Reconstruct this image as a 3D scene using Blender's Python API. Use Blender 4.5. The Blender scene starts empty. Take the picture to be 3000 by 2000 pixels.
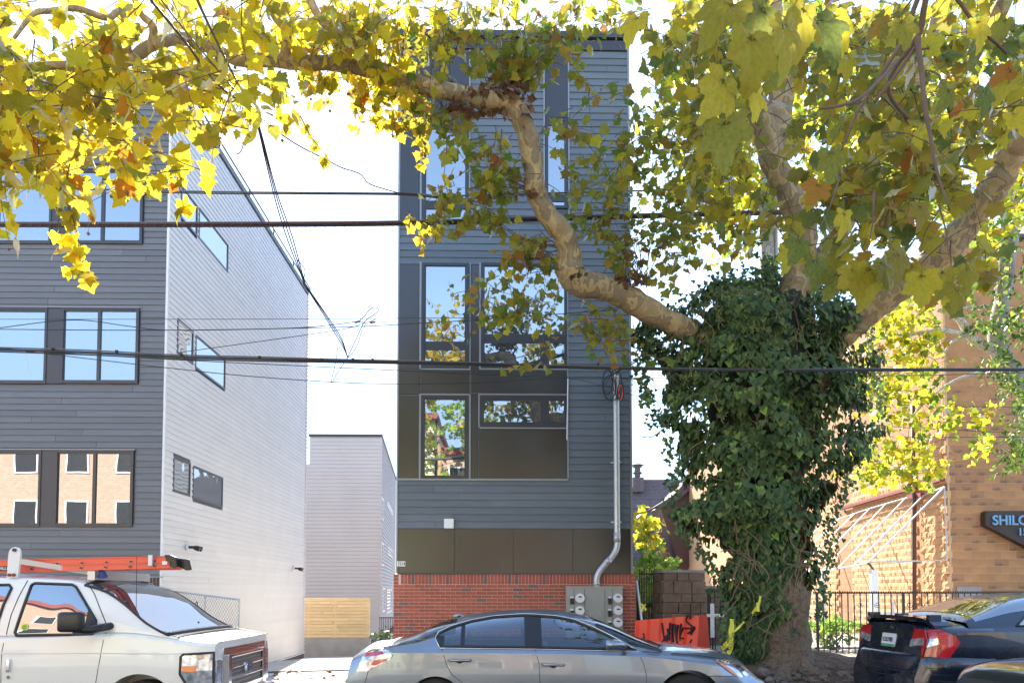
import bpy, bmesh, math, random
import numpy as np
from mathutils import Vector, Matrix, noise
from mathutils.geometry import tessellate_polygon
random.seed(7); rng = np.random.default_rng(7)
R = math.radians
SC = bpy.context.scene
COL = SC.collection

# ------------------------------------------------------------ camera, sky, sun, exposure
CAMH = 1.70; YAW = R(-1.0); TILT = R(2.5); FPX = 2104.6; PPY = 1640.0
cam_d = bpy.data.cameras.new('camera'); cam = bpy.data.objects.new('camera', cam_d); COL.objects.link(cam)
cam.location = (0, 0, CAMH); cam.rotation_euler = (R(90) + TILT, 0, YAW)
cam_d.sensor_width = 36; cam_d.lens = 36 * FPX / 3000; cam_d.shift_y = (PPY - 1000) / 3000
cam_d.clip_start = 0.05; cam_d.clip_end = 2000
SC.camera = cam
CM = Matrix.Rotation(YAW, 3, 'Z') @ Matrix.Rotation(R(90) + TILT, 3, 'X')
def ray(px, py):
    return CM @ Vector(((px - 1500) / FPX, (PPY - py) / FPX, -1))
def P(px, py, Y):
    d = ray(px, py); return Vector((0, 0, CAMH)) + d * (Y / d.y)
def PP(px, py, p, n):
    d = ray(px, py); o = Vector((0, 0, CAMH)); return o + d * ((Vector(p) - o).dot(n) / d.dot(n))

sun_dir = ray(1008, 77).normalized()
SUN_EL = math.asin(sun_dir.z); SUN_AZ = math.atan2(sun_dir.x, sun_dir.y)
w = bpy.data.worlds.new('World'); SC.world = w; w.use_nodes = True
nt = w.node_tree; sky = nt.nodes.new('ShaderNodeTexSky'); sky.sky_type = 'NISHITA'; sky.sun_disc = False
sky.sun_elevation = SUN_EL; sky.sun_rotation = SUN_AZ; sky.air_density = 1.0; sky.dust_density = 0.25; sky.ozone_density = 1.0
# the aureole round the sun is held to the white the photograph shows: colour kept, luminance capped
dt = nt.nodes.new('ShaderNodeVectorMath'); dt.operation = 'DOT_PRODUCT'; dt.inputs[1].default_value = (.21, .72, .07)
dv = nt.nodes.new('ShaderNodeMath'); dv.operation = 'DIVIDE'; dv.inputs[0].default_value = 2.6
mn = nt.nodes.new('ShaderNodeMath'); mn.operation = 'MINIMUM'; mn.inputs[1].default_value = 1.0
sc_ = nt.nodes.new('ShaderNodeVectorMath'); sc_.operation = 'SCALE'
nt.links.new(sky.outputs[0], dt.inputs[0]); nt.links.new(dt.outputs['Value'], dv.inputs[1]); nt.links.new(dv.outputs[0], mn.inputs[0])
nt.links.new(sky.outputs[0], sc_.inputs[0]); nt.links.new(mn.outputs[0], sc_.inputs['Scale']); nt.links.new(sc_.outputs[0], nt.nodes['Background'].inputs[0])
nt.nodes['Background'].inputs[1].default_value = 0.14
sd = bpy.data.lights.new('sun', 'SUN'); sun = bpy.data.objects.new('sun', sd); COL.objects.link(sun)
sd.energy = 4.3; sd.angle = R(0.5); sd.color = (1.0, 0.93, 0.82)
sun.rotation_euler = sun_dir.to_track_quat('Z', 'Y').to_euler(); sun.location = (0, 0, 30)
vs = SC.view_settings; vs.view_transform = 'Standard'; vs.look = 'None'; vs.gamma = 1; vs.use_curve_mapping = False
vs.exposure = 2.35
SC.cycles.max_bounces = 8; SC.cycles.transparent_max_bounces = 12
SC.cycles.use_denoising = True; SC.cycles.sample_clamp_indirect = 8

# ------------------------------------------------------------ helpers
WL = {}
def wl(o): return WL.get(o.name, Vector((0, 0, 0))) if o else Vector((0, 0, 0))
def tag(o, label=None, cat=None, group=None, kind=None):
    if label: o['label'] = label
    if cat: o['category'] = cat
    if group: o['group'] = group
    if kind: o['kind'] = kind
    return o
def thing(name, label, cat, loc=(0, 0, 0), group=None):
    o = bpy.data.objects.new(name, None); COL.objects.link(o); o.location = loc; o.empty_display_size = .2
    WL[o.name] = Vector(loc); return tag(o, label, cat, group)
def link(name, me, parent=None, loc=None, rot=None, scale=None):
    o = bpy.data.objects.new(name, me); COL.objects.link(o)
    W = Vector(loc) if loc is not None else wl(parent)
    o.parent = parent; o.location = W - wl(parent); WL[o.name] = W
    if rot is not None: o.rotation_euler = rot
    if scale is not None: o.scale = scale
    return o
class MB:
    def __init__(s): s.v = []; s.f = []
    def add(s, v, f):
        n = len(s.v); s.v += [tuple(p) for p in v]; s.f += [tuple(i + n for i in q) for q in f]; return s
    def box(s, x0, x1, y0, y1, z0, z1):
        return s.add([(x0,y0,z0),(x1,y0,z0),(x1,y1,z0),(x0,y1,z0),(x0,y0,z1),(x1,y0,z1),(x1,y1,z1),(x0,y1,z1)],
                     [(0,3,2,1),(4,5,6,7),(0,1,5,4),(1,2,6,5),(2,3,7,6),(3,0,4,7)])
    def bar(s, a, b, wx, wz, up=(0,0,1)):
        a = Vector(a); b = Vector(b); d = (b - a).normalized(); u = Vector(up)
        if abs(d.dot(u)) > .98: u = Vector((0,1,0))
        sx = d.cross(u).normalized() * (wx/2); sz = sx.normalized().cross(d) * (wz/2)
        return s.add([a-sx-sz,a+sx-sz,a+sx+sz,a-sx+sz,b-sx-sz,b+sx-sz,b+sx+sz,b-sx+sz],
                     [(0,1,2,3),(7,6,5,4),(0,4,5,1),(1,5,6,2),(2,6,7,3),(3,7,4,0)])
    def tube(s, pts, r, n=8, cap=True):
        pts = [Vector(p) for p in pts]; m = len(pts)
        rr = r if isinstance(r, (list, tuple)) else [r] * m
        t0 = (pts[1] - pts[0]).normalized(); u = Vector((0,0,1)) if abs(t0.z) < .9 else Vector((1,0,0))
        x = t0.cross(u).normalized(); vs_ = []
        for i, p in enumerate(pts):
            t = (pts[min(i+1,m-1)] - pts[max(i-1,0)]).normalized()
            x = (x - t * x.dot(t)); x = x.normalized() if x.length > 1e-6 else t.orthogonal().normalized()
            y = t.cross(x)
            for k in range(n):
                a = 2*math.pi*k/n; vs_.append(p + (x*math.cos(a) + y*math.sin(a)) * rr[i])
        fs = [(i*n+k, i*n+(k+1)%n, (i+1)*n+(k+1)%n, (i+1)*n+k) for i in range(m-1) for k in range(n)]
        if cap: fs += [tuple(range(n-1,-1,-1)), tuple((m-1)*n+k for k in range(n))]
        return s.add(vs_, fs)
    def disc(s, c, ax, r, h, n=20):  # cylinder centred at c along ax
        c = Vector(c); ax = Vector(ax).normalized(); return s.tube([c - ax*h/2, c + ax*h/2], r, n)
    def prism(s, poly, ext):  # planar polygon (3D points) extruded by vector ext
        poly = [Vector(p) for p in poly]; n = len(poly); ext = Vector(ext)
        tr = tessellate_polygon([poly])
        return s.add(poly + [p + ext for p in poly],
                     [tuple(t) for t in tr] + [tuple(n+i for i in reversed(t)) for t in tr] +
                     [(i, (i+1)%n, n+(i+1)%n, n+i) for i in range(n)])
    def build(s, name, mat, parent=None, smooth=False, xf=None, loc=None, bevel=0, fixn=False, **kw):
        if xf is not None: s.v = [tuple(xf @ Vector(p)) for p in s.v]
        base = Vector(loc) if loc is not None else wl(parent)
        me = bpy.data.meshes.new(name); me.from_pydata([tuple(Vector(p) - base) for p in s.v], [], s.f)
        if bevel or fixn:
            bm = bmesh.new(); bm.from_mesh(me); bmesh.ops.remove_doubles(bm, verts=bm.verts, dist=1e-5)
            bmesh.ops.recalc_face_normals(bm, faces=bm.faces)
            if bevel: bmesh.ops.bevel(bm, geom=list(bm.edges), offset=bevel, segments=2, affect='EDGES', profile=.5)
            bm.to_mesh(me); bm.free()
        if smooth: me.shade_smooth()
        me.materials.append(mat); me.update()
        o = link(name, me, parent, loc=base); tag(o, **{('cat' if k == 'category' else k): v for k, v in kw.items()}); return o
def sm_by_angle(o, ang=35):
    me = o.data; me.shade_smooth()
    try: me.set_sharp_from_angle(angle=R(ang))
    except Exception: pass
    return o
def spline(pts, n=6):
    P_ = [Vector(p) for p in pts]; out = []
    for i in range(len(P_) - 1):
        a = P_[max(i-1,0)]; b = P_[i]; c = P_[i+1]; d = P_[min(i+2,len(P_)-1)]
        for k in range(n):
            t = k/n; out.append(.5*((2*b) + (c-a)*t + (2*a-5*b+4*c-d)*t*t + (3*b-a-3*c+d)*t**3))
    out.append(P_[-1]); return out
def lerp(pts, x):  # piecewise linear
    if x <= pts[0][0]: return pts[0][1]
    for (a, b), (c, d) in zip(pts, pts[1:]):
        if x <= c: return b + (d-b)*(x-a)/(c-a) if c > a else d
    return pts[-1][1]
def smooth_interp(pts, x):
    xs = [p[0] for p in pts]; ys = [p[1] for p in pts]; n = len(xs)
    if x <= xs[0]: return ys[0]
    if x >= xs[-1]: return ys[-1]
    sl = [(ys[i+1]-ys[i])/(xs[i+1]-xs[i]) for i in range(n-1)]
    m = [sl[0]] + [0 if sl[i-1]*sl[i] <= 0 else 2*sl[i-1]*sl[i]/(sl[i-1]+sl[i]) for i in range(1, n-1)] + [sl[-1]]
    for i in range(n-1):
        if x <= xs[i+1]:
            h = xs[i+1]-xs[i]; t = (x-xs[i])/h
            return (2*t**3-3*t*t+1)*ys[i] + (t**3-2*t*t+t)*h*m[i] + (-2*t**3+3*t*t)*ys[i+1] + (t**3-t*t)*h*m[i+1]

# ------------------------------------------------------------ materials
def newmat(name):
    m = bpy.data.materials.new(name); m.use_nodes = True
    return m, m.node_tree, m.node_tree.nodes['Principled BSDF']
def pbr(name, col, rough=.6, metal=0, var=.15, scale=3, bump=0, bscale=40, spec=.5, coat=0, objvar=0, stretch=None, col2=None, c2lo=.45, c2hi=.7, detail=5):
    m, t, b = newmat(name); L = t.links
    tc = t.nodes.new('ShaderNodeTexCoord'); vec = tc.outputs['Object']
    if stretch:
        mp = t.nodes.new('ShaderNodeMapping'); mp.inputs['Scale'].default_value = stretch; L.new(vec, mp.inputs[0]); vec = mp.outputs[0]
    nz = t.nodes.new('ShaderNodeTexNoise'); nz.inputs['Scale'].default_value = scale; nz.inputs['Detail'].default_value = detail; L.new(vec, nz.inputs['Vector'])
    cr = t.nodes.new('ShaderNodeValToRGB'); L.new(nz.outputs['Fac'], cr.inputs[0])
    c = np.array(col[:3]); lo = c*(1-var); hi = c*(1+var)
    if col2 is None:
        cr.color_ramp.elements[0].position = .3; cr.color_ramp.elements[1].position = .7
        cr.color_ramp.elements[0].color = (*lo, 1); cr.color_ramp.elements[1].color = (*hi, 1)
    else:
        cr.color_ramp.elements[0].position = c2lo; cr.color_ramp.elements[1].position = c2hi
        cr.color_ramp.elements[0].color = (*c, 1); cr.color_ramp.elements[1].color = (*col2[:3], 1)
    out = cr.outputs[0]
    if objvar:
        oi = t.nodes.new('ShaderNodeObjectInfo'); hs = t.nodes.new('ShaderNodeHueSaturation')
        mr = t.nodes.new('ShaderNodeMapRange'); mr.inputs[3].default_value = 1-objvar; mr.inputs[4].default_value = 1+objvar
        L.new(oi.outputs['Random'], mr.inputs[0]); L.new(mr.outputs[0], hs.inputs['Value']); L.new(out, hs.inputs['Color']); out = hs.outputs[0]
    L.new(out, b.inputs['Base Color'])
    b.inputs['Roughness'].default_value = rough; b.inputs['Metallic'].default_value = metal
    b.inputs['Specular IOR Level'].default_value = spec; b.inputs['Coat Weight'].default_value = coat; b.inputs['Coat Roughness'].default_value = .03
    if bump:
        n2 = t.nodes.new('ShaderNodeTexNoise'); n2.inputs['Scale'].default_value = bscale; n2.inputs['Detail'].default_value = 6; L.new(vec, n2.inputs['Vector'])
        bp = t.nodes.new('ShaderNodeBump'); bp.inputs['Strength'].default_value = bump; bp.inputs['Distance'].default_value = .01
        L.new(n2.outputs['Fac'], bp.inputs['Height']); L.new(bp.outputs[0], b.inputs['Normal'])
    return m
def glassy(name, tint=(.02,.025,.03), gloss=.4, transp=0., wave=.012, wscale=2.0, rough=.0, top=1.0):
    """window glass: dark room behind plus a mirror share, slightly wavy"""
    m = bpy.data.materials.new(name); m.use_nodes = True; t = m.node_tree; L = t.links; t.nodes.clear()
    out = t.nodes.new('ShaderNodeOutputMaterial'); mix = t.nodes.new('ShaderNodeMixShader')
    gl = t.nodes.new('ShaderNodeBsdfGlossy'); gl.inputs['Roughness'].default_value = rough
    if transp:
        base = t.nodes.new('ShaderNodeBsdfTransparent'); base.inputs[0].default_value = (*tint, 1)
    else:
        base = t.nodes.new('ShaderNodeBsdfDiffuse'); base.inputs[0].default_value = (*tint, 1)
    fr = t.nodes.new('ShaderNodeLayerWeight'); fr.inputs[0].default_value = .35
    mr = t.nodes.new('ShaderNodeMapRange'); mr.inputs[3].default_value = gloss; mr.inputs[4].default_value = top
    L.new(fr.outputs['Fresnel'], mr.inputs[0]); L.new(mr.outputs[0], mix.inputs[0])
    if wave:
        tc = t.nodes.new('ShaderNodeTexCoord'); nz = t.nodes.new('ShaderNodeTexNoise'); nz.inputs['Scale'].default_value = wscale; nz.inputs['Detail'].default_value = 1
        bp = t.nodes.new('ShaderNodeBump'); bp.inputs['Strength'].default_value = 1; bp.inputs['Distance'].default_value = wave
        L.new(tc.outputs['Object'], nz.inputs['Vector']); L.new(nz.outputs[0], bp.inputs['Height']); L.new(bp.outputs[0], gl.inputs['Normal'])
    L.new(base.outputs[0], mix.inputs[1]); L.new(gl.outputs[0], mix.inputs[2]); L.new(mix.outputs[0], out.inputs[0])
    return m
def leafmat(name, stops, trans=.5, sat=1.0, spots=True, gloss=.25):
    """translucent leaf, colour picked per leaf from a ramp, brown blotches"""
    m = bpy.data.materials.new(name); m.use_nodes = True; t = m.node_tree; L = t.links; t.nodes.clear()
    out = t.nodes.new('ShaderNodeOutputMaterial')
    ge = t.nodes.new('ShaderNodeNewGeometry'); oi = t.nodes.new('ShaderNodeObjectInfo')
    ad = t.nodes.new('ShaderNodeMath'); ad.operation = 'ADD'; fr = t.nodes.new('ShaderNodeMath'); fr.operation = 'FRACT'
    L.new(ge.outputs['Random Per Island'], ad.inputs[0]); L.new(oi.outputs['Random'], ad.inputs[1]); L.new(ad.outputs[0], fr.inputs[0])
    cr = t.nodes.new('ShaderNodeValToRGB'); e = cr.color_ramp.elements
    e[0].position = stops[0][0]; e[0].color = (*stops[0][1], 1); e[1].position = stops[-1][0]; e[1].color = (*stops[-1][1], 1)
    for p_, c_ in stops[1:-1]: x = e.new(p_); x.color = (*c_, 1)
    L.new(fr.outputs[0], cr.inputs[0]); col = cr.outputs[0]
    tc = t.nodes.new('ShaderNodeTexCoord')
    if spots:
        nz = t.nodes.new('ShaderNodeTexNoise'); nz.inputs['Scale'].default_value = 13; nz.inputs['Detail'].default_value = 3; L.new(tc.outputs['Object'], nz.inputs['Vector'])
        c2 = t.nodes.new('ShaderNodeValToRGB'); c2.color_ramp.elements[0].position = .58; c2.color_ramp.elements[1].position = .80
        c2.color_ramp.elements[0].color = (0,0,0,1); c2.color_ramp.elements[1].color = (.55,.55,.55,1)
        mx = t.nodes.new('ShaderNodeMix'); mx.data_type = 'RGBA'; L.new(nz.outputs[0], c2.inputs[0]); L.new(c2.outputs[0], mx.inputs[0])
        L.new(col, mx.inputs[6]); mx.inputs[7].default_value = (.30, .13, .03, 1); col = mx.outputs[2]
    nv = t.nodes.new('ShaderNodeTexNoise'); nv.inputs['Scale'].default_value = 9; nv.inputs['Detail'].default_value = 4; L.new(tc.outputs['Object'], nv.inputs['Vector'])
    mv = t.nodes.new('ShaderNodeMapRange'); mv.inputs[1].default_value = .3; mv.inputs[2].default_value = .7; mv.inputs[3].default_value = .80; mv.inputs[4].default_value = 1.20; L.new(nv.outputs[0], mv.inputs[0])
    mh = t.nodes.new('ShaderNodeMapRange'); mh.inputs[1].default_value = .3; mh.inputs[2].default_value = .7; mh.inputs[3].default_value = .525; mh.inputs[4].default_value = .485; L.new(nv.outputs[0], mh.inputs[0])
    h0 = t.nodes.new('ShaderNodeHueSaturation'); L.new(mv.outputs[0], h0.inputs['Value']); L.new(mh.outputs[0], h0.inputs['Hue']); L.new(col, h0.inputs['Color']); col = h0.outputs[0]
    df = t.nodes.new('ShaderNodeBsdfDiffuse'); tr = t.nodes.new('ShaderNodeBsdfTranslucent'); gl = t.nodes.new('ShaderNodeBsdfGlossy'); gl.inputs[1].default_value = .45
    hs = t.nodes.new('ShaderNodeHueSaturation'); hs.inputs['Saturation'].default_value = 1.0; hs.inputs['Value'].default_value = 1.25; L.new(col, hs.inputs['Color'])
    L.new(col, df.inputs[0]); L.new(hs.outputs[0], tr.inputs[0])
    m1 = t.nodes.new('ShaderNodeMixShader'); m1.inputs[0].default_value = trans; L.new(df.outputs[0], m1.inputs[1]); L.new(tr.outputs[0], m1.inputs[2])
    m2 = t.nodes.new('ShaderNodeMixShader'); lw = t.nodes.new('ShaderNodeLayerWeight'); lw.inputs[0].default_value = gloss*.5
    mq = t.nodes.new('ShaderNodeMath'); mq.operation = 'MULTIPLY'; mq.inputs[1].default_value = .3; L.new(lw.outputs['Fresnel'], mq.inputs[0]); L.new(mq.outputs[0], m2.inputs[0]); L.new(m1.outputs[0], m2.inputs[1]); L.new(gl.outputs[0], m2.inputs[2])
    nb = t.nodes.new('ShaderNodeTexNoise'); nb.inputs['Scale'].default_value = 60; L.new(tc.outputs['Object'], nb.inputs['Vector'])
    bp = t.nodes.new('ShaderNodeBump'); bp.inputs['Strength'].default_value = .4; bp.inputs['Distance'].default_value = .004; L.new(nb.outputs[0], bp.inputs['Height'])
    for s_ in (df, gl): L.new(bp.outputs[0], s_.inputs['Normal'])
    L.new(m2.outputs[0], out.inputs[0]); return m
def paint(name, col, metal=.6, rough=.35, flake=True):
    m, t, b = newmat(name); L = t.links
    b.inputs['Base Color'].default_value = (*col, 1); b.inputs['Metallic'].default_value = metal; b.inputs['Roughness'].default_value = rough
    b.inputs['Coat Weight'].default_value = 1; b.inputs['Coat Roughness'].default_value = .02
    tc = t.nodes.new('ShaderNodeTexCoord'); nz = t.nodes.new('ShaderNodeTexNoise'); nz.inputs['Scale'].default_value = 5; nz.inputs['Detail'].default_value = 8
    L.new(tc.outputs['Object'], nz.inputs[0]); mr = t.nodes.new('ShaderNodeMapRange'); mr.inputs[3].default_value = rough-.08; mr.inputs[4].default_value = rough+.15
    L.new(nz.outputs[0], mr.inputs[0]); L.new(mr.outputs[0], b.inputs['Roughness'])
    return m
def emit(name, col, s):
    m = bpy.data.materials.new(name); m.use_nodes = True; t = m.node_tree; t.nodes.clear()
    o = t.nodes.new('ShaderNodeOutputMaterial'); e = t.nodes.new('ShaderNodeEmission'); e.inputs[0].default_value = (*col,1); e.inputs[1].default_value = s
    t.links.new(e.outputs[0], o.inputs[0]); return m
def text_mb(s, size, ext=.004, font_w=1.0):
    cu = bpy.data.curves.new('t', 'FONT'); cu.body = s; cu.size = size; cu.extrude = ext; cu.align_x = 'LEFT'; cu.offset = size*.012
    o = bpy.data.objects.new('t', cu); COL.objects.link(o); dg = bpy.context.evaluated_depsgraph_get()
    me = bpy.data.meshes.new_from_object(o.evaluated_get(dg)); mb = MB()
    mb.add([(v.co.x*font_w, v.co.y, v.co.z) for v in me.vertices], [tuple(p.vertices) for p in me.polygons])
    bpy.data.objects.remove(o); bpy.data.curves.remove(cu); bpy.data.meshes.remove(me); return mb
def brickmat(name, c1, c2, mortar, sc):
    m, t, b = newmat(name); L = t.links; tc = t.nodes.new('ShaderNodeTexCoord'); mp = t.nodes.new('ShaderNodeMapping'); mp.inputs['Rotation'].default_value = (R(90),0,0)
    bt = t.nodes.new('ShaderNodeTexBrick'); bt.inputs['Color1'].default_value = (*c1,1); bt.inputs['Color2'].default_value = (*c2,1); bt.inputs['Mortar'].default_value = (*mortar,1)
    bt.inputs['Scale'].default_value = sc; bt.inputs['Mortar Size'].default_value = .012; L.new(tc.outputs['Object'], mp.inputs[0]); L.new(mp.outputs[0], bt.inputs[0]); L.new(bt.outputs[0], b.inputs['Base Color']); b.inputs['Roughness'].default_value = .9; return m
FACE = Matrix.Rotation(R(90), 4, 'X')  # text plane -> facing -Y

M = {}
M['asphalt'] = pbr('asphalt', (.055,.055,.058), .9, var=.3, scale=6, bump=.5, bscale=120)
M['concrete'] = pbr('concrete', (.42,.40,.37), .9, var=.12, scale=2.5, bump=.3, bscale=60)
M['concrete_dark'] = pbr('old_concrete', (.26,.25,.23), .9, var=.2, scale=3, bump=.4, bscale=50)
M['siding'] = pbr('slate_siding', (.120,.142,.165), .5, var=.06, scale=2, bump=.15, bscale=90, objvar=.10, stretch=(1,1,6))
M['siding_left'] = pbr('graphite_siding', (.155,.153,.160), .55, var=.05, scale=2, bump=.15, bscale=90, objvar=.09, stretch=(1,1,6))
M['siding_side'] = pbr('pale_siding', (.74,.72,.70), .5, var=.03, scale=1.5, objvar=.03)
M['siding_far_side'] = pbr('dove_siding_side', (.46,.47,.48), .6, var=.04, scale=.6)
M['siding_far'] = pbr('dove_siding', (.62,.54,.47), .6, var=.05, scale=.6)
M['panel'] = pbr('bronze_panel', (.026,.019,.014), .30, var=.15, scale=1.2, spec=.6, coat=.35, objvar=.06)
M['panel'].node_tree.nodes['Principled BSDF'].inputs['IOR'].default_value = 1.5; M['panel'].node_tree.nodes['Principled BSDF'].inputs['Coat Roughness'].default_value = .16
M['trim'] = pbr('grey_metal_trim', (.26,.27,.28), .4, metal=.3, var=.05)
M['cap'] = pbr('dark_cap', (.06,.065,.075), .4, metal=.3, var=.05)
M['frame'] = pbr('window_frame', (.035,.036,.042), .4, var=.05)
M['frame_left'] = pbr('bronze_window_frame', (.055,.05,.055), .4, var=.05)
M['white'] = pbr('white_plastic', (.75,.75,.75), .4, var=.03)
M['glass'] = glassy('window_glass', (.06,.075,.085), .42, wave=.0007, wscale=1.6)
M['glass_side'] = glassy('side_window_glass', (.30,.34,.38), .35, wave=.006, wscale=1.5)
M['curtain'] = pbr('curtain', (.5,.5,.5), .9, var=.1)
M['mortar'] = pbr('mortar', (.62,.56,.50), .95, var=.1, bump=.4, bscale=80)
M['brick'] = pbr('red_brick', (.36,.085,.05), .85, var=.22, scale=9, bump=.4, bscale=70, objvar=.14)
M['brick_dark'] = pbr('brown_brick', (.16,.10,.085), .85, var=.2, scale=9, bump=.4, bscale=70, objvar=.1)
M['brick_brown'] = pbr('umber_brick', (.11,.065,.05), .85, var=.15, scale=9, bump=.3, bscale=70, objvar=.1)
M['galv'] = pbr('galvanised_conduit', (.50,.50,.51), .38, metal=.55, var=.05, scale=2)
M['meterbox'] = pbr('grey_enclosure', (.33,.33,.30), .45, var=.04)
M['black'] = pbr('black_plastic', (.016,.016,.017), .4, var=.1)
M['iron'] = pbr('black_iron', (.018,.018,.02), .45, var=.2, bump=.2)
M['cable'] = pbr('cable_black', (.022,.022,.023), .5, var=.1)
M['cable_grey'] = pbr('cable_grey', (.13,.13,.135), .45, var=.1, metal=.4)
M['cable_red'] = pbr('cable_maroon', (.075,.018,.02), .45, var=.15)
M['tape'] = pbr('caution_tape', (.75,.66,.05), .4, var=.08)
M['pine'] = pbr('pine_board', (.86,.62,.33), .65, var=.10, scale=2, objvar=.09, stretch=(1,1,9), bump=.1)
M['cmu'] = pbr('tan_block', (.45,.225,.10), .9, var=.14, scale=3, bump=.5, bscale=60, objvar=.09)
M['cmu_stain'] = pbr('stained_block', (.40,.20,.095), .9, col2=(.14,.10,.075), c2lo=.5, c2hi=.68, scale=4, bump=.5, bscale=60, objvar=.08)
M['rock'] = pbr('split_face_block', (.62,.345,.165), .95, var=.12, scale=5, bump=.8, bscale=35, objvar=.07)
M['cmu_mortar'] = pbr('tan_mortar', (.58,.40,.23), .95, var=.1)
M['stone'] = pbr('pier_stone', (.17,.115,.08), .95, var=.25, scale=6, bump=.9, bscale=25, objvar=.16)
M['shingle'] = pbr('roof_shingle', (.12,.095,.10), .9, var=.2, scale=4, bump=.5, bscale=30)
M['dirt'] = pbr('dirt', (.115,.07,.045), .97, var=.4, scale=5, bump=1, bscale=30)
M['gravel_m'] = pbr('gravel', (.35,.32,.29), .9, var=.4, scale=30, bump=1, bscale=60)
M['wood_old'] = pbr('weathered_wood', (.30,.27,.24), .9, var=.2, scale=5, stretch=(6,6,.6), bump=.5)
M['redmetal'] = pbr('oxide_red_steel', (.22,.045,.04), .6, var=.2, bump=.2)
M['brownmetal'] = pbr('brown_downspout', (.09,.045,.035), .5, var=.15)
M['whitemetal'] = pbr('white_tube', (.62,.60,.66), .4, var=.05, metal=.2)
M['orange'] = pbr('orange_barrier', (.93,.10,.045), .5, var=.07, scale=4)
M['ink'] = pbr('spray_ink', (.012,.012,.014), .6, var=.1)
M['sign'] = pbr('sign_board', (.045,.028,.02), .6, var=.2)
M['sign_blue'] = pbr('sign_letters', (.16,.36,.62), .5, var=.15)
M['sign_gold'] = pbr('sign_letter_edge', (.48,.32,.08), .5, var=.1)
M['plaque'] = pbr('plaque', (.30,.27,.25), .6, var=.1)
M['cream'] = pbr('cream_clapboard', (.62,.60,.38), .7, var=.05)
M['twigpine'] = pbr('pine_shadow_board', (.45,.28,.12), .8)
# ============================================================ ground
def g(x): return .09 + .0216*x
CURB_Y = 10.45; FY = 14.1
def sheet(name, x0, x1, y0, y1, zf, mat, nx=24, ny=8, parent=None, thick=0, **kw):
    mb = MB(); vs_ = []; fs = []
    for j in range(ny+1):
        for i in range(nx+1):
            x = x0+(x1-x0)*i/nx; y = y0+(y1-y0)*j/ny; vs_.append((x, y, zf(x, y)))
    fs = [(j*(nx+1)+i, j*(nx+1)+i+1, (j+1)*(nx+1)+i+1, (j+1)*(nx+1)+i) for j in range(ny) for i in range(nx)]
    mb.add(vs_, fs)
    if thick:
        mb.add([(x0,y0,zf(x0,y0)),(x1,y0,zf(x1,y0)),(x1,y0,zf(x1,y0)-thick),(x0,y0,zf(x0,y0)-thick)], [(0,3,2,1)])
    return mb.build(name, mat, parent, kind='structure', **kw)
gx = lambda x: g(max(-60, min(60, x)))
sheet('ground', -700, 700, -700, 900, lambda x, y: -2.6, M['concrete_dark'], 4, 4)
sheet('road', -60, 60, -1.2, CURB_Y, lambda x, y: gx(x), M['asphalt'], 60, 10)
sheet('far_pavement', -60, 60, -8.5, -1.2, lambda x, y: gx(x)+.13, M['concrete'], 60, 4)
MB().box(-60, 60, -8.6, -8.55, -3, 1).build('retaining_edge', M['concrete_dark'], kind='structure')
# kerb
mb = MB()
for i in range(60):
    x = -60+2*i
    mb.add([(x+.01,CURB_Y,gx(x)-.05),(x+1.99,CURB_Y,gx(x+2)-.05),(x+1.99,CURB_Y+.15,gx(x+2)-.05),(x+.01,CURB_Y+.15,gx(x)-.05),
            (x+.01,CURB_Y,gx(x)+.13),(x+1.99,CURB_Y,gx(x+2)+.13),(x+1.99,CURB_Y+.15,gx(x+2)+.13),(x+.01,CURB_Y+.15,gx(x)+.13)],
           [(0,3,2,1),(4,5,6,7),(0,1,5,4),(1,2,6,5),(2,3,7,6),(3,0,4,7)])
mb.build('kerb', M['concrete_dark'], kind='structure')
# pavement slabs: each flag a slab with its own edges
XL = P(1164, 1334, FY).x; XR = P(1850, 1334, FY).x
LBX = P(478, 1500, FY).x; LBY = 24.5; LBXb = P(899, 1000, LBY).x
pav = sheet('pavement', -40, 60, CURB_Y+.15, FY+.25, lambda x, y: gx(x)+.115, M['concrete_dark'], 60, 3)
def slab_me():
    mb = MB(); mb.box(-.745,.745,-.56,.56,-.03,.012); me = bpy.data.meshes.new('paving_slab'); me.from_pydata(mb.v, [], mb.f); me.materials.append(M['concrete']); return me
sme = slab_me()
for i in range(-8, 10):
    for j in range(3):
        x = i*1.5+.7; o = link('paving_slab', sme, pav, loc=(x, CURB_Y+.75+j*1.14, gx(x)+.118), rot=(0, -math.atan(.0216), 0))
# driveway falls away between the buildings
def drz(x, y): return gx(x)+.14 - max(0, y-FY-.2)*.062
sheet('driveway', LBX-.5, XL+.3, FY+.25, 27, drz, M['concrete'], 6, 12)
mb = MB()
sheet('back_yard', -14, 8, 27, 60, lambda x, y: -.72, M['dirt'], 6, 6)
sheet('left_lot', -60, LBX-.4, FY+.2, 60, lambda x, y: -.75, M['dirt'], 4, 4)

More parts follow.
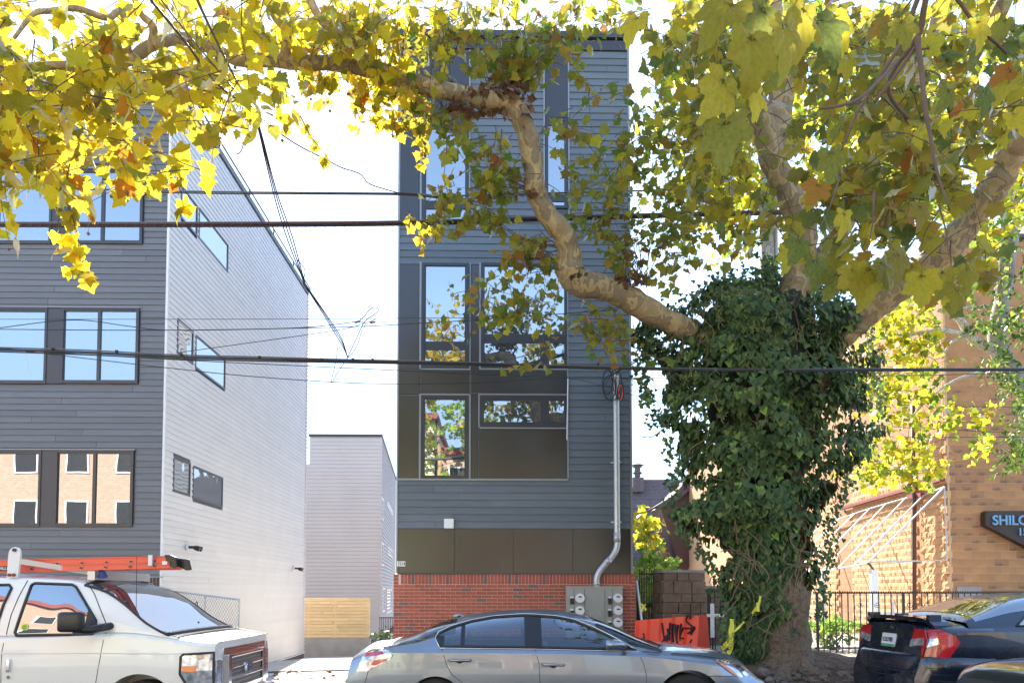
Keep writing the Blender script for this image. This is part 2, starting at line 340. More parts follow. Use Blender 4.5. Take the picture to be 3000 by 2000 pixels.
# ============================================================ generic facade pieces
def board(mb, x0, x1, z0, z1, y, proud=.020, thin=.003):
    """one lap-siding board on a wall facing -Y: lower edge proud, top edge tucked"""
    mb.add([(x0,y-proud,z0),(x1,y-proud,z0),(x1,y-thin,z1),(x0,y-thin,z1),(x0,y+.01,z0),(x1,y+.01,z0),(x1,y+.01,z1),(x0,y+.01,z1)],
           [(0,1,2,3),(4,5,1,0),(5,6,2,1),(7,4,0,3),(6,7,3,2)])
def siding(parent, x0, x1, z0, z1, y, exp, holes, mat, mx=3.6, seed=1, name='siding_board', xf=None):
    rd = random.Random(seed); z = z1; n = 0
    while z > z0 + .02:
        zb = max(z0, z-exp); zm = (z+zb)/2
        segs = [(x0, x1)]
        for (a, b, c, d) in holes:
            if c < zm < d:
                segs = [s for (p, q) in segs for s in ((p, min(q, a)), (max(p, b), q)) if s[1]-s[0] > .01]
        for (p, q) in segs:
            cuts = [p]; c = p + rd.uniform(.6, mx)
            while c < q-.4: cuts.append(c); c += mx
            cuts.append(q)
            for a, b in zip(cuts, cuts[1:]):
                m = MB(); board(m, a+.003, b-.003, zb, z, y); m.build(name, mat, parent, xf=xf); n += 1
        z = zb
    return n
def rectF(px0, py0, px1, py1, Y=FY):
    """picture rectangle -> x0,x1,z0,z1 on the plane y=Y"""
    cx = (px0+px1)/2; cy = (py0+py1)/2
    return P(px0, cy, Y).x, P(px1, cy, Y).x, P(cx, py1, Y).z, P(cx, py0, Y).z
def window(parent, x0, x1, z0, z1, y, panes, mat, glass, fw=.055, proud=.035, xf=None, name='window', sill=True):
    """frame ring + mullion bars around panes; panes are (x0,x1,z0,z1)"""
    mb = MB()
    mb.box(x0, x0+fw, y-proud, y+.05, z0, z1); mb.box(x1-fw, x1, y-proud, y+.05, z0, z1)
    mb.box(x0+fw, x1-fw, y-proud, y+.05, z0, z0+fw); mb.box(x0+fw, x1-fw, y-proud, y+.05, z1-fw, z1)
    o = mb.build(name, mat, parent, xf=xf)
    # infill between panes: one sheet set back with pane openings made by bars
    m2 = MB(); xs = sorted({x0+fw, x1-fw, *[p[0] for p in panes], *[p[1] for p in panes]}); zs = sorted({z0+fw, z1-fw, *[p[2] for p in panes], *[p[3] for p in panes]})
    for a, b in zip(xs, xs[1:]):
        for c, d in zip(zs, zs[1:]):
            mx, mz = (a+b)/2, (c+d)/2
            if b-a < 1e-4 or d-c < 1e-4: continue
            if not any(p[0] < mx < p[1] and p[2] < mz < p[3] for p in panes):
                m2.box(a+.0004, b-.0004, y-proud+.012, y+.045, c+.0004, d-.0004)
    if m2.f: m2.build('sash', mat, o, xf=xf)
    for p in panes:
        MB().box(p[0]-.004, p[1]+.004, y-.004, y+.004, p[2]-.004, p[3]+.004).build('pane', glass, o, xf=xf)
    return o

# ============================================================ the tall building 1514
B = thing('town_house', 'tall narrow slate grey clapboard house numbered 1514 with bronze panels and red brick base', 'building', ((XL+XR)/2, FY, .2))
ZT = P(1500, 96, FY).z; ZBR = P(1500, 1681, FY).z
DEPTH = 26.0
MB().box(XL+.01, XR-.01, FY+.012, DEPTH, ZBR, ZT-.15).build('wall', M['siding'], B)
# plinth wall
BX0 = P(1154, 1700, FY).x; BX1 = P(1860, 1700, FY).x
MB().box(BX0+.01, BX1-.01, FY-.045, DEPTH+.02, -1.2, ZBR-.012).build('plinth', M['mortar'], B)
holes = []
def H(*a):
    r = rectF(*a); holes.append(r); return r
upL = H(1164, 121, 1374, 655)      # upper left bay
upS = H(1595, 149, 1664, 655)      # upper strip with narrow window
low = H(1164, 769, 1664, 1404)     # lower big bay
siding(B, XL+.02, XR-.03, P(1500,1547,FY).z, P(1500,149,FY).z, FY, .1428, holes, M['siding'], seed=3)
# corner trims and parapet
MB().box(XR-.03, XR+.012, FY-.022, FY+.03, ZBR+.02, ZT-.1).build('corner_trim', M['trim'], B)
MB().box(XL-.012, XL+.02, FY-.022, FY+.03, ZBR+.02, ZT-.1).build('corner_trim', M['trim'], B)
MB().box(XL-.04, XR+.05, FY-.07, DEPTH, P(1500,113,FY).z, ZT).build('roof_cap', M['cap'], B)
def panel(px0, py0, px1, py1, y=FY-.008, mat='panel', gap=.006):
    a, b, c, d = rectF(px0, py0, px1, py1); return MB().box(a+gap, b-gap, y, FY+.02, c+gap, d-gap).build('panel', M[mat], B)
MB().box(XL+.03, XR-.04, FY-.03, FY+.01, P(1500,147,FY).z, P(1500,119,FY).z).build('fascia', M['panel'], B)
panel(1166, 151, 1376, 362); panel(1166, 364, 1228, 657); panel(1597, 151, 1664, 345); panel(1597, 614, 1664, 655)
def trim(px0, py0, px1, py1, y=FY-.03):
    a, b, c, d = rectF(px0, py0, px1, py1); return MB().box(a, b, y, FY+.03, c, d).build('trim', M['trim'], B)
# upper windows
def win(px0, py0, px1, py1, panes, **k):
    a, b, c, d = rectF(px0, py0, px1, py1); return window(B, a, b, c, d, FY, [rectF(*p) for p in panes], M['frame'], M['glass'], **k)
trim(1231, 362, 1236, 657); trim(1374, 149, 1378, 657); trim(1592, 149, 1596, 657); trim(1664, 149, 1668, 657)
win(1237, 364, 1374, 657, [(1249, 380, 1363, 590), (1249, 614, 1363, 645)])
win(1598, 348, 1662, 612, [(1604, 370, 1653, 570), (1604, 592, 1653, 604)])
# lower bay panels
panel(1166, 771, 1228, 1082); panel(1380, 771, 1407, 1150)
panel(1166, 1084, 1230, 1155); panel(1232, 1086, 1376, 1153); panel(1407, 1086, 1660, 1153)
panel(1166, 1158, 1228, 1402); panel(1380, 1152, 1400, 1402); panel(1402, 1256, 1660, 1402)
trim(1229, 769, 1235, 1082); trim(1376, 771, 1379, 1080); trim(1229, 1080, 1379, 1084); trim(1404, 771, 1409, 1080); trim(1404, 1080, 1662, 1084)
trim(1228, 1154, 1233, 1402); trim(1233, 1154, 1376, 1158); trim(1374, 1158, 1379, 1402)
trim(1401, 1154, 1405, 1256); trim(1405, 1154, 1661, 1158); trim(1401, 1252, 1661, 1256); trim(1166, 1402, 1664, 1407); trim(1661, 771, 1665, 1402)
win(1236, 772, 1374, 1079, [(1248, 781, 1362, 1001), (1246, 1026, 1362, 1062)])
win(1410, 772, 1661, 1079, [(1420, 782, 1653, 980), (1420, 1006, 1583, 1068), (1609, 1006, 1653, 1068)])
w3 = win(1234, 1159, 1374, 1401, [(1245, 1171, 1361, 1394)])
win(1406, 1159, 1660, 1251, [(1418, 1174, 1583, 1236), (1609, 1174, 1653, 1236)])
# number plate, vent box
for a, b in ((1166, 1331), (1331, 1504), (1504, 1678), (1678, 1848)): panel(a, 1549, b, 1678)
a, b, c, d = rectF(1302, 1520, 1330, 1548); MB().box(a, b, FY-.11, FY-.005, c, d).build('vent_box', M['white'], B, bevel=.008)
a, b, c, d = rectF(1163, 1643, 1188, 1658)
npl = MB().box(a, b, FY-.025, FY-.012, c, d).build('number_plate', M['white'], B)
t = text_mb('1514', (d-c)*1.05, .001, .72); t.build('numerals', M['black'], npl, xf=Matrix.Translation((a+.012, FY-.027, c+.018)) @ FACE)
# thin pale rod hanging off the right side of the bay
MB().tube([P(1664, 1105, FY-.06), P(1661, 1288, FY-.06)], .012, 6).build('rod', M['whitemetal'], B)
# bricks
def brick_me(L, h, mat, dpt=.05, bev=.004):
    mb = MB(); mb.box(-L/2, L/2, -dpt, 0, -h/2, h/2); me = bpy.data.meshes.new('brick'); me.from_pydata(mb.v, [], mb.f)
    me.materials.append(mat); return me
course = .0677; BL = .1935
bm_n = {k: brick_me(BL, .0575, M[k]) for k in ('brick', 'brick_dark')}
bh_n = {k: brick_me(.092, .0575, M[k]) for k in ('brick', 'brick_dark')}
bs_n = {k: brick_me(.0575, .19, M[k]) for k in ('brick', 'brick_dark')}
ztop = ZBR; rd = random.Random(5); zs0 = ztop - .203; x = BX0 + .14
while x < BX1 - .12:
    k = 'brick_dark' if rd.random() < .04 else 'brick'
    link('brick', bs_n[k], B, loc=(x+.032, FY-.003+rd.uniform(-.0015,.0015), ztop-.1)); x += .0675
for (xx) in (BX0+.05, BX1-.05):
    for j in range(3): link('brick', bh_n['brick'], B, loc=(xx, FY-.003, ztop-.035-j*course))
rest = {k: MB() for k in ('brick', 'brick_dark')}; cnt = 0
for j in range(26):
    z = zs0 - .034 - j*course
    if z < -.2: break
    x = BX0 + .004 - (BL/2 + .003 if j % 2 else 0)
    while x < BX1 - .01:
        xa = max(x, BX0+.002); xb = min(x+BL, BX1-.002); k = 'brick_dark' if rd.random() < .07 else 'brick'
        if xb-xa > .04:
            if j < 10:
                full = xb-xa > .15
                o = link('brick', (bm_n if full else bh_n)[k], B, loc=((xa+xb)/2, FY-.003+rd.uniform(-.0015,.0015), z))
                if full: o.scale.x = (xb-xa)/BL
                else: o.scale.x = (xb-xa)/.092
                cnt += 1
            else:
                rest[k].box(xa, xb, FY-.053, FY-.02, z-.0288, z+.0288)
        x += BL + .0085
rest['brick'].build('brickwork', M['brick'], B, kind='stuff'); rest['brick_dark'].build('brickwork', M['brick_dark'], B, kind='stuff')
# side wall siding of 1514, seen edge on from the alley: real laps as one sheet
for xs, sg in ((XL-.002, -1), (XR+.002, 1)):
    mb = MB(); z = ZBR+.03
    while z < ZT-.2:
        mb.add([(xs+sg*.012, FY+.02, z), (xs+sg*.012, DEPTH, z), (xs, DEPTH, z+.14), (xs, FY+.02, z+.14), (xs, FY+.02, z), (xs, DEPTH, z)], [(0,1,2,3),(0,4,5,1)]); z += .1428
    mb.build('side_siding', M['siding_left'], B, kind='stuff')

# --- conduit + meter bank (bolted on the wall, lift-off things)
CY = FY-.13
C = thing('service_conduit', 'thick grey electrical conduit running down the right of the slate facade into the meter bank', 'conduit', P(1748, 1715, CY))
pts = [P(1805, 1118, CY), P(1806, 1250, CY), P(1807, 1400, CY), P(1808, 1560, CY), P(1809, 1588, CY), P(1804, 1612, CY), P(1790, 1634, CY), P(1770, 1655, CY), P(1755, 1675, CY), P(1748, 1695, CY), P(1748, 1719, CY)]
MB().tube(spline(pts, 6), .062, 20).build('pipe', M['galv'], C, smooth=True)
for (px, py) in ((1807, 1352), (1808, 1528)):
    m = MB(); p = P(px, py, CY); m.disc(p, (0,0,1), .068, .035, 20); m.box(p.x-.11, p.x+.11, FY-.06, FY-.02, p.z-.017, p.z+.017); m.build('strap', M['galv'], C)
for (pa, pb) in (((1808,1560),(1808,1588)), ((1787,1637),(1776,1649)), ((1748,1704),(1748,1714))):
    MB().tube([P(*pa, CY), P(*pb, CY)], .069, 20).build('coupling', M['galv'], C, smooth=True)
m = MB(); m.tube([P(1804,1120,CY), P(1803,1104,CY), P(1806,1097,CY-.05)], [.066,.075,.05], 14); m.build('weatherhead', M['galv'], C, smooth=True)
def loop(px, py, rx, ry, Y, a0=0, a1=360, n=24, j=0):
    return [P(px+rx*math.cos(R(a0+(a1-a0)*i/n)), py+ry*math.sin(R(a0+(a1-a0)*i/n)), Y+j*i/n) for i in range(n+1)]
L_ = thing('service_cable_loops', 'tangled black and red service cable loops at the top of the conduit', 'cable', P(1800, 1120, CY-.1))
for (cx, cy, rx, ry, k) in ((1785,1125,20,46,'cable'),(1792,1135,24,38,'cable'),(1780,1118,14,36,'cable'),(1812,1130,10,40,'cable'),(1817,1150,6,22,'orange'),(1801,1120,5,26,'cable_red'),(1818,1148,9,25,'cable')):
    MB().tube(loop(cx, cy, rx, ry, CY-.12, j=.1), .011 if k != 'orange' else .012, 6).build('loop', M[k], L_, smooth=True)
a, b, c, d = rectF(1660, 1718, 1825, 1850, FY-.3)
MBk = thing('meter_bank', 'grey metal electricity meter cabinet with round glass meters on the red brick base', 'meter cabinet', ((a+b)/2, FY-.1, c))
MY = FY-.3; c = g(a)+.35
MB().box(a, b, MY, FY-.1, c, d).build('cabinet', M['meterbox'], MBk, bevel=.006)
for px in (1682, 1713, 1772, 1795):
    x = P(px, 1780, MY).x; MB().box(x-.003, x+.003, MY-.006, MY-.001, c+.05, d-.03).build('seam', M['cap'], MBk)
MB().box(a-.01, b+.01, MY-.012, FY-.1, d-.02, d+.012).build('top_flange', M['meterbox'], MBk)
for (px, py) in ((1698,1751),(1698,1787),(1698,1823),(1809,1751),(1809,1787),(1809,1822)):
    p = P(px, py, MY); m = MB(); m.disc(p+Vector((0,-.02,0)), (0,1,0), .095, .03, 24); o = m.build('meter', M['galv'], MBk, smooth=False)
    m = MB(); m.disc(p+Vector((0,-.06,0)), (0,1,0), .082, .09, 24); m.build('meter_glass', M['white'], o)
    MB().box(p.x-.03, p.x+.032, p.y-.112, p.y-.104, p.z+.015, p.z+.04).build('display', M['black'], o)
    q = P(px-23, py+9, MY); MB().box(q.x-.035, q.x+.035, q.y-.05, q.y, q.z-.055, q.z+.055).build('breaker', M['black'], MBk, bevel=.01)
    MB().box(q.x-.03, q.x+.03, q.y-.035, q.y, q.z+.06, q.z+.09).build('latch', M['white'], MBk)
for px in (1728, 1757):
    p = P(px, 1800, MY); MB().tube([p+Vector((0,0,.05)), p+Vector((0,-.04,.04)), p+Vector((0,-.04,-.04)), p+Vector((0,0,-.05))], .009, 6).build('handle', M['galv'], MBk)

# ============================================================ left building
LB = thing('grey_apartment_house', 'wide graphite clapboard apartment house with three storeys of sliding windows and a pale side wall', 'building', (LBX-3, FY, .1))
LZT = P(300, 219, FY).z; LX0 = -17.0; LZB = P(300, 1690, FY).z
sd = Vector((LBXb-LBX, LBY-FY, 0)).normalized(); SN = Vector((sd.y, -sd.x, 0))  # side wall direction / outward normal
pl0 = Vector((LBX, FY, 0))
MB().prism([(LX0, FY+.012, 0), (LBX-.012, FY+.012, 0), (LBXb-.012, LBY, 0), (LX0, LBY, 0)], (0, 0, LZT-.1)).build('wall', M['siding_left'], LB)
lh = []
def HL(px0, py0, px1, py1):
    r = rectF(px0, py0, px1, py1); lh.append(r); return r
w1 = HL(-420, 495, 425, 716); w2 = HL(-420, 902, 412, 1124); w3_ = HL(-420, 1318, 397, 1542)
siding(LB, LX0, LBX-.03, LZB, P(300, 234, FY).z, FY, .1238, [(a-.01, b+.0, c, d) for a, b, c, d in lh], M['siding_left'], seed=8)
MB().box(LX0, LBX-.03, FY-.03, FY+.01, P(300,234,FY).z+.002, P(300,226,FY).z).build('fascia', M['trim'], LB)
MB().prism([(LX0, FY-.06, LZT-.12), (LBX+.05, FY-.06, LZT-.12), (LBXb+.05, LBY, LZT-.12), (LX0, LBY, LZT-.12)], (0,0,.14)).build('roof_cap', M['cap'], LB)
MB().box(LBX-.03, LBX+.014, FY-.025, FY+.03, .0, LZT-.12).build('corner_trim', M['siding_side'], LB)
for (wr, splits, y0, y1) in ((w1, ((-400,-20),(-10,155),(198,303,421)), 495, 716), (w2, ((-400,-190),(-170,140),(182,291,408)), 902, 1124), (w3_, ((-400,-200),(-190,122),(163,277,392)), 1318, 1542)):
    for s in splits:
        a, b, c, d = rectF(s[0], y0, s[-1], y1)
        if len(s) == 3:
            pn = [rectF(s[0]+8, y0+11, s[1]-4, y1-10), rectF(s[1]+5, y0+11, s[2]-9, y1-10)]
        else: pn = [rectF(s[0]+10, y0+11, s[1]-2, y1-10)]
        window(LB, a, b, c, d, FY, pn, M['frame_left'], M['glass'], fw=.045, proud=.045)
    for s0, s1 in zip(splits, splits[1:]):
        a, b, c, d = rectF(s0[-1], y0, s1[0], y1); MB().box(a+.002, b-.002, FY-.03, FY+.03, c, d).build('mullion_panel', M['frame_left'], LB)
    a, b, c, d = wr
    MB().box(a, b, FY-.055, FY+.01, d+.001, d+.02).build('head_trim', M['trim'], LB)
# side wall: boards in the wall's own frame (x along the wall, y into it)
LEN = (Vector((LBXb, LBY, 0))-pl0).length
SXF = Matrix.Translation(pl0) @ Matrix((( sd.x, -SN.x, 0, 0), (sd.y, -SN.y, 0, 0), (0, 0, 1, 0), (0, 0, 0, 1)))
def SW(px, py):
    p = PP(px, py, pl0, SN) - pl0; return p.dot(sd), p.z
sh = []; sw_defs = (((529,536),(577,606),(577,689),(528,645)), ((581,606),(667,716),(667,802),(581,697)), ((518,931),(565,969),(564,1071),(517,1033)), ((572,977),(659,1054),(658,1143),(570,1077)), ((506,1333),(557,1354),(555,1454),(505,1439)), ((564,1361),(652,1399),(650,1488),(562,1460)))
sww = []
for q in sw_defs:
    pts = [SW(*p) for p in q]; x0 = (pts[0][0]+pts[3][0])/2; x1 = (pts[1][0]+pts[2][0])/2; z1 = (pts[0][1]+pts[1][1])/2; z0 = (pts[2][1]+pts[3][1])/2
    sww.append((x0, x1, z0, z1))
SZB = -.35
siding(LB, .02, LEN-.03, SZB, LZT-.12, 0, .1238, sww, M['siding_side'], mx=14, seed=4, xf=SXF)
for (x0, x1, z0, z1) in sww:
    o = window(LB, x0, x1, z0, z1, 0, [(x0+.05, x1-.05, z0+.05, z1-.05)], M['frame_left'], M['glass_side'], fw=.045, proud=.02, xf=SXF)
MB().box(LEN-.03, LEN+.02, -.03, .02, SZB, LZT-.12).build('corner_trim', M['siding_side'], LB, xf=SXF)
# saw-tooth end of the laps at the back corner
mb = MB(); z = SZB
while z < LZT-.2: mb.box(LEN+.004, LEN+.03, -.05, .0, z+.01, z+.06); z += .1238
mb.build('lap_ends', M['siding_side'], LB, kind='stuff', xf=SXF)
MB().box(.0, LEN+.03, -.06, -.02, SZB-.03, SZB).build('water_table', M['white'], LB, xf=SXF)
mb = MB()
for i in range(6):
    zz = SZB-.04-i*.0677-.06; xx = 0 - (i % 2)*.1
    while xx < LEN: mb.box(max(0,xx), min(LEN, xx+.1935), -.03, .0, zz, zz+.058); xx += .2025
mb.build('brickwork', M['brick_dark'], LB, kind='stuff', xf=SXF)
MB().box(0, LEN, -.022, .01, -1.4, SZB-.03).build('plinth', M['mortar'], LB, xf=SXF)
# gutter rail along the roof edge
g1 = SXF @ Vector((0.2, -.09, LZT+.1)); g2 = SXF @ Vector((LEN, -.09, LZT+.1))
rl = MB().bar(g1, g2, .03, .03).build('roof_rail', M['cap'], LB)
mb = MB()
for i in range(6):
    p = g1.lerp(g2, i/5); mb = MB().bar(p, p-Vector((0,0,.14)), .03, .03); mb.build('rail_post', M['cap'], LB)
# dark brick at the foot of the front
MB().box(LX0, LBX, FY-.02, FY+.02, -.5, LZB-.002).build('plinth', M['mortar'], LB)
bbm = brick_me(.0575, .19, M['brick_brown'], .03); bbh = brick_me(BL, .0575, M['brick_brown'], .03)
x = LBX-.03; n = 0
while x > P(170, 1700, FY).x:
    link('brick', bbm, LB, loc=(x-.03, FY+.003, LZB-.1)); x -= .0675
for j in range(9):
    x = LBX-.004 - (j % 2)*.1
    for i in range(8):
        if j < 8: link('brick', bbh, LB, loc=(x-BL/2, FY+.003, LZB-.235-j*.0677))
        x -= .2025
MB().box(LX0, LBX+.02, FY-.035, FY+.01, LZB-.003, LZB+.016).build('head_trim', M['trim'], LB)
# flood lights on the side wall
def flood(px, py, s, lab):
    p0 = PP(px, py, pl0 + SN*.03, SN)
    T = thing('flood_light', lab, 'flood light', p0, 'flood lights on the pale side wall')
    MB().disc(p0+SN*.02, SN, .075, .04, 16).build('mount', M['white'], T)
    MB().tube([p0+SN*.04, p0+SN*.16], .03, 10).build('arm', M['black'], T)
    for k in (-1, 1):
        a = p0+SN*.15+sd*.06*k; b = a+SN*.13+Vector((0,0,-.04)); MB().tube([a, a.lerp(b,.3), b], [.025,.05,.055], 12).build('lamp_head', M['black'], T, smooth=True)
flood(548, 1602, 1, 'black twin head flood light on the pale side wall near its front corner')
flood(860, 1664, 1, 'smaller looking black twin head flood light on the pale side wall by its back corner')

# ============================================================ far building, fence, grass in the gap
def vent_windows(): pass
FB_Y = 38.0
fx0 = P(893, 1600, FB_Y).x-1.5; fx1 = P(1115, 1600, FB_Y).x; fz1 = P(1000, 1274, FB_Y).z
FB = thing('far_row_house', 'distant dove grey sided building at the end of the driveway with white side windows', 'building', ((fx0+fx1)/2, FB_Y, -.7))
fxl = P(908, 1300, FB_Y).x; fzl = P(900, 1360, FB_Y).z
side2 = P(1157, 1500, FB_Y+14)
fsd = Vector((side2.x-fx1, 14, 0)).normalized(); fsn = Vector((fsd.y, -fsd.x, 0)); fl = 15
e2 = Vector((fx1, FB_Y, 0))+fsd*fl
MB().prism([(fxl, FB_Y+.012, -.9), (fx1-.012, FB_Y+.012, -.9), (e2.x-.012, e2.y, -.9), (fxl, e2.y, -.9)], (0,0,fz1+.9-.02)).build('wall', M['siding_far'], FB)
MB().box(fx0, fxl, FB_Y+.012, FB_Y+8, -.9, fzl).build('wall', M['siding_far'], FB)
MB().tube([(fx0, FB_Y, fzl+.9), (fxl-.02, FB_Y, fzl+.9)], .03, 6).build('roof_rail', M['whitemetal'], FB)
mb = MB(); z = -.55
while z < fz1-.12:
    board(mb, fx0 if z < fzl-.1 else fxl, fx1-.06, z, z+.2, FB_Y, .03); z += .2
mb.build('siding', M['siding_far'], FB, kind='stuff')
MB().box(fx1-.06, fx1+.03, FB_Y-.03, FB_Y+.03, -.6, fz1-.05).build('corner_trim', M['siding_far'], FB)
FXF = Matrix.Translation((fx1, FB_Y, 0)) @ Matrix(((fsd.x, -fsn.x, 0, 0), (fsd.y, -fsn.y, 0, 0), (0,0,1,0), (0,0,0,1)))
mb = MB(); z = -.5
while z < fz1-.12: board(mb, .03, fl, z, z+.2, 0, .04); z += .2
mb.build('siding', M['siding_far_side'], FB, kind='stuff', xf=FXF)
MB().prism([(fxl-.05, FB_Y-.08, fz1-.1), (fx1+.07, FB_Y-.08, fz1-.1), (e2.x+.07, e2.y, fz1-.1), (fxl-.05, e2.y, fz1-.1)], (0,0,.14)).build('roof_cap', M['cap'], FB)
def fsw(px, py):
    p = PP(px, py, (fx1, FB_Y, 0), fsn)-Vector((fx1, FB_Y, 0)); return p.dot(fsd), p.z
for (a, b, c, d) in ((1116,1453,1121,1527),(1133,1468,1148,1510),(1115,1586,1121,1658),(1134,1599,1148,1635),(1118,1721,1125,1790),(1131,1724,1145,1790)):
    x0, z1 = fsw(a, b); x1, z0 = fsw(c, d)
    if x1 < x0+.2: x1 = x0+.5
    window(FB, max(x0,.1), min(x1, fl-.2), z0, z1, -.01, [(max(x0,.1)+.1, min(x1,fl-.2)-.1, z0+.1, z1-.1)], M['white'], M['glass_side'], fw=.09, proud=.05, xf=FXF)
MB().box(fx0, fx1+.02, FB_Y-.05, FB_Y+.1, -1.2, -.55).build('plinth', M['concrete'], FB)
# lattice skirt by the side
mb = thing('lattice_railing', 'thin grey vertical railing at the foot of the distant building beside the brick base', 'railing', P(1138, 1850, 36))
MB().bar(P(1111, 1808, 36), P(1152, 1808, 36), .05, .05).build('rail', M['brownmetal'], mb)
for i in range(8): MB().bar(P(1113+i*5.2, 1808, 36), P(1113+i*5.2, 1862, 36), .03, .03).build('picket', M['brownmetal'], mb)
# wood fence
WF = 26.0; a, b, c, d = rectF(880, 1750, 1084, 1867, WF)
F = thing('pine_fence', 'new pale pine board fence on a low concrete wall at the end of the driveway', 'fence', ((a+b)/2, WF, c))
n = 12; hh = (d-c)/n; rd = random.Random(2)
for i in range(n):
    xm = a+(b-a)*rd.uniform(.3, .7)
    for (p, q) in ((a-.3, xm), (xm, b-(.03 if i % 3 else 0))):
        MB().box(p+.003, q-.003, WF-.025+rd.uniform(-.006,.006), WF, c+i*hh+.010, c+(i+1)*hh).build('board', M['pine'], F)
for p in (a+.3, (a+b)/2, b-.06): MB().box(p-.045, p+.045, WF+.002, WF+.09, c, d-.05).build('post', M['pine'], F)
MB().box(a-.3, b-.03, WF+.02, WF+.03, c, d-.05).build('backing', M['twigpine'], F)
MB().box(a-.3, b+.02, WF-.05, WF+.15, -1.3, c-.004).build('footing', M['concrete'], F)
# chain-link panel by the pale wall
A0 = P(507, 1731, 14.5); A1 = P(701, 1755, 13.6); zb = .35
CF = thing('chain_link_gate', 'leaning chain link gate panel with black straps beside the pale side wall', 'gate', (A0.x, A0.y, zb))
for p, q in ((A0, Vector((A0.x, A0.y, zb))), (A1, Vector((A1.x, A1.y, zb))), (A0, A1), ((A0+A1)/2, Vector(((A0.x+A1.x)/2, (A0.y+A1.y)/2, zb))), (Vector((A0.x, A0.y, zb)), Vector((A1.x, A1.y, zb)))):
    MB().tube([p, q], .018, 8).build('tube', M['galv'], CF)
mb = MB(); L1 = (A1-A0); hgt = A0.z-zb; ns = 26
for i in range(-14, ns):
    for sgn in (1, -1):
        # diagonal wires clipped to the panel
        pts = []
        for k in range(2):
            pass
        u0 = i/ns; du = 14/ns
        ua, ub = (u0, u0+du); va, vb = ((0, 1) if sgn > 0 else (1, 0))
        def clipu(u):
            return min(1, max(0, u))
        ca, cb = clipu(ua), clipu(ub)
        if cb-ca < 1e-3: continue
        v = lambda u: va+(vb-va)*(u-ua)/(ub-ua)
        top = lambda u: A0.lerp(A1, u); bot = lambda u: Vector((A0.x+(A1.x-A0.x)*u, A0.y+(A1.y-A0.y)*u, zb))
        mb.tube([top(ca).lerp(bot(ca), v(ca)), top(cb).lerp(bot(cb), v(cb))], .0035, 4, cap=False)
mb.build('mesh_wire', M['wood_old'], CF, kind='stuff')
m = MB(); m.tube(spline([P(572,1768,13.9), P(578,1762,13.9), P(576,1790,13.9), P(565,1806,13.9), P(556,1800,13.9), P(565,1786,13.9), P(576,1788,13.9)], 5), .009, 5); m.build('strap', M['black'], CF)
MB().tube([P(590,1805,13.9), P(603,1808,13.9), P(608,1831,13.9)], .009, 5).build('strap', M['black'], CF)
# ============================================================ tan block church at the right
CHY = 19.0; CX = P(2780, 1600, CHY).x; az = R(4.5)
cd = Vector((math.sin(az), math.cos(az), 0)); cn = Vector((-math.cos(az), math.sin(az), 0)); cp = Vector((CX, CHY, 0))
CZ0 = .35; CZT = P(2780, 700, CHY).z; CX1 = CX + 9
CH = thing('block_church', 'large tan concrete block church behind the black fence, split faced blocks on its sunlit side', 'building', (CX+2, CHY, CZ0))
cl = 38.0; e_ = cp + cd*cl
MB().prism([(CX+.01, CHY+.006, -1), (CX1, CHY+.006, -1), (CX1, e_.y, -1), (e_.x+.1, e_.y, -1), (CX+.1, CHY+.006, -1)], (0,0,CZT+1)).build('wall', M['cmu_mortar'], CH)
MB().prism([(CX-.1, CHY-.1, CZT), (CX1, CHY-.1, CZT), (CX1, e_.y, CZT), (e_.x-.1, e_.y, CZT)], (0,0,.12)).build('roof_cap', M['brownmetal'], CH)
def blk(L, h, mat, rock=0, seed=0):
    mb = MB()
    if not rock: mb.box(-L/2, L/2, 0, .12, -h/2, h/2)
    else:
        rd = random.Random(seed); nx, nz = 5, 3; v = []
        for j in range(nz+1):
            for i in range(nx+1):
                ed = i in (0, nx) or j in (0, nz)
                v.append((-L/2+L*i/nx, -.0 if ed else -rd.uniform(.0, .03), -h/2+h*j/nz))
        f = [(j*(nx+1)+i, j*(nx+1)+i+1, (j+1)*(nx+1)+i+1, (j+1)*(nx+1)+i) for j in range(nz) for i in range(nx)]
        mb.add(v, f); mb.add([(-L/2,0,-h/2),(L/2,0,-h/2),(L/2,0,h/2),(-L/2,0,h/2),(-L/2,.12,-h/2),(L/2,.12,-h/2),(L/2,.12,h/2),(-L/2,.12,h/2)], [(4,5,1,0),(5,6,2,1),(6,7,3,2),(7,4,0,3)])
    me = bpy.data.meshes.new('block'); me.from_pydata(mb.v, [], mb.f); me.materials.append(mat); return me
BLn, BHt, CR = .395, .194, .2032
b_s = blk(BLn, BHt, M['cmu']); b_t = blk(BLn, BHt, M['cmu_stain']); b_r = [blk(BLn, BHt, M['rock'], 1, s) for s in range(5)]
stc = MB(); strk = MB(); ztopf = CZT; rd = random.Random(12); nfront = 0; nside = 0
row = 0; z = CZ0 + CR/2
zshow = P(2850, 1120, CHY).z
while z < CZT - .05:
    x = CX + BLn/2 + .002 - (.2 if row % 2 else 0)
    while x < CX1:
        xa = max(CX+.002, x-BLn/2); xb = x+BLn/2
        if xb-xa > .1:
            if xa < P(3010, 1400, CHY).x and z < zshow and xb-xa > .1:
                st = rd.random() < (.55 if z > 2.6 else .25)
                o = link('block', b_t if st else b_s, CH, loc=((xa+xb)/2, CHY+rd.uniform(-.002,.002), z)); o.scale.x = (xb-xa)/BLn; nfront += 1
            else: stc.box(xa, xb, CHY, CHY+.12, z-BHt/2, z+BHt/2)
        x += .4055
    z += CR; row += 1
def CS(px, py, off=0.0):
    p = PP(px, py, cp + cn*off, cn); return (p-cp).dot(cd), p.z, p
zbeam = (CS(2773, 1405)[1] + CS(2480, 1487)[1])/2
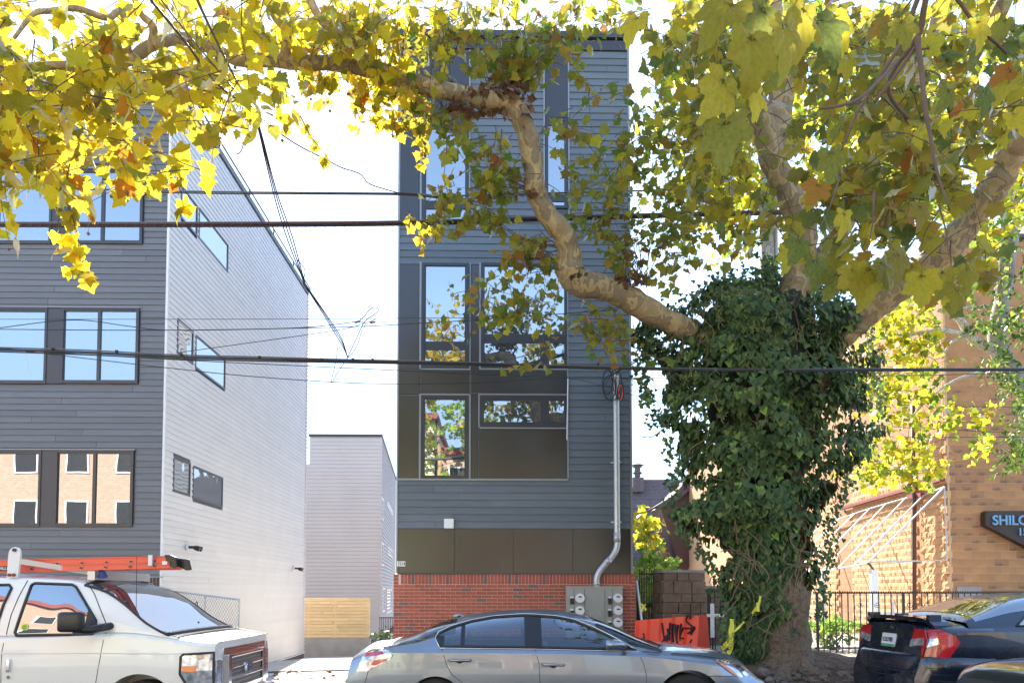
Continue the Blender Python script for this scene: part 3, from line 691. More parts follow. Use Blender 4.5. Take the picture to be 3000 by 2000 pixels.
recess = [(CS(2706,1600)[0], CS(2683,1600)[0]), (CS(2503,1600)[0], CS(2451,1600)[0]), (CS(2330,1600)[0], CS(2300,1600)[0])]
rz = -math.pi/2 - az; row = 0; z = CZ0 + CR/2
cands = []
while z < CZT - .05:
    t = .2 if row % 2 else .4
    while t < cl-.3:
        ta, tb = t-BLn/2, t+BLn/2
        rec = any(a < t < b for a, b in recess)
        rock = (z < zbeam+1.25) and not rec and not (zbeam-.15 < z < zbeam+.0)
        cands.append((t, z, rock)); t += .4055
    z += CR; row += 1
near = sorted([c for c in cands if c[2]], key=lambda c: c[0])[:max(0, 298-nfront)]
near = set(near)
for c in cands:
    t, z, rock = c; p = cp + cd*t + cn*(.0 if not rock else .03)
    if c in near: link('block', rd.choice(b_r), CH, loc=(p.x, p.y, z), rot=(0, 0, rz))
    else:
        q0 = p - cd*(BLn/2); q1 = p + cd*(BLn/2); inn = -cn*(.12+(.03 if rock else 0))
        tgt = strk if rock else stc; h2 = BHt/2
        if rock and t < 16:
            # rough face: 3x2 grid
            v = []; n0 = len(tgt.v)
            for j in range(3):
                for i in range(5):
                    ed = i in (0,4) or j in (0,2); w_ = q0.lerp(q1, i/4) + cn*(0 if ed else rd.uniform(.0,.03)); v.append((w_.x, w_.y, z-h2+h2*j))
            f = [(j*5+i, (j+1)*5+i, (j+1)*5+i+1, j*5+i+1) for j in range(2) for i in range(4)]; tgt.add(v, f)
        a0, a1, a2, a3 = q0, q1, q1+inn, q0+inn
        tgt.add([(a.x,a.y,z-h2) for a in (a0,a1,a2,a3)]+[(a.x,a.y,z+h2) for a in (a0,a1,a2,a3)], [(4,5,6,7),(0,3,2,1)] + ([] if (rock and t < 16) else [(0,1,5,4)]) + [(0,4,7,3),(1,2,6,5)])
stc.build('blockwork', M['cmu'], CH, kind='stuff'); strk.build('blockwork', M['rock'], CH, kind='stuff')
# side wall mortar plane and beam
MB().prism([cp+cn*-.004+Vector((0,0,-1)), cp+cd*cl+cn*-.004+Vector((0,0,-1)), cp+cd*cl+cn*-.004+Vector((0,0,CZT)), cp+cn*-.004+Vector((0,0,CZT))], -cn*.05).build('wall', M['cmu_mortar'], CH)
tb = CS(2472, 1489)[0]
MB().bar(cp+cn*.12+Vector((0,0,zbeam)), cp+cd*tb+cn*.12+Vector((0,0,zbeam)), .14, .09).build('lintel_beam', M['redmetal'], CH)
# downspout with offset
def c7(x, y): return 2300+x/2.613, 1200+y/2.613
o_ = .28
dp = [CS(*c7(980, -40), o_)[2], CS(*c7(982, 420), o_)[2], CS(*c7(985, 535), o_)[2], CS(*c7(945, 575), o_)[2], CS(*c7(950, 610), o_)[2], CS(*c7(985, 645), o_)[2], CS(*c7(990, 700), o_)[2], CS(*c7(990, 1500), o_)[2], CS(*c7(992, 1620), o_)[2]]
DS = thing('downspout', 'brown rain downspout with an offset bend on the sunlit block wall', 'drainpipe', dp[-1])
MB().tube(dp, .055, 10).build('pipe', M['brownmetal'], DS, smooth=True)
MB().bar(CS(*c7(945, 665), .2)[2], CS(*c7(1050, 650), .2)[2], .1, .12).build('bracket', M['redmetal'], DS)
# awning frame
AW = thing('awning_frame', 'bare white tubular awning frame leaning out from the sunlit block wall', 'awning frame', CS(*c7(1240,1150), .15)[2])
ups = [(1220,590),(1065,650),(925,675),(775,718),(650,755),(530,795),(415,835),(300,870)]; los = [(635,1170),(523,1195),(405,1213),(290,1228),(180,1241),(70,1252),(-40,1265),(-150,1278)]
A_ = [CS(*c7(*u), .14)[2] for u in ups]; B_ = [CS(*c7(*l), 2.1)[2] for l in los]
zl = sum(b.z for b in B_[:4])/4
for a_, b_ in zip(A_, B_): MB().tube([a_, b_], .022, 8).build('rafter', M['whitemetal'], AW)
MB().tube(A_, .022, 8).build('rail', M['galv'], AW); MB().tube(B_, .026, 8).build('rail', M['whitemetal'], AW)
k0 = CS(*c7(1240,1150), .14)[2]; MB().tube([B_[0]+Vector((0,0,.02)), k0], .02, 8).build('strut', M['galv'], AW); MB().tube([A_[0], k0], .018, 8).build('strut', M['galv'], AW)
k1 = CS(*c7(970,1150), .14)[2]; MB().tube([CS(*c7(970, 800), .14)[2], k1], .018, 8).build('strut', M['galv'], AW)
MB().tube([B_[0], Vector((B_[0].x+.15, B_[0].y, B_[0].z-.18))], .03, 8).build('bracket', M['brownmetal'], AW)
pb = Vector((B_[0].x+.17, B_[0].y+.05, B_[0].z-.18)); MB().box(pb.x-.09, pb.x+.09, pb.y-.07, pb.y+.07, CZ0, pb.z).build('post', M['white'], AW)
pc = B_[3]; MB().box(pc.x-.05, pc.x+.05, pc.y-.05, pc.y+.05, CZ0, pc.z-.03).build('post', M['white'], AW)
# sign and plaque on the front
SG = thing('church_sign', 'dark brown wedge shaped sign board with blue letters on the tan block front', 'sign', (P(2900,1510,CHY).x, CHY-.1, P(2900,1510,CHY).z))
sy = CHY-.22
MB().prism([P(*c7(1535,785), sy), P(*c7(1550,772), sy), P(3300, 1495, sy), P(3300, 1760, sy), P(*c7(1829,1035), sy), P(*c7(1535,882), sy)], (0, .2, 0)).build('board', M['sign'], SG)
def sgtext(s, px, py, hpx, wf):
    p = P(px, py, sy-.03); h = hpx/2104.6*sy
    for mt, dx, dd in (('sign_gold', .012, .012), ('sign_blue', 0, 0)):
        t = text_mb(s, h*1.38, .02, wf); t.v = [tuple(Vector(q)+Vector((dx, -dx*.5, 0))) for q in t.v]
        t.build('lettering', M[mt], SG, xf=Matrix.Translation(p+Vector((0, dd, 0))) @ FACE)
sgtext('SHILOH', 2907, 1536, 29, 1.0); sgtext('1514', 2983, 1568, 24, .95) if False else sgtext('15', 2981, 1567, 23, 1.0)
a, b, c, d = rectF(2805, 1717, 2876, 1752, CHY-.05)
pq = MB().box(a, b, CHY-.05, CHY-.003, c, d).build('plaque', M['plaque']); tag(pq, 'grey stone plaque low on the tan block front wall', 'plaque')
# yard behind fence, retaining curb
FNY = 13.2; FZB = P(2700, 1912, FNY).z; FZT = P(2700, 1733, FNY).z
yx0 = P(2380, 1900, FNY).x
sheet('church_yard', yx0-2.3, 40, FNY+.1, 19.2, lambda x, y: FZB-.03+.0*x, M['gravel_m'], 12, 6)
MB().box(yx0-2.3, 40, FNY-.12, FNY+.12, -.2, FZB-.05).build('yard_curb', M['concrete_dark'], kind='structure')
sheet('yard_path', yx0+.2, 14, 14.6, 15.9, lambda x, y: FZB-.015, M['concrete'], 4, 2)
def iron_fence(name, label, x0, x1, Y, z0, z1, sp=.115, post=1.6, nb=True, cat='fence'):
    T = thing(name, label, cat, (x0, Y, z0)); 
    MB().box(x0, x1, Y-.02, Y+.02, z1-.03, z1).build('rail', M['iron'], T); MB().box(x0, x1, Y-.015, Y+.015, z0+.09, z0+.115).build('rail', M['iron'], T)
    mb = MB()
    x = x0
    while x < x1: mb.disc((x, Y, z1+.006), (0,0,1), .012, .02, 5); x += .045
    mb.build('beading', M['iron'], T, kind='stuff')
    bar = MB().box(-.008, .008, -.008, .008, 0, z1-z0-.03); me = bpy.data.meshes.new('bar'); me.from_pydata(bar.v, [], bar.f); me.materials.append(M['iron'])
    pm = MB().box(-.02, .02, -.02, .02, -.1, z1-z0); pme = bpy.data.meshes.new('post'); pme.from_pydata(pm.v, [], pm.f); pme.materials.append(M['iron'])
    x = x0+.06; nx_ = x0
    while x < x1:
        if x >= nx_: link('post', pme, T, loc=(x, Y, z0)); nx_ += post
        else: link('bar', me, T, loc=(x, Y, z0))
        x += sp
    return T
FT = iron_fence('iron_fence', 'black iron railing fence in front of the sunlit block wall behind the parked cars', P(2385,1800,FNY).x, 14.5, FNY, FZB, FZT)
for px in (2520, 2570, 2665, 2712):  # scrolls
    pts = []
    for i in range(22):
        a_ = i*.42; r_ = 9*(1-i/26); pts.append(P(px+(r_*math.cos(a_))*(1 if px in (2520,2665) else -1), 1770+r_*math.sin(a_), FNY-.02))
    MB().tube(pts, .006, 5).build('scroll', M['iron'], FT)
# second iron fence part left of the tree
iron_fence('iron_fence', 'black iron railing fence between the brown stone pier and the ivy covered trunk', P(2068,1800,13.9).x, P(2200,1800,13.9).x, 13.9, .25, 1.72, cat='fence')
def cross(px, py0, py1, hx0, hx1, hy0, hy1, w_, Y, label):
    T = thing('white_cross', label, 'cross', P(px, py1, Y)); a = P(px-w_/2, py1, Y); b = P(px+w_/2, py0, Y)
    MB().box(a.x, b.x, Y-.02, Y+.02, a.z, b.z).build('upright', M['white'], T)
    c_ = P(hx0, hy1, Y); d_ = P(hx1, hy0, Y); MB().box(c_.x, d_.x, Y-.032, Y-.021, c_.z, d_.z).build('crossbar', M['white'], T)
    MB().box(a.x+.02, b.x-.02, Y-.01, Y+.01, FZB-.3, a.z).build('stake', M['iron'], T)
cross(2087, 1767, 1866, 2069, 2122, 1797, 1806, 9, 13.6, 'tall white wooden cross between the stone pier and the ivy trunk')
cross(2615, 1760, 1816, 2584, 2651, 1792, 1799, 7, 13.7, 'small white wooden cross behind the black fence by the white bench')
# bench
by = 15.0; a, b, c, d = rectF(2572, 1789, 2655, 1816, by)
BN = thing('white_bench', 'white slatted bench against the sunlit block wall behind the fence', 'bench', ((a+b)/2, by, FZB))
for i in range(4): MB().box(a, b, by+.2, by+.23, c+.0+i*(d-c)/4, c+(i+.7)*(d-c)/4).build('back_slat', M['white'], BN)
for i in range(4): MB().box(a, b, by-.25+i*.11, by-.17+i*.11, c-.06, c-.035).build('seat_slat', M['white'], BN)
for x in (a+.04, b-.04):
    MB().box(x-.025, x+.025, by-.25, by-.2, FZB, c-.04).build('leg', M['white'], BN); MB().box(x-.025, x+.025, by+.17, by+.22, FZB, d).build('leg', M['white'], BN)
MB().tube([P(2731,1760,14.5), P(2731,1793,14.5), P(2731,1850,14.5)], .02, 6).build('garden_stake', M['tape'], label='thin green and white garden stake behind the black fence', category='stake')

# ============================================================ brown stone pier, gate, barrier
PY_ = 14.4; a, b, c, d = rectF(1945, 1676, 2066, 1900, PY_)
PR = thing('stone_pier', 'thick brown sandstone gate pier beside the orange barrier', 'gate pier', ((a+b)/2, PY_, .2))
ztp = d; MB().box(a+.02, b-.02, PY_+.02, PY_+.88, -.1, ztp-.01).build('core', M['mortar'], PR)
MB().box(a-.02, b+.02, PY_-.02, PY_+.92, ztp, ztp+.05).build('coping', M['concrete_dark'], PR)
rd = random.Random(21); z = ztp-.006; flare = 0
while z > .0:
    h = rd.choice((.17, .22, .26)); x = a - flare
    xe = b + flare
    while x < xe-.05:
        L = rd.uniform(.16, .42); x2 = min(xe, x+L)
        if xe - x2 < .12: x2 = xe
        m = MB(); m.box(x+.006, x2-.006, PY_-.03-rd.uniform(0,.02)-flare*.5, PY_+.3, z-h+.008, z-.002); m.build('stone', M['stone'], PR, bevel=.012); x = x2
    for y0 in (PY_+.31, PY_+.6):
        m = MB(); m.box(a-.03-flare, a+.1, y0, y0+.26, z-h+.008, z-.002); m.build('stone', M['stone'], PR, bevel=.012)
        m = MB(); m.box(b-.1, b+.03+flare, y0, y0+.26, z-h+.008, z-.002); m.build('stone', M['stone'], PR, bevel=.012)
    z -= h; flare += .012
WLs = thing('stone_wall', 'low brown stone wall behind the white cross, running behind the ivy trunk', 'wall', (b+1, 15.6, .2))
zt2 = P(2120, 1723, 15.6).z; rd = random.Random(4); z = zt2
MB().box(b+.0, b+1.9, 15.63, 15.9, -.2, zt2-.02).build('core', M['mortar'], WLs)
MB().box(b-.05, b+1.9, 15.55, 15.95, zt2, zt2+.06).build('coping', M['concrete_dark'], WLs)
while z > .1:
    h = rd.choice((.2, .25)); x = b
    while x < b+1.9:
        L = rd.uniform(.2, .5); m = MB(); m.box(x+.006, x+L-.006, 15.57+rd.uniform(-.01,.02), 15.7, z-h+.01, z-.002); m.build('stone', M['stone'], WLs, bevel=.012); x += L
    z -= h
GT = thing('iron_gate', 'tall black iron gate between the red brick base and the stone pier', 'gate', P(1905, 1840, 15.2))
gy = 15.2
for i in range(15):
    px = 1874+i*4.9; top = 1664+(i % 3)*3; MB().bar(P(px, top, gy), P(px, 1890, gy), .018, .018).build('bar', M['iron'], GT)
for py in (1770, 1680, 1775): MB().bar(P(1872, py, gy-.02), P(1943, py, gy-.02), .03, .03).build('rail', M['iron'], GT)
MB().tube([P(1940, 1690, gy-.3), P(1936, 1750, gy-.3), P(1941, 1860, gy-.3)], [.08,.1,.09], 8).build('wrapped_post', M['black'], GT)
MB().box(P(1862,1800,gy).x, P(1872,1800,gy).x, gy-.1, gy-.05, .1, P(1866,1700,gy).z).build('stile', M['iron'], GT)
LP = thing('leaning_pole', 'thin grey metal pole leaning between the brick base and the iron gate', 'pole', P(1885, 1850, 14.3))
MB().tube([P(1865, 1700, 14.3), P(1884, 1850, 14.0)], .025, 8).build('shaft', M['galv'], LP)
# orange barrier, jersey profile swept from far left to near right
q0 = P(1874, 1900, 13.0); q1 = P(2030, 1900, 11.75); q0.z = q1.z = g(2.6)+.12
ax = (q1-q0); LBAR = ax.length+.25; ax.normalize(); nb_ = Vector((ax.y, -ax.x, 0))
zt0 = P(1874, 1816, 13.0).z; zt1 = P(2030, 1800, 11.75).z
OB = thing('plastic_barrier', 'orange plastic traffic barrier tagged with black graffiti behind the silver sedan', 'barrier', q0)
mb = MB(); ns = 64; prof = ((.30, 0), (.30, .12), (.14, .45), (.085, 1.0))
def barrier_off(t):
    u = (t*5.2) % 1.0; return -.055 if .12 < u < .34 else 0.0
sec = []
for i in range(ns+1):
    t = i/ns; c0 = q0 + ax*LBAR*t; zt = zt0+(zt1-zt0)*t; row = []
    for sgn in (1, -1):
        pr = prof if sgn > 0 else prof[::-1]
        for (w_, hz) in pr:
            off = barrier_off(t) if 0 < i < ns and hz > .05 else 0
            row.append(c0 + nb_*sgn*(w_+off*1.0) + Vector((0,0,(zt-c0.z)*hz)))
    sec.append(row)
k = len(sec[0]); mb.add([p for r_ in sec for p in r_], [(i*k+j, i*k+(j+1)%k, (i+1)*k+(j+1)%k, (i+1)*k+j) for i in range(ns) for j in range(k)] + [tuple(range(k))[::-1], tuple(ns*k+j for j in range(k))])
ob = mb.build('shell', M['orange'], OB, fixn=True)
def gr(x, y):  # graffiti point from the crop at (1800,1340) x2.8 onto the barrier face
    px, py = 1800+x/2.8, 1340+y/2.8
    return PP(px, py, q0 + nb_*.125, nb_)
for st in (((388,1352),(400,1440),(415,1500),(440,1470)),((385,1520),(420,1470),(455,1440)),((432,1400),(440,1450),(436,1510)),((455,1350),(448,1430),(452,1500)),((475,1360),(470,1440),(480,1510)),((492,1360),(500,1440),(515,1520)),((520,1370),(508,1430),(512,1500),(525,1515)),((545,1360),(535,1440),(540,1500)),((560,1400),(535,1470),(565,1480)),((560,1395),(655,1398)),((600,1300),(590,1340),(640,1385),(655,1395),(600,1440)),((600,1300),(625,1290),(620,1320)),((655,1395),(640,1420),(625,1450)),((633,1490),(622,1520)),((236,1440),(245,1475),(232,1480))):
    pts = [gr(*s) for s in st]; m = MB(); m.tube(spline(pts, 4) if len(pts) > 2 else pts, .016 if st[0][0] not in (520, 475) else .024, 5); m.build('graffiti', M['ink'], OB)

# ============================================================ old roofed building far behind
OY = 62.0; T = thing('old_stone_hall', 'distant old hall with dark shingle roof seen between the slate house and the ivy tree', 'building', P(1930, 1700, OY))
x0 = P(1780, 1600, OY).x; x1 = P(2120, 1600, OY).x; zr = P(1930, 1404, OY+4).z; ze = P(1930, 1662, OY).z
mb = MB(); nr = 26
for i in range(nr):
    ya = OY+4*i/nr; yb = OY+4*(i+1)/nr; za = ze+(zr-ze)*i/nr; zb_ = ze+(zr-ze)*(i+1)/nr
    mb.add([(x0,ya-.05,za),(x1,ya-.05,za),(x1,yb,zb_-.0),(x0,yb,zb_-.0),(x0,ya-.05,za-.06),(x1,ya-.05,za-.06)], [(0,1,2,3),(4,5,1,0)])
rf = mb.build('roof', M['shingle'], T); MB().box(x0, x1, OY+.2, OY+8, -1, ze).build('wall', M['stone'], T)
MB().prism([(x0,OY+4,zr),(x0,OY+8,ze),(x0,OY+.3,ze)], (x1-x0,0,0)).build('gable', M['stone'], T)
cxx = P(1869, 1400, OY+3).x; czz = P(1869, 1408, OY+3).z
m = MB(); m.box(cxx-.5, cxx+.5, OY+2.8, OY+3.6, czz-1, czz+.3); m.disc((cxx, OY+3.2, czz+.9), (0,0,1), .28, 1.0, 12); m.disc((cxx, OY+3.2, czz+1.35), (0,0,1), .42, .12, 12); m.disc((cxx, OY+3.2, czz+.75), (0,0,1), .42, .12, 12)
m.tube([(cxx, OY+3.2, czz+1.45), (cxx, OY+3.2, czz+1.7)], [.62, .1], 12); m.build('chimney', M['shingle'], rf)
dy = 56.0
DM = thing('gabled_porch', 'dark brown gabled roof projecting in front of the distant shingle roof', 'porch', P(1960, 1660, dy))
MB().prism([P(1924,1480,dy), P(1970,1452,dy), P(2014,1404,dy), P(2060,1370,dy), P(2060,1400,dy), P(1975,1476,dy), P(1940,1484,dy)], (0,4,0)).build('roof', M['shingle'], DM)
MB().prism([P(1934,1484,dy+.3), P(1975,1478,dy+.3), P(2060,1402,dy+.3), P(2060,1662,dy+.3), P(1992,1662,dy+.3)], (0,3,0)).build('wall', M['brownmetal'], DM)
MB().prism([P(1905,1570,dy-1), P(1925,1570,dy-1), P(1975,1672,dy-1), P(1905,1672,dy-1)], (0,3,0)).build('lower_wall', M['stone'], DM)
MB().bar(P(1921,1570,dy-1.1), P(1974,1668,dy-1.1), .2, .35).build('bargeboard', M['redmetal'], DM)

# ============================================================ across the street, behind the camera (seen in windows and paint)
AC = thing('cream_row_house', 'cream clapboard row house across the street, seen only as reflections in glass', 'building', (-6, -9, 0))
MB().box(-14, -3.4, -17, -9, -1, 10.6).build('wall', M['cream'], AC); MB().box(-14.1, -3.2, -17, -8.7, 10.6, 10.9).build('roof', M['redmetal'], AC)
mb = MB(); z = .4
while z < 10.5: mb.add([(-14,-8.98,z),(-3.4,-8.98,z),(-3.4,-8.995,z+.12),(-14,-8.995,z+.12)], [(0,1,2,3)]); z += .12
mb.build('siding', M['cream'], AC, kind='stuff')
for zz in (1.2, 4.2, 7.4):
    for xx in (-12, -10, -8, -5.9):
        o = MB().box(xx, xx+1.3, -9.0, -8.93, zz, zz+1.5).build('window', M['white'], AC); MB().box(xx+.08, xx+.62, -8.93, -8.92, zz+.08, zz+1.42).build('pane', M['black'], o); MB().box(xx+.68, xx+1.22, -8.93, -8.92, zz+.08, zz+1.42).build('pane', M['black'], o)
AC = thing('brick_row_house', 'red brick row house across the street, seen only as reflections in glass', 'building', (0, -9, 0))
mb = brickmat('old_brick', (.42,.27,.19), (.48,.33,.24), (.5,.42,.36), 2.4); MB().box(-3.3, 2.6, -17, -9.1, -1, 8.8).build('wall', mb, AC); MB().box(-3.4, 2.7, -17, -8.9, 8.8, 9.2).build('cornice', M['redmetal'], AC)
for zz in (1.2, 4.2, 6.6):
    for xx in (-2.7, -.8, 1.1):
        o = MB().box(xx, xx+1.0, -9.1, -9.04, zz, zz+1.6).build('window', M['white'], AC); MB().box(xx+.08, xx+.92, -9.04, -9.03, zz+.08, zz+1.52).build('pane', M['black'], o)
AC = thing('tan_row_house', 'tan brick row house across the street, seen only as reflections in paintwork', 'building', (8, -9, 0))
MB().box(6.2, 18, -17, -9.2, -1, 7.4).build('wall', pbr('tan_wall', (.42,.32,.22), .9, var=.2), AC); MB().box(6, 18.2, -17, -9, 7.4, 7.8).build('cornice', M['cream'], AC)
for zz in (1.4, 4.4):
    for xx in (7, 9.4, 11.8, 14.2):
        o = MB().box(xx, xx+1.1, -9.2, -9.14, zz, zz+1.7).build('window', M['white'], AC); MB().box(xx+.08, xx+1.02, -9.14, -9.13, zz+.08, zz+1.62).build('pane', M['black'], o)

AC = thing('long_brick_row_house', 'long old brick row house further left across the street, seen in the lower left windows', 'building', (-20, -9, 0))
MB().box(-26, -14.1, -17, -9.1, -1, 11).build('wall', mb, AC); MB().box(-26.2, -14.0, -17, -8.9, 11, 11.4).build('cornice', M['redmetal'], AC)
for zz in (1.2, 4.6, 7.8):
    for xx in (-25, -22.4, -19.8, -17.2):
        o = MB().box(xx, xx+1.2, -9.1, -9.04, zz, zz+1.8).build('window', M['white'], AC); MB().box(xx+.08, xx+1.12, -9.04, -9.03, zz+.08, zz+1.72).build('pane', M['black'], o)
AC = thing('pale_row_house', 'pale clapboard row house furthest left across the street, seen in the lower left windows', 'building', (-32, -9, 0))
MB().box(-42, -26.3, -17, -9.1, -1, 10.6).build('wall', M['cream'], AC); MB().box(-42, -26.2, -17, -8.9, 10.6, 11).build('cornice', M['white'], AC)
for zz in (1.2, 4.6, 7.6):
    for xx in (-40, -37, -34, -31, -28.5):
        o = MB().box(xx, xx+1.4, -9.1, -9.04, zz, zz+1.8).build('window', M['white'], AC); MB().box(xx+.08, xx+1.32, -9.04, -9.03, zz+.08, zz+1.72).build('pane', M['black'], o)
# ============================================================ vehicles
M['rubber'] = pbr('tyre_rubber', (.022,.021,.02), .85, var=.2, bump=.3)
M['alloy'] = pbr('alloy_wheel', (.35,.35,.36), .3, metal=.9, var=.05)
M['chrome'] = pbr('chrome', (.75,.75,.76), .08, metal=1, var=.02)
M['carglass'] = glassy('car_glass', (.50,.55,.51), .10, transp=1, wave=.004, wscale=3)
M['carglass_dark'] = glassy('dark_car_glass', (.03,.045,.055), .40, wave=.010, wscale=1.6, top=.62)
M['cabin'] = pbr('cabin_trim', (.035,.035,.037), .7, var=.1)
M['seatcloth'] = pbr('seat_cloth', (.16,.15,.14), .9, var=.1)
M['lens_clear'] = pbr('clear_lens', (.55,.57,.60), .08, metal=.6, var=.45, scale=14, coat=1, detail=1)
M['lens_red'] = pbr('red_lens', (.50,.012,.02), .12, var=.25, scale=10, coat=1)
M['lens_amber'] = pbr('amber_lens', (.85,.22,.02), .15, var=.1, coat=1)
M['silver'] = paint('silver_grey_paint', (.25,.285,.335), .75, .30)
M['vanwhite'] = paint('white_van_paint', (.80,.775,.725), 0, .32)
M['navy'] = paint('black_blue_paint', (.008,.013,.030), .1, .25)
M['darkpaint'] = paint('charcoal_paint', (.03,.03,.03), .3, .3)

class Car:
    """lofted body. local x forward, y left(+)/near(-), z up from the ground"""
    def __init__(s, root, X0, Yc, z0, L, W, deck, belt, roof, zbot=.2, wb=.93, wr=.66, hmax=.4, tilt=.0, plan=None, endr=None):
        s.root, s.X0, s.Yc, s.z0, s.L, s.W = root, X0, Yc, z0, L, W/2
        s.deck, s.belt, s.roof, s.zbot, s.wb, s.wr, s.hmax = deck, belt, roof, zbot, wb, wr, hmax
        s.xf = Matrix.Translation((X0, Yc, z0)); s.plan = plan; s.endr = endr or (lambda x, z: 0)
    def w(s, x):
        if s.plan: return s.W * smooth_interp(s.plan, x)
        a = min(x, .7)/.7; b = min(s.L-x, .9)/.9
        return s.W * (1 - .20*(1-a)**2.2) * (1 - .26*(1-b)**2.2)
    def sec(s, x):
        w = s.w(x); zs = smooth_interp(s.belt, x); zt = max(smooth_interp(s.deck, x), zs+.005); zb = s.zbot
        h = zs - zb
        return [(0,zb),(w*.80,zb),(w*.945,zb+.02),(w*.975,zb+.10),(w*.992,zb+h*.35),(w*1.0,zb+h*.6),(w*.995,zb+h*.78),(w*.975,zs-.045),(w*.935,zs-.008),(w*.86,zs+(zt-zs)*.35),(w*.6,zs+(zt-zs)*.85),(w*.3,zt-.004),(0,zt)]
    def side(s, x, z, off=0):
        """point on the near side surface of the lower body"""
        q = s.sec(x); y = q[5][0]
        for (y0, z0), (y1, z1) in zip(q[2:9], q[3:10]):
            if z0 <= z <= z1: y = y0+(y1-y0)*(z-z0)/(z1-z0+1e-9); break
        else:
            if z > q[8][1]: y = q[8][0]
        return Vector((x+s.endr(x, z), -(y+off), z))
    def gw(s, x): return s.w(x)*s.wb
    def gsec(s, x, a, off=0):
        """greenhouse, a in [-1,1] (−1 near belt, 0 centre, 1 far belt)"""
        zb = smooth_interp(s.belt, x)-.01; zt = max(smooth_interp(s.roof, x), zb+.004); H = zt-zb; t = min(1, H/s.hmax)
        wb_ = s.gw(x); wr_ = wb_ + (s.W*s.wr - wb_)*t; dr = min(.055, H*.3); k = .58; A = abs(a); sg = -1 if a < 0 else 1
        if A >= k:
            u = (1-A)/(1-k); y = wb_ + (wr_-wb_)*(u**1.25); z = zb + (zt-dr-zb)*u; n = Vector((0, sg, .25))
        else:
            u = A/k; y = wr_*u; z = zt - dr*u**2.6; n = Vector((0, sg*u*u*.6, 1))
        n.normalize(); return Vector((x, sg*y, z)) + n*off
    def gside(s, x, z, off=0):
        zb = smooth_interp(s.belt, x)-.01; zt = max(smooth_interp(s.roof, x), zb+.004); H = zt-zb; t = min(1, H/s.hmax)
        wb_ = s.gw(x); wr_ = wb_ + (s.W*s.wr - wb_)*t; dr = min(.055, H*.3)
        u = min(1.0, max(0, (z-zb)/max(1e-4, zt-dr-zb))); return Vector((x, -(wb_+(wr_-wb_)*u**1.25+off), z))
    def body(s, mat, wheels, wr_, n=110, ybase=.95):
        k = len(s.sec(1)); V = []; m = MB()
        for i in range(n+1):
            x = s.L*i/n; x = s.L*(.5-.5*math.cos(math.pi*i/n))*.35 + x*.65
            q = s.sec(x); ring = [(x+s.endr(x,z), -y, z) for y, z in q] + [(x+s.endr(x,z), y, z) for y, z in q[-2:0:-1]]; V.append(ring)
        kk = len(V[0]); m.add([p for r_ in V for p in r_], [(i*kk+j, (i+1)*kk+j, (i+1)*kk+(j+1)%kk, i*kk+(j+1)%kk) for i in range(n) for j in range(kk)] + [tuple(range(kk)), tuple(n*kk+j for j in range(kk-1,-1,-1))])
        o = m.build('body', mat, s.root, xf=s.xf, fixn=True)
        cuts = []
        for (wx, wz, r_) in wheels:
            for sg in (-1, 1):
                c = MB(); c.disc((wx, sg*s.W*.93, wz), (0,1,0), r_, s.W*.62, 40); co = c.build('cut', M['cabin'], s.root, xf=s.xf, fixn=True)
                md = o.modifiers.new('b', 'BOOLEAN'); md.object = co; md.operation = 'DIFFERENCE'; md.solver = 'EXACT'; cuts.append(co)
        bpy.context.view_layer.update()
        dg = bpy.context.evaluated_depsgraph_get(); me = bpy.data.meshes.new_from_object(o.evaluated_get(dg)); o.modifiers.clear(); o.data = me
        for c in cuts: bpy.data.objects.remove(c)
        me.shade_smooth()
        try: me.set_sharp_from_angle(angle=R(32))
        except Exception: pass
        s.bodyo = o; return o
    def house(s, mat, x0, x1, holes, nx=150, na=64, glassrear=None, glassfront=None):
        """holes: list of polygons in x,z on the sides"""
        def inside(poly, x, z):
            c = False; n = len(poly)
            for i in range(n):
                (xa, za), (xb, zb) = poly[i], poly[(i+1)%n]
                if (za > z) != (zb > z) and x < (xb-xa)*(z-za)/(zb-za)+xa: c = not c
            return c
        V = []; F = []
        for i in range(nx+1):
            x = x0+(x1-x0)*i/nx
            for j in range(na+1): V.append(s.gsec(x, -1+2*j/na))
        for i in range(nx):
            for j in range(na):
                q = (i*(na+1)+j, (i+1)*(na+1)+j, (i+1)*(na+1)+j+1, i*(na+1)+j+1); c = sum((V[p] for p in q), Vector())/4; a = -1+2*(j+.5)/na
                if abs(a) > .58 and any(inside(h, c.x, c.z) for h in holes): continue
                if glassfront and glassfront[0] < c.x < glassfront[1] and abs(a) < glassfront[2]: continue
                if glassrear and glassrear[0] < c.x < glassrear[1] and abs(a) < glassrear[2]: continue
                F.append(q)
        m = MB(); m.add(V, F); o = m.build('roof', mat, s.root, smooth=True, xf=s.xf); return o
    def patch(s, name, mat, poly, off, f='g', parent=None, mirror=True, sub=.05, **kw):
        """polygon in (x,z) laid on the side surface (both sides)"""
        bm = bmesh.new(); vs_ = [bm.verts.new((x, 0, z)) for x, z in poly]; bm.faces.new(vs_)
        bmesh.ops.triangulate(bm, faces=bm.faces)
        for _ in range(5):
            es = [e for e in bm.edges if e.calc_length() > sub]
            if not es: break
            bmesh.ops.subdivide_edges(bm, edges=es, cuts=1); bmesh.ops.triangulate(bm, faces=[q for q in bm.faces if len(q.verts) > 3])
        fn = s.gside if f == 'g' else s.side
        V = [fn(v.co.x, v.co.z, off) for v in bm.verts]; F = [tuple(v.index for v in q.verts) for q in bm.faces] if not bm.verts.index_update() else []
        bm.free(); outs = []
        for sg in ((1, -1) if mirror else (1,)):
            m = MB(); m.add([(p.x, p.y*sg, p.z) for p in V], F); outs.append(m.build(name, mat, parent or s.root, smooth=True, xf=s.xf, **kw))
        return outs
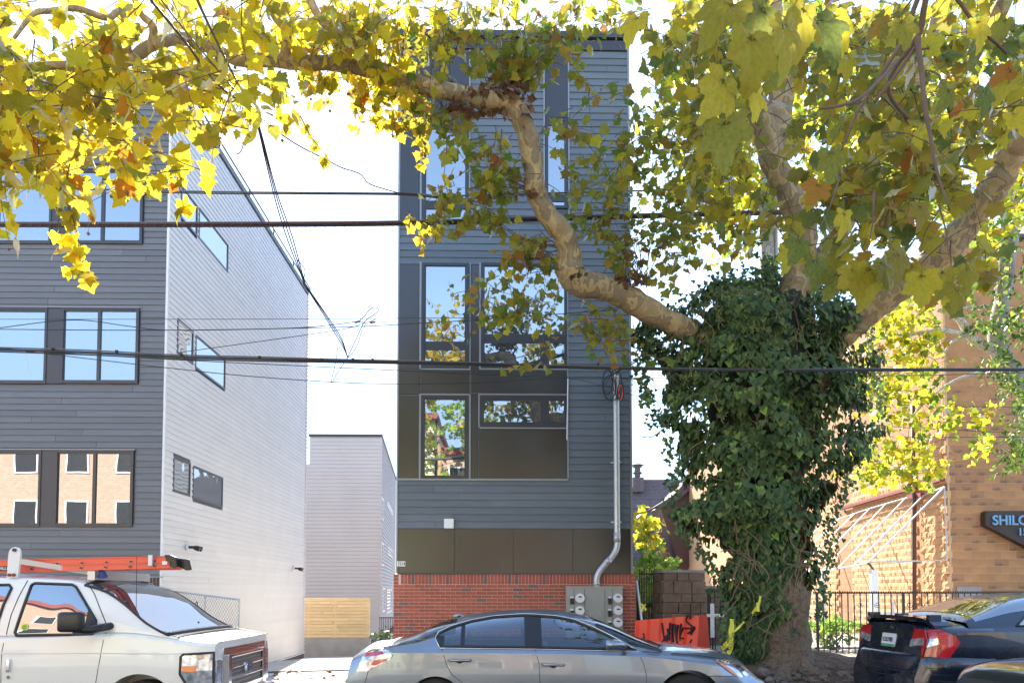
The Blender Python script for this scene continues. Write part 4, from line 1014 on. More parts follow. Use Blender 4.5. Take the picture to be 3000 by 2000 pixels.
    def ring(s, name, mat, poly, off, r_, f='g', parent=None, closed=True, mirror=True, n=5):
        fn = s.gside if f == 'g' else s.side; pts = []
        P_ = poly + [poly[0]] if closed else poly
        for (a, b), (c, d) in zip(P_, P_[1:]):
            k = max(1, int(math.hypot(c-a, d-b)/.06))
            pts += [fn(a+(c-a)*i/k, b+(d-b)*i/k, off) for i in range(k)]
        pts.append(fn(*P_[-1], off))
        for sg in ((1, -1) if mirror else (1,)):
            m = MB(); m.tube([(p.x, p.y*sg, p.z) for p in pts], r_, n); m.build(name, mat, parent or s.root, smooth=True, xf=s.xf)
    def top_glass(s, name, mat, x0, x1, a1, off=.004, nx=20, na=24):
        V = [s.gsec(x0+(x1-x0)*i/nx, -a1+2*a1*j/na, off) for i in range(nx+1) for j in range(na+1)]
        F = [(i*(na+1)+j, (i+1)*(na+1)+j, (i+1)*(na+1)+j+1, i*(na+1)+j+1) for i in range(nx) for j in range(na)]
        m = MB(); m.add(V, F); return m.build(name, mat, s.root, smooth=True, xf=s.xf)
    def wheel(s, x, z, r_, wd=.21, spokes=7):
        for sg in (-1, 1):
            yo = sg*(s.W-.03); yi = yo - sg*wd; T = MB(); n = 40
            prof = [(r_*.62, yo-sg*.015), (r_*.80, yo), (r_*.94, yo-sg*.01), (r_, yo-sg*.04), (r_, yi+sg*.04), (r_*.9, yi), (r_*.6, yi)]
            V = [(x+p*math.cos(2*math.pi*k/n), y, z+p*math.sin(2*math.pi*k/n)) for p, y in prof for k in range(n)]
            T.add(V, [(i*n+k, i*n+(k+1)%n, (i+1)*n+(k+1)%n, (i+1)*n+k) for i in range(len(prof)-1) for k in range(n)])
            w_ = T.build('wheel', M['rubber'], s.root, smooth=True, xf=s.xf, fixn=True)
            m = MB(); m.disc((x, yo-sg*.06, z), (0,1,0), r_*.63, .02, 40)
            for k in range(spokes):
                a = 2*math.pi*k/spokes; m.bar((x, yo-sg*.03, z), (x+r_*.6*math.cos(a), yo-sg*.03, z+r_*.6*math.sin(a)), .035, .05)
            m.disc((x, yo-sg*.02, z), (0,1,0), r_*.15, .04, 16); m.build('rim', M['alloy'], w_, xf=s.xf)
    def arch(s, x, z, r_, mat, w_=.02):
        for sg in (-1, 1):
            pts = [Vector((x+r_*math.cos(a), 0, z+r_*math.sin(a))) for a in [math.pi*(1.08-1.16*i/24) for i in range(25)]]
            pp = []
            for p in pts:
                q = s.side(p.x, max(p.z, s.zbot+.03), -.004); pp.append((p.x, q.y*(-sg)*-1 if sg < 0 else -q.y, p.z))
            m = MB(); m.tube(pp, w_, 6); m.build('arch_lip', mat, s.root, smooth=True, xf=s.xf)
    def mir(s, pts, X=0): return pts

def toL(px, py, Y, X0, z0):
    p = P(px, py, Y); return p.x-X0, p.z-z0
def lst(pts, Y, X0, z0): return [toL(a, b, Y, X0, z0) for a, b in pts]

# ---------------------------------------------------------------- silver sedan
YS, YC = 7.9, 8.8; X0 = P(1031, 1990, 8.4).x; X1 = P(2226, 1998, 8.4).x; z0 = g(.5)
S_ = thing('silver_sedan', 'silver grey four door sedan parked side on in front of the red brick base', 'car', ((X0+X1)/2, YC, z0))
L = X1-X0
top = lst([(1058,1893),(1072,1889),(1096,1878),(1164,1872),(1242,1844),(1276,1827),(1344,1806),(1429,1791),(1514,1784),(1600,1783),(1663,1791),(1718,1803),(1772,1823),(1840,1854),(1905,1884),(1952,1885),(2010,1889),(2078,1897),(2129,1908),(2163,1924),(2197,1946),(2210,1966)], YC, X0, z0)
top = [(0, top[0][1]-.05)] + [t for t in top if .03 < t[0] < L-.03] + [(L, top[-1][1]-.05)]
blt = lst([(1070,1915),(1130,1899),(1290,1899),(1568,1901),(1789,1906),(1867,1909),(2000,1922),(2100,1938),(2170,1958),(2205,1985)], 7.95, X0, z0)
blt = [(0, blt[0][1]-.06)] + [t for t in blt if .03 < t[0] < L-.03] + [(L, blt[-1][1]-.05)]
cowl = toL(1915, 1886, YC, X0, z0)[0]; rgb = toL(1160, 1872, YC, X0, z0)[0]
deck = [(x, z) for x, z in top if x < rgb+.01] + [(rgb+.35, lerp(blt, rgb+.3)-.0), (cowl-.5, lerp(blt, cowl-.5)+.0)] + [(x, z) for x, z in top if x > cowl-.02]
roof = [(x, z) for x, z in top if rgb-.08 < x < cowl+.08]
def endS(x, z):  # raked bumper faces
    a = max(0, 1-x/.5); b = max(0, 1-(L-x)/.6)
    return a*a*max(0, z-.62)*.25 - b*b*max(0, z-.5)*.55
car = Car(S_, X0, YC, z0, L, 1.80, deck, blt, roof, zbot=.17, wb=.93, wr=.63, hmax=.42, endr=endS)
fw = (toL(2017, 1973, 7.95, X0, z0)[0], .335); rw = (toL(1276, 1990, 7.95, X0, z0)[0], .335)
za_f = toL(2017, 1961, 7.92, X0, z0)[1]; za_r = toL(1276, 1979, 7.92, X0, z0)[1]
car.body(M['silver'], [(fw[0], .36, za_f-.36), (rw[0], .36, za_r-.36)], .36)
for q, za in ((fw, za_f), (rw, za_r)):
    car.wheel(q[0], .345, .335+.5*(za-.72)); car.arch(q[0], .36, za-.36+.004, M['silver'], .014)
gp = lst([(1290,1896),(1274,1867),(1283,1850),(1320,1833),(1378,1816),(1446,1804),(1531,1798),(1568,1799),(1636,1804),(1690,1815),(1745,1837),(1793,1861),(1840,1888),(1867,1905),(1789,1904),(1568,1899)], 8.02, X0, z0)
def shrink(poly, d):
    cx = sum(p[0] for p in poly)/len(poly); cz = sum(p[1] for p in poly)/len(poly); out = []
    n = len(poly)
    for i in range(n):
        (ax_, az_), (bx, bz), (cx_, cz_) = poly[i-1], poly[i], poly[(i+1)%n]
        t1 = Vector((bx-ax_, bz-az_)).normalized(); t2 = Vector((cx_-bx, cz_-bz)).normalized(); nn = Vector((-(t1.y+t2.y), t1.x+t2.x))
        if nn.length < 1e-6: nn = Vector((-t1.y, t1.x))
        nn.normalize()
        if nn.dot(Vector((cx-bx, cz-bz))) < 0: nn = -nn
        out.append((bx+nn.x*d, bz+nn.y*d))
    return out
gf = (toL(1722, 1805, YC, X0, z0)[0], toL(1896, 1880, YC, X0, z0)[0], .80); gr_ = (toL(1176, 1868, YC, X0, z0)[0], toL(1345, 1807, YC, X0, z0)[0], .74)
hole = shrink(gp, .015)
car.house(M['silver'], rgb-.03, cowl+.02, [hole], glassrear=(gr_[0]+.02, gr_[1]-.02, gr_[2]-.03), glassfront=(gf[0]+.02, gf[1]-.02, gf[2]-.03))
car.top_glass('windscreen', M['carglass'], gf[0], gf[1], gf[2]); car.top_glass('rear_window', M['carglass'], gr_[0], gr_[1], gr_[2])
# side glass, black frame, chrome
g_in = shrink(gp, .03)
def clip_x(poly, x0, x1):
    def cl(poly, f, inter):
        out = []
        for i in range(len(poly)):
            a, b = poly[i-1], poly[i]
            fa, fb = f(a), f(b)
            if fb:
                if not fa: out.append(inter(a, b))
                out.append(b)
            elif fa: out.append(inter(a, b))
        return out
    it = lambda X: (lambda a, b: (X, a[1]+(b[1]-a[1])*(X-a[0])/(b[0]-a[0])))
    poly = cl(poly, lambda p: p[0] >= x0, it(x0)); return cl(poly, lambda p: p[0] <= x1, it(x1))
xb0, xb1 = toL(1540, 1850, 8.0, X0, z0)[0], toL(1585, 1850, 8.0, X0, z0)[0]; xq0, xq1 = toL(1351, 1850, 8.0, X0, z0)[0], toL(1360, 1850, 8.0, X0, z0)[0]
xc = toL(1300, 1870, 8.0, X0, z0)[0]
car.patch('side_window', M['carglass'], clip_x(g_in, xc, xq0), .001); car.patch('side_window', M['carglass'], clip_x(g_in, xq1, xb0), .001); car.patch('side_window', M['carglass'], clip_x(g_in, xb1, g_in[12][0]-.09), .001)
car.patch('pillar_trim', M['black'], clip_x(shrink(gp, .006), xb0-.01, xb1+.01), .004); car.patch('pillar_trim', M['black'], clip_x(shrink(gp, .006), xq0-.005, xq1+.005), .004)
car.patch('pillar_trim', M['black'], clip_x(shrink(gp, .006), gp[1][0], xc+.005), .004); car.patch('mirror_sail', M['black'], clip_x(shrink(gp, .006), g_in[12][0]-.10, gp[13][0]), .004)
car.ring('window_seal', M['black'], shrink(gp, .02), .003, .016); car.ring('chrome_trim', M['chrome'], gp, .004, .007)
# seams
def seam(pts, Y=7.92, mir=True): car.ring('door_seam', M['black'], lst(pts, Y, X0, z0), -.0015, .0045, f='b', closed=False, mirror=mir, n=4)
seam([(1293,1899),(1300,1918),(1310,1949),(1324,1973),(1358,2000),(1375,2040),(1385,2090)]); seam([(1568,1901),(1579,1942),(1582,2000),(1584,2100)]); seam([(1869,1909),(1884,1939),(1893,1975),(1893,2000),(1888,2100)])
def on_side(px, py, off=0, Y=7.95):
    x, z = toL(px, py, Y, X0, z0); return car.side(x, z, off)
for (px, py, L2) in ((1315+32, 1931, .12), (1588+32, 1944, .12)):
    q = on_side(px, py, .0); m = MB(); m.tube([q+Vector((-L2,-.012,0)), q+Vector((-L2+.02,-.04,.0)), q+Vector((L2-.02,-.04,-.004)), q+Vector((L2,-.012,-.004))], .014, 8)
    m.build('handle', M['alloy'], S_, smooth=True, xf=car.xf)
    m = MB(); m.tube([q+Vector((-.055,.004,-.012)), q+Vector((0,.0,-.02)), q+Vector((.055,.004,-.012))], [.006,.020,.006], 10); m.build('handle_recess', M['cabin'], S_, smooth=True, xf=car.xf)
# mirror
for sg in (1, -1):
    q = toL(1805, 1888, 7.8, X0, z0); y = -(car.W+.08)*sg
    m = MB(); m.tube([(q[0]-.11, y, q[1]-.0), (q[0]-.10, y, q[1]), (q[0]-.02, y, q[1]+.005), (q[0]+.07, y+.02*sg, q[1]-.005), (q[0]+.12, y+.04*sg, q[1]-.02)], [.03,.062,.066,.05,.012], 14)
    m.v = [(a, y+(b-y)*1.1, q[1]+(c-q[1])*.86) for a, b, c in m.v]
    o = m.build('wing_mirror', M['silver'], S_, smooth=True, xf=car.xf); MB().bar((q[0]+.08, y, q[1]-.03), (q[0]+.14, -(car.W*.9)*sg, q[1]-.05), .05, .03).build('mirror_arm', M['black'], o, xf=car.xf)
# lamps
hl = lst([(2083,1930),(2099,1923),(2146,1934),(2177,1949),(2202,1974),(2194,1978),(2155,1978),(2122,1952)], 8.15, X0, z0)
for o in car.patch('headlight', M['lens_clear'], hl, .006, f='b', sub=.03): pass
am = lst([(2083,1931),(2110,1941),(2136,1959),(2158,1978),(2150,1978),(2125,1962),(2100,1943)], 8.13, X0, z0)
car.patch('indicator', M['lens_amber'], am, .010, f='b', sub=.03)
tl = lst([(1045,1962),(1058,1912),(1089,1897),(1140,1895),(1155,1914),(1150,1924),(1079,1962)], 8.1, X0, z0)
tl = [(max(.012, a), b) for a, b in tl]
car.patch('tail_light', M['lens_clear'], tl, .006, f='b', sub=.03)
car.patch('tail_light_band', M['lens_red'], [(max(.012, a), b) for a, b in lst([(1090,1944),(1098,1930),(1145,1922),(1138,1930),(1105,1944)], 8.08, X0, z0)], .011, f='b', sub=.03)
car.patch('tail_light_band', M['lens_red'], [(max(.012, a), b) for a, b in lst([(1060,1920),(1075,1908),(1125,1903),(1130,1911),(1080,1918)], 8.08, X0, z0)], .011, f='b', sub=.03)
car.ring('boot_seam', M['black'], lst([(1143,1888),(1143,1897),(1155,1914),(1150,1924),(1079,1963),(1068,2010)], 8.0, X0, z0), -.001, .004, f='b', closed=False)
car.ring('bonnet_seam', M['black'], lst([(1880,1905),(1960,1912),(2060,1920),(2140,1932),(2190,1960)], 8.0, X0, z0), .0, .004, f='b', closed=False)
car.ring('bumper_seam', M['black'], lst([(2060,1975),(2120,1976),(2215,1980)], 8.05, X0, z0), -.001, .004, f='b', closed=False)
fin = toL(1345, 1796, YC, X0, z0); MB().tube([(fin[0]-.06, 0, fin[1]-.05), (fin[0], 0, fin[1]-.015), (fin[0]+.09, 0, fin[1]-.045)], [.03,.02,.012], 8).build('antenna_fin', M['silver'], S_, smooth=True, xf=car.xf)
for k, dx in enumerate((-.05, .3)):
    MB().tube([(cowl+.03, .3-dx*2, lerp(top, cowl)-.005), (cowl-.18, -.2-dx, lerp(top, cowl-.18)+.012)], .012, 5).build('wiper', M['black'], S_, xf=car.xf)
# cabin
def cabin(car, xs, zs, hz=.62):
    for x in xs:
        for y in (-.38, .38):
            m = MB(); m.box(x-.07, x+.07, y-.23, y+.23, zs-.5, zs+.02); o = m.build('seat', M['seatcloth'], car.root, xf=car.xf, bevel=.04)
            m = MB(); m.box(x-.08, x-.0, y-.13, y+.13, zs+.05, zs+.22); m.build('headrest', M['seatcloth'], o, xf=car.xf, bevel=.03)
zbelt = lerp(blt, L*.45)
cabin(car, (rgb+.75, rgb+1.75), zbelt+.06)
sx = rgb+2.35; MB().tube([(sx+.06*math.sin(a), .38+.18*math.cos(a), zbelt+.02+.17*math.sin(a)) for a in [i*math.pi/10 for i in range(21)]], .014, 6, cap=False).build('steering_wheel', M['black'], S_, xf=car.xf)
MB().box(cowl-.45, cowl-.02, -.7, .7, zbelt-.25, zbelt-.03).build('dashboard', M['cabin'], S_, xf=car.xf, bevel=.03)
def deckpanel(car, x0, x1, z): MB().box(x0, x1, -.74, .74, z-.02, z).build('cabin_floor', M['cabin'], car.root, xf=car.xf)
deckpanel(car, rgb+.25, cowl-.1, zbelt+.012)

# ---------------------------------------------------------------- white van
VN = 7.95; VCY = VN+1.0; VX1 = P(768, 1960, 9.67).x; VL = 5.6; VX0 = VX1-VL; vz0 = g(-5)
V_ = thing('white_van', 'white cargo van with chrome grille and an orange ladder on its roof rack', 'van', ((VX0+VX1)/2, VCY, vz0))
tv = lst([(-900,1686),(0,1685),(170,1684),(306,1690),(374,1704),(418,1718),(473,1752),(510,1782),(558,1820),(599,1847),(640,1853),(680,1859),(731,1869),(762,1879)], VCY, VX0, vz0)
cowlv = toL(480, 1853, VCY, VX0, vz0)[0]
tv = [(0, tv[1][1])] + [t for t in tv if .05 < t[0] < VL-.02] + [(VL, tv[-1][1]-.03)]
bv = lst([(-900,1858),(46,1858),(282,1850),(350,1849),(476,1862),(560,1878),(629,1892),(680,1902),(740,1912)], VN+.03, VX0, vz0)
bv = [(0, bv[1][1])] + [t for t in bv if .05 < t[0] < VL-.02]; bv = bv + [(VL, bv[-1][1]-.02)]
cx = toL(612, 1850, VCY, VX0, vz0)[0]
dv = [(0, bv[0][1]+.01), (cx-.7, lerp(bv, cx-.7)+.01)] + [(x, z) for x, z in tv if x > cx-.03]
rv = [(x, z) for x, z in tv if x < cx+.05]
planv = [(0,1),(VL-1.0,1),(VL-.5,.985),(VL-.25,.965),(VL-.08,.93),(VL,.90)]
van = Car(V_, VX0, VCY, vz0, VL, 2.0, dv, bv, rv, zbot=.35, wb=.95, wr=.80, hmax=.6, plan=planv)
vw = toL(406, 1973, VN, VX0, vz0)[0]; vza = toL(406, 1973, VN, VX0, vz0)[1]
van.body(M['vanwhite'], [(vw, .42, vza-.42), (vw-3.5, .42, vza-.42)], .42)
for x in (vw, vw-3.5): van.wheel(x, .36, .38, .24); van.arch(x, .42, vza-.42+.003, M['vanwhite'], .012)
dwin = lst([(73,1712),(83,1707),(192,1711),(204,1718),(279,1816),(282,1840),(272,1857),(51,1860),(46,1852)], VN+.06, VX0, vz0)
bwin = lst([(-190,1712),(6,1712),(15,1722),(0,1772),(-14,1856),(-190,1858)], VN+.06, VX0, vz0)
gv = (toL(372, 1704, VCY, VX0, vz0)[0], toL(600, 1848, VCY, VX0, vz0)[0], .86)
van.house(M['vanwhite'], .02, cx+.03, [], nx=160)
van.top_glass('windscreen', M['carglass_dark'], gv[0]-.03, gv[1]-.04, .57, off=.006)
for a1 in (.585,):
    for sg in (-1, 1):
        pts = [van.gsec(gv[0]-.05+(gv[1]-gv[0]+.02)*i/20, sg*a1, .005) for i in range(21)]; MB().tube(pts, .014, 5).build('window_seal', M['black'], V_, xf=van.xf, smooth=True)
    for xx in (gv[0]-.05, gv[1]-.03):
        pts = [van.gsec(xx, -a1+2*a1*i/20, .005) for i in range(21)]; MB().tube(pts, .014 if xx < gv[1]-.1 else .03, 5).build('window_seal', M['black'], V_, xf=van.xf, smooth=True)
van.patch('door_window', M['carglass_dark'], dwin, .004); van.ring('window_seal', M['black'], dwin, .004, .017)
van.patch('side_window', M['carglass_dark'], bwin, .004); van.ring('window_seal', M['black'], bwin, .004, .017)
van.patch('quarter_trim', M['black'], lst([(252,1782),(279,1816),(282,1840),(272,1857),(246,1858)], VN+.06, VX0, vz0), .008)
stk = toL(73, 1836, VN+.06, VX0, vz0); q = van.gside(*stk, .008); MB().disc(q, (0,1,0), .04, .003, 20).build('sticker', M['tape'], V_, xf=van.xf); MB().disc(q+Vector((0,-.003,0)), (0,1,0), .028, .003, 20).build('sticker', pbr('green_sticker', (.2,.45,.08)), V_, xf=van.xf)
def vseam(pts, f='b', nm='door_seam', r_=.005, off=-.001): van.ring(nm, M['black'], lst(pts, VN+.02, VX0, vz0), off, r_, f=f, closed=False, n=4)
vseam([(13,1862),(8,1905),(5,2000),(5,2100)]); vseam([(51,1698),(34,1745),(20,1800),(13,1858)], f='g', off=.002); vseam([(308,1835),(303,1875),(296,1925),(282,2000),(270,2100)])
van.ring('crease', M['vanwhite'], lst([(-200,1913),(0,1913),(290,1912),(527,1914)], VN, VX0, vz0), .0, .006, f='b', closed=False)
vseam([(308,1833),(352,1838),(478,1858),(560,1874),(632,1884)], nm='bonnet_seam', r_=.004, off=.0)
vseam([(225,1701),(256,1740),(308,1833)], f='g', nm='pillar_seam', off=.002)
# handle
q = van.side(*toL(27, 1948, VN, VX0, vz0)); MB().box(q.x-.02, q.x+.02, q.y-.03, q.y+.01, q.z-.07, q.z+.07).build('handle', M['chrome'], V_, xf=van.xf, bevel=.008)
q = van.side(*toL(25, 1982, VN, VX0, vz0)); MB().disc(q, (0,1,0), .02, .02, 14).build('lock', M['chrome'], V_, xf=van.xf)
# mirror
for sg in (1, -1):
    qx, qz = toL(209, 1822, 7.72, VX0, vz0); y = (-1.22)*sg
    m = MB(); m.box(qx-.135, qx+.12, y-.06, y+.06, qz-.105, qz+.11); o = m.build('wing_mirror', M['black'], V_, xf=van.xf, bevel=.035); sm_by_angle(o, 50)
    MB().tube([(qx+.02, y, qz-.07), (qx+.16, y+.05*sg, qz-.085), (qx+.26, -.93*sg, qz-.05)], [.05,.045,.04], 8).build('mirror_arm', M['black'], o, xf=van.xf, smooth=True)
# nose: grille, lamps, bumper
nx = VL+.005
def nose(px, py, Y): # picture point on the nose plane -> local y,z
    p = PP(px, py, (VX1+.01, 0, 0), Vector((1,0,0))); return p.y-VCY, p.z-vz0
zt_ = lerp(tv, VL)-.0
G_ = MB(); yw = .62; gz0, gz1 = .62, 1.12
gz1 = toL(762, 1883, 9.0, VX0, vz0)[1]; gz0 = gz1-.52
G_ = MB(); G_.box(nx-.04, nx+.03, -yw-.10, yw+.10, gz0-.02, gz1); go = G_.build('grille', M['chrome'], V_, xf=van.xf, bevel=.015)
MB().box(nx+.0, nx+.036, -yw+.09, yw-.09, gz0+.03, gz1-.11).build('grille_opening', M['black'], go, xf=van.xf)
for i in range(4):
    z = gz0+.03+(gz1-.14-gz0)*(i)/3; MB().box(nx+.02, nx+.06, -yw+.06, yw-.06, z-.012, z+.022).build('grille_bar', M['chrome'], go, xf=van.xf, bevel=.006)
for sg in (-1, 1): MB().box(nx+.0, nx+.065, sg*(yw-.02)-.05, sg*(yw-.02)+.05, gz0+.0, gz1-.08).build('grille_bar', M['chrome'], go, xf=van.xf, bevel=.01)
mb = MB()
for i in range(26): mb.box(nx+.037, nx+.042, -yw+.1+i*.04, -yw+.106+i*.04, gz0+.04, gz1-.12)
for i in range(9): mb.box(nx+.037, nx+.042, -yw+.1, yw-.1, gz0+.05+i*.042, gz0+.055+i*.042)
mb.build('grille_mesh', M['galv'], go, kind='stuff', xf=van.xf)
em = MB(); em.tube([Vector((nx+.055, 0, (gz0+gz1)/2-.02)), Vector((nx+.085, 0, (gz0+gz1)/2-.02))], [.12,.115], 28); em.v = [(a, b, (c-(gz0+gz1)/2+.02)*.62+(gz0+gz1)/2-.02) for a, b, c in em.v]; eo = em.build('emblem', M['chrome'], go, xf=van.xf)
em = MB(); em.disc((nx+.087, 0, (gz0+gz1)/2-.02), (1,0,0), .09, .01, 28); em.v = [(a, b, (c-(gz0+gz1)/2+.02)*.58+(gz0+gz1)/2-.02) for a, b, c in em.v]; em.build('emblem', pbr('emblem_blue', (.03,.04,.14), .3), go, xf=van.xf)
t = text_mb('Ford', .07, .002, 1.0); t.build('lettering', M['chrome'], go, xf=van.xf @ Matrix.Translation((nx+.094, -.075, (gz0+gz1)/2-.045)) @ Matrix.Rotation(R(90),4,'Z') @ FACE)
hlv = lst([(544,1920),(550,1913),(638,1909),(640,2000),(561,2003),(542,1970)], 8.1, VX0, vz0); hlv = [(min(a, VL-.005), b) for a, b in hlv]
van.ring('lamp_bezel', M['cabin'], hlv, .004, .014, f='b')
van.patch('headlight', M['lens_clear'], hlv, .006, f='b', sub=.04)
van.patch('indicator', M['lens_amber'], [(min(a, VL-.01), b) for a, b in lst([(546,1947),(587,1946),(587,1963),(550,1963)], 8.1, VX0, vz0)], .010, f='b', sub=.04)
for sg in (-1, 1):
    MB().box(nx-.01, nx+.02, sg*.80-.09, sg*.80+.09, gz0+.0, gz1-.12).build('headlight', M['lens_clear'], V_, xf=van.xf, bevel=.01)
MB().box(VL-.1, VL+.10, -.98, .98, .42, gz0-.05).build('bumper', M['chrome'], V_, xf=van.xf, bevel=.04)
# wipers, aerial
for (a, b, c_) in (((1520,1000),(1330,925),(1220,918)), ((1760,1020),(1640,950),(1560,937))):
    yy = VCY-.5 if a[0] < 1600 else VCY+.1
    pts = [P(a[0]/2.94, 1500+a[1]/2.94, yy), P(b[0]/2.94, 1500+b[1]/2.94, yy+.05), P(c_[0]/2.94, 1500+c_[1]/2.94, yy+.05)]; MB().tube(pts, .009, 5).build('wiper', M['black'], V_)
    m0 = pts[2]; MB().tube([m0+Vector((-.32,-.03,-.02)), m0+Vector((.22,.02,-.015))], .012, 5).build('wiper_blade', M['black'], V_)
MB().tube([P(398, 1850, 8.15), P(401, 1628, 8.15)], .0035, 4).build('aerial', M['black'], V_); MB().disc(P(398, 1848, 8.15), (0,0,1), .03, .03, 12).build('aerial_base', M['black'], V_)
# roof rack parts and ladder
rz_ = P(60, 1690, 8.3).z
m = MB(); Yr = 8.15; pa = [P(20,1690,Yr), P(24,1625,Yr), P(27,1612,Yr), P(34,1604,Yr), P(43,1601,Yr), P(52,1604,Yr), P(58,1612,Yr), P(59,1625,Yr), P(52,1690,Yr)]
rk = m.prism(pa, (0,.03,0)).build('rack_upright', M['white'], V_)
MB().disc(P(42,1610,Yr-.01), (0,1,0), .02, .02, 12).build('rack_hole', M['black'], rk)
for px in (27, 40): MB().disc(P(px,1683,Yr-.01), (0,1,0), .018, .02, 10).build('bolt', M['redmetal'], rk)
MB().bar(P(58,1643,Yr+.02), P(305,1682,Yr+.35), .03, .06).build('rack_brace', M['galv'], V_)
MB().box(P(285,1680,8.5).x, P(306,1680,8.5).x, 8.3, 9.6, rz_-.03, rz_+.07).build('rack_crossbar', M['galv'], V_)
MB().box(P(20,1680,8.2).x, P(50,1680,8.2).x, 8.2, 9.7, rz_-.02, rz_+.04).build('rack_crossbar', M['white'], V_)
MB().tube([P(294,1665,8.38), P(300,1676,8.36), P(302,1690,8.38)], [.03,.035,.05], 8).build('rack_clamp', pbr('blue_clamp', (.02,.06,.25), .4), V_)
LD = thing('extension_ladder', 'orange fibreglass extension ladder with black rubber feet lying on the white van rack', 'ladder', (VX0+2, 8.6, rz_+.1))
M['ladder'] = pbr('orange_fibreglass', (.78,.13,.07), .5, var=.06, scale=3, stretch=(.3,3,8))
xe = P(490, 1640, 8.35)
def rail(Y, pl_top, pl_bot, pr_top, pr_bot, nm='rail'):
    a0, a1, b0, b1 = P(*pl_top, Y), P(*pl_bot, Y), P(*pr_top, Y), P(*pr_bot, Y)
    h = .035
    m = MB()
    for (s0, s1, e0, e1) in ((a0, a0.lerp(a1,.14), b0, b0.lerp(b1,.14)), (a0.lerp(a1,.86), a1, b0.lerp(b1,.86), b1)):
        m.add([s0, e0, e1, s1, s0+Vector((0,h,0)), e0+Vector((0,h,0)), e1+Vector((0,h,0)), s1+Vector((0,h,0))], [(0,3,2,1),(4,5,6,7),(0,1,5,4),(1,2,6,5),(2,3,7,6),(3,0,4,7)])
    s0, s1, e0, e1 = a0.lerp(a1,.14), a0.lerp(a1,.86), b0.lerp(b1,.14), b0.lerp(b1,.86); o_ = Vector((0,.01,0)); o2 = Vector((0,.02,0))
    m.add([s0+o_, e0+o_, e1+o_, s1+o_, s0+o2, e0+o2, e1+o2, s1+o2], [(0,3,2,1),(4,5,6,7),(0,1,5,4),(1,2,6,5),(2,3,7,6),(3,0,4,7)])
    return m.build(nm, M['ladder'], LD)
rail(8.33, (-260,1645), (-260,1665), (488,1627), (490,1645)); rail(8.31, (-260,1664), (-260,1684), (495,1644), (496,1663))
rail(8.76, (-260,1662), (-260,1682), (528,1646), (530,1668)); rail(8.74, (-260,1645), (-260,1661), (500,1631), (505,1645))
for i in range(16):
    x = P(455-i*71.5, 1652, 8.33).x
    for dz, yy in ((.0, 8.31), (.055, 8.33)):
        t = (x-P(-260,1660,8.3).x)/(xe.x-P(-260,1660,8.3).x); zz = P(-260, 1675, 8.3).z*(1-t)+P(490, 1655, 8.3).z*t + dz
        MB().tube([(x, yy-.006, zz), (x, 8.8, zz)], .016, 8).build('rung', M['galv'], LD); MB().disc((x, yy-.008, zz), (0,1,0), .013, .006, 10).build('rung_hole', M['black'], LD)
for (Y, dx) in ((8.33, 0), (8.76, .02)):
    a0 = P(482, 1624, Y); m = MB()
    m.prism([P(481,1624,Y), P(498,1624,Y), P(515,1632,Y), P(519,1660,Y), P(505,1661,Y), P(490,1655,Y)], (0,.05,0)); m.build('foot', M['black'], LD, bevel=.006)
    m = MB(); m.prism([P(516,1634,Y+.1), P(550,1637,Y+.1), P(558,1668,Y+.1), P(545,1670,Y+.1), P(524,1660,Y+.1)], (0,.05,0)); m.build('foot', M['black'], LD, bevel=.006)
MB().box(P(435,1640,8.28).x, P(446,1640,8.28).x, 8.27, 8.30, P(440,1656,8.28).z, P(440,1625,8.28).z).build('rung_lock', M['whitemetal'], LD)
MB().box(P(474,1650,8.28).x, P(488,1650,8.28).x, 8.285, 8.30, P(480,1653,8.28).z, P(480,1643,8.28).z).build('label_plate', M['white'], LD)
p0 = P(-14, 1668, 8.295); lb = MB().box(p0.x-.2, P(20,1664,8.29).x, 8.293, 8.30, p0.z-.012, p0.z+.042).build('label_plate', M['black'], LD)
t = text_mb('VILLE', .045, .001, 1.1); t.build('lettering', M['white'], lb, xf=Matrix.Translation((P(-4,1665,8.29).x, 8.29, p0.z)) @ FACE)

# ---------------------------------------------------------------- black sedan at the right, seen from behind
BY = 8.0; BYC = 8.88; BX0 = P(2745, 1950, BY+.1).x-.12; bz0 = g(6); BLn_ = 4.7
K = thing('black_sedan', 'black sedan with a boot spoiler and red tail lights right of the ivy tree', 'car', (BX0+2.3, BYC, bz0))
tb_ = lst([(2676,1820),(2728,1795),(2778,1775),(2846,1752),(2914,1740),(3000,1735)], BYC, BX0, bz0)
zbt = toL(2800, 1838, 8.05, BX0, bz0)[1]; zdk = zbt+.06
tb_ = [(0,zdk-.03),(.12,zdk),(.45,zdk+.01)] + [t for t in tb_ if t[0] > .5]; xl = tb_[-1][0]; zr_ = tb_[-1][1]
tb_ += [(xl+.5, zr_+.015), (xl+1.0, zr_-.03), (BLn_-1.35, zbt+.12), (BLn_-1.0, zbt-.0), (BLn_-.3, zbt-.12), (BLn_, zbt-.28)]
bb = [(0,zbt-.05),(.15,zbt-.02),(.9,zbt),(2.5,zbt-.02),(BLn_-1.1,zbt-.06),(BLn_-.3,zbt-.18),(BLn_,zbt-.32)]
dk = [(0,zdk-.03),(.12,zdk),(.45,zdk+.01),(.9,zbt),(2.8,zbt-.02),(BLn_-1.3,zbt+.0),(BLn_-1.0,zbt-.0),(BLn_-.3,zbt-.12),(BLn_,zbt-.28)]
def endK(x, z):
    a = max(0, 1-x/.5); b = max(0, 1-(BLn_-x)/.5); t=max(0,min(1,(.70-z)/.10)); return a*a*(max(0, z-.70)*.16) - .10*a*t*t*(3-2*t) - b*b*max(0, z-.5)*.5
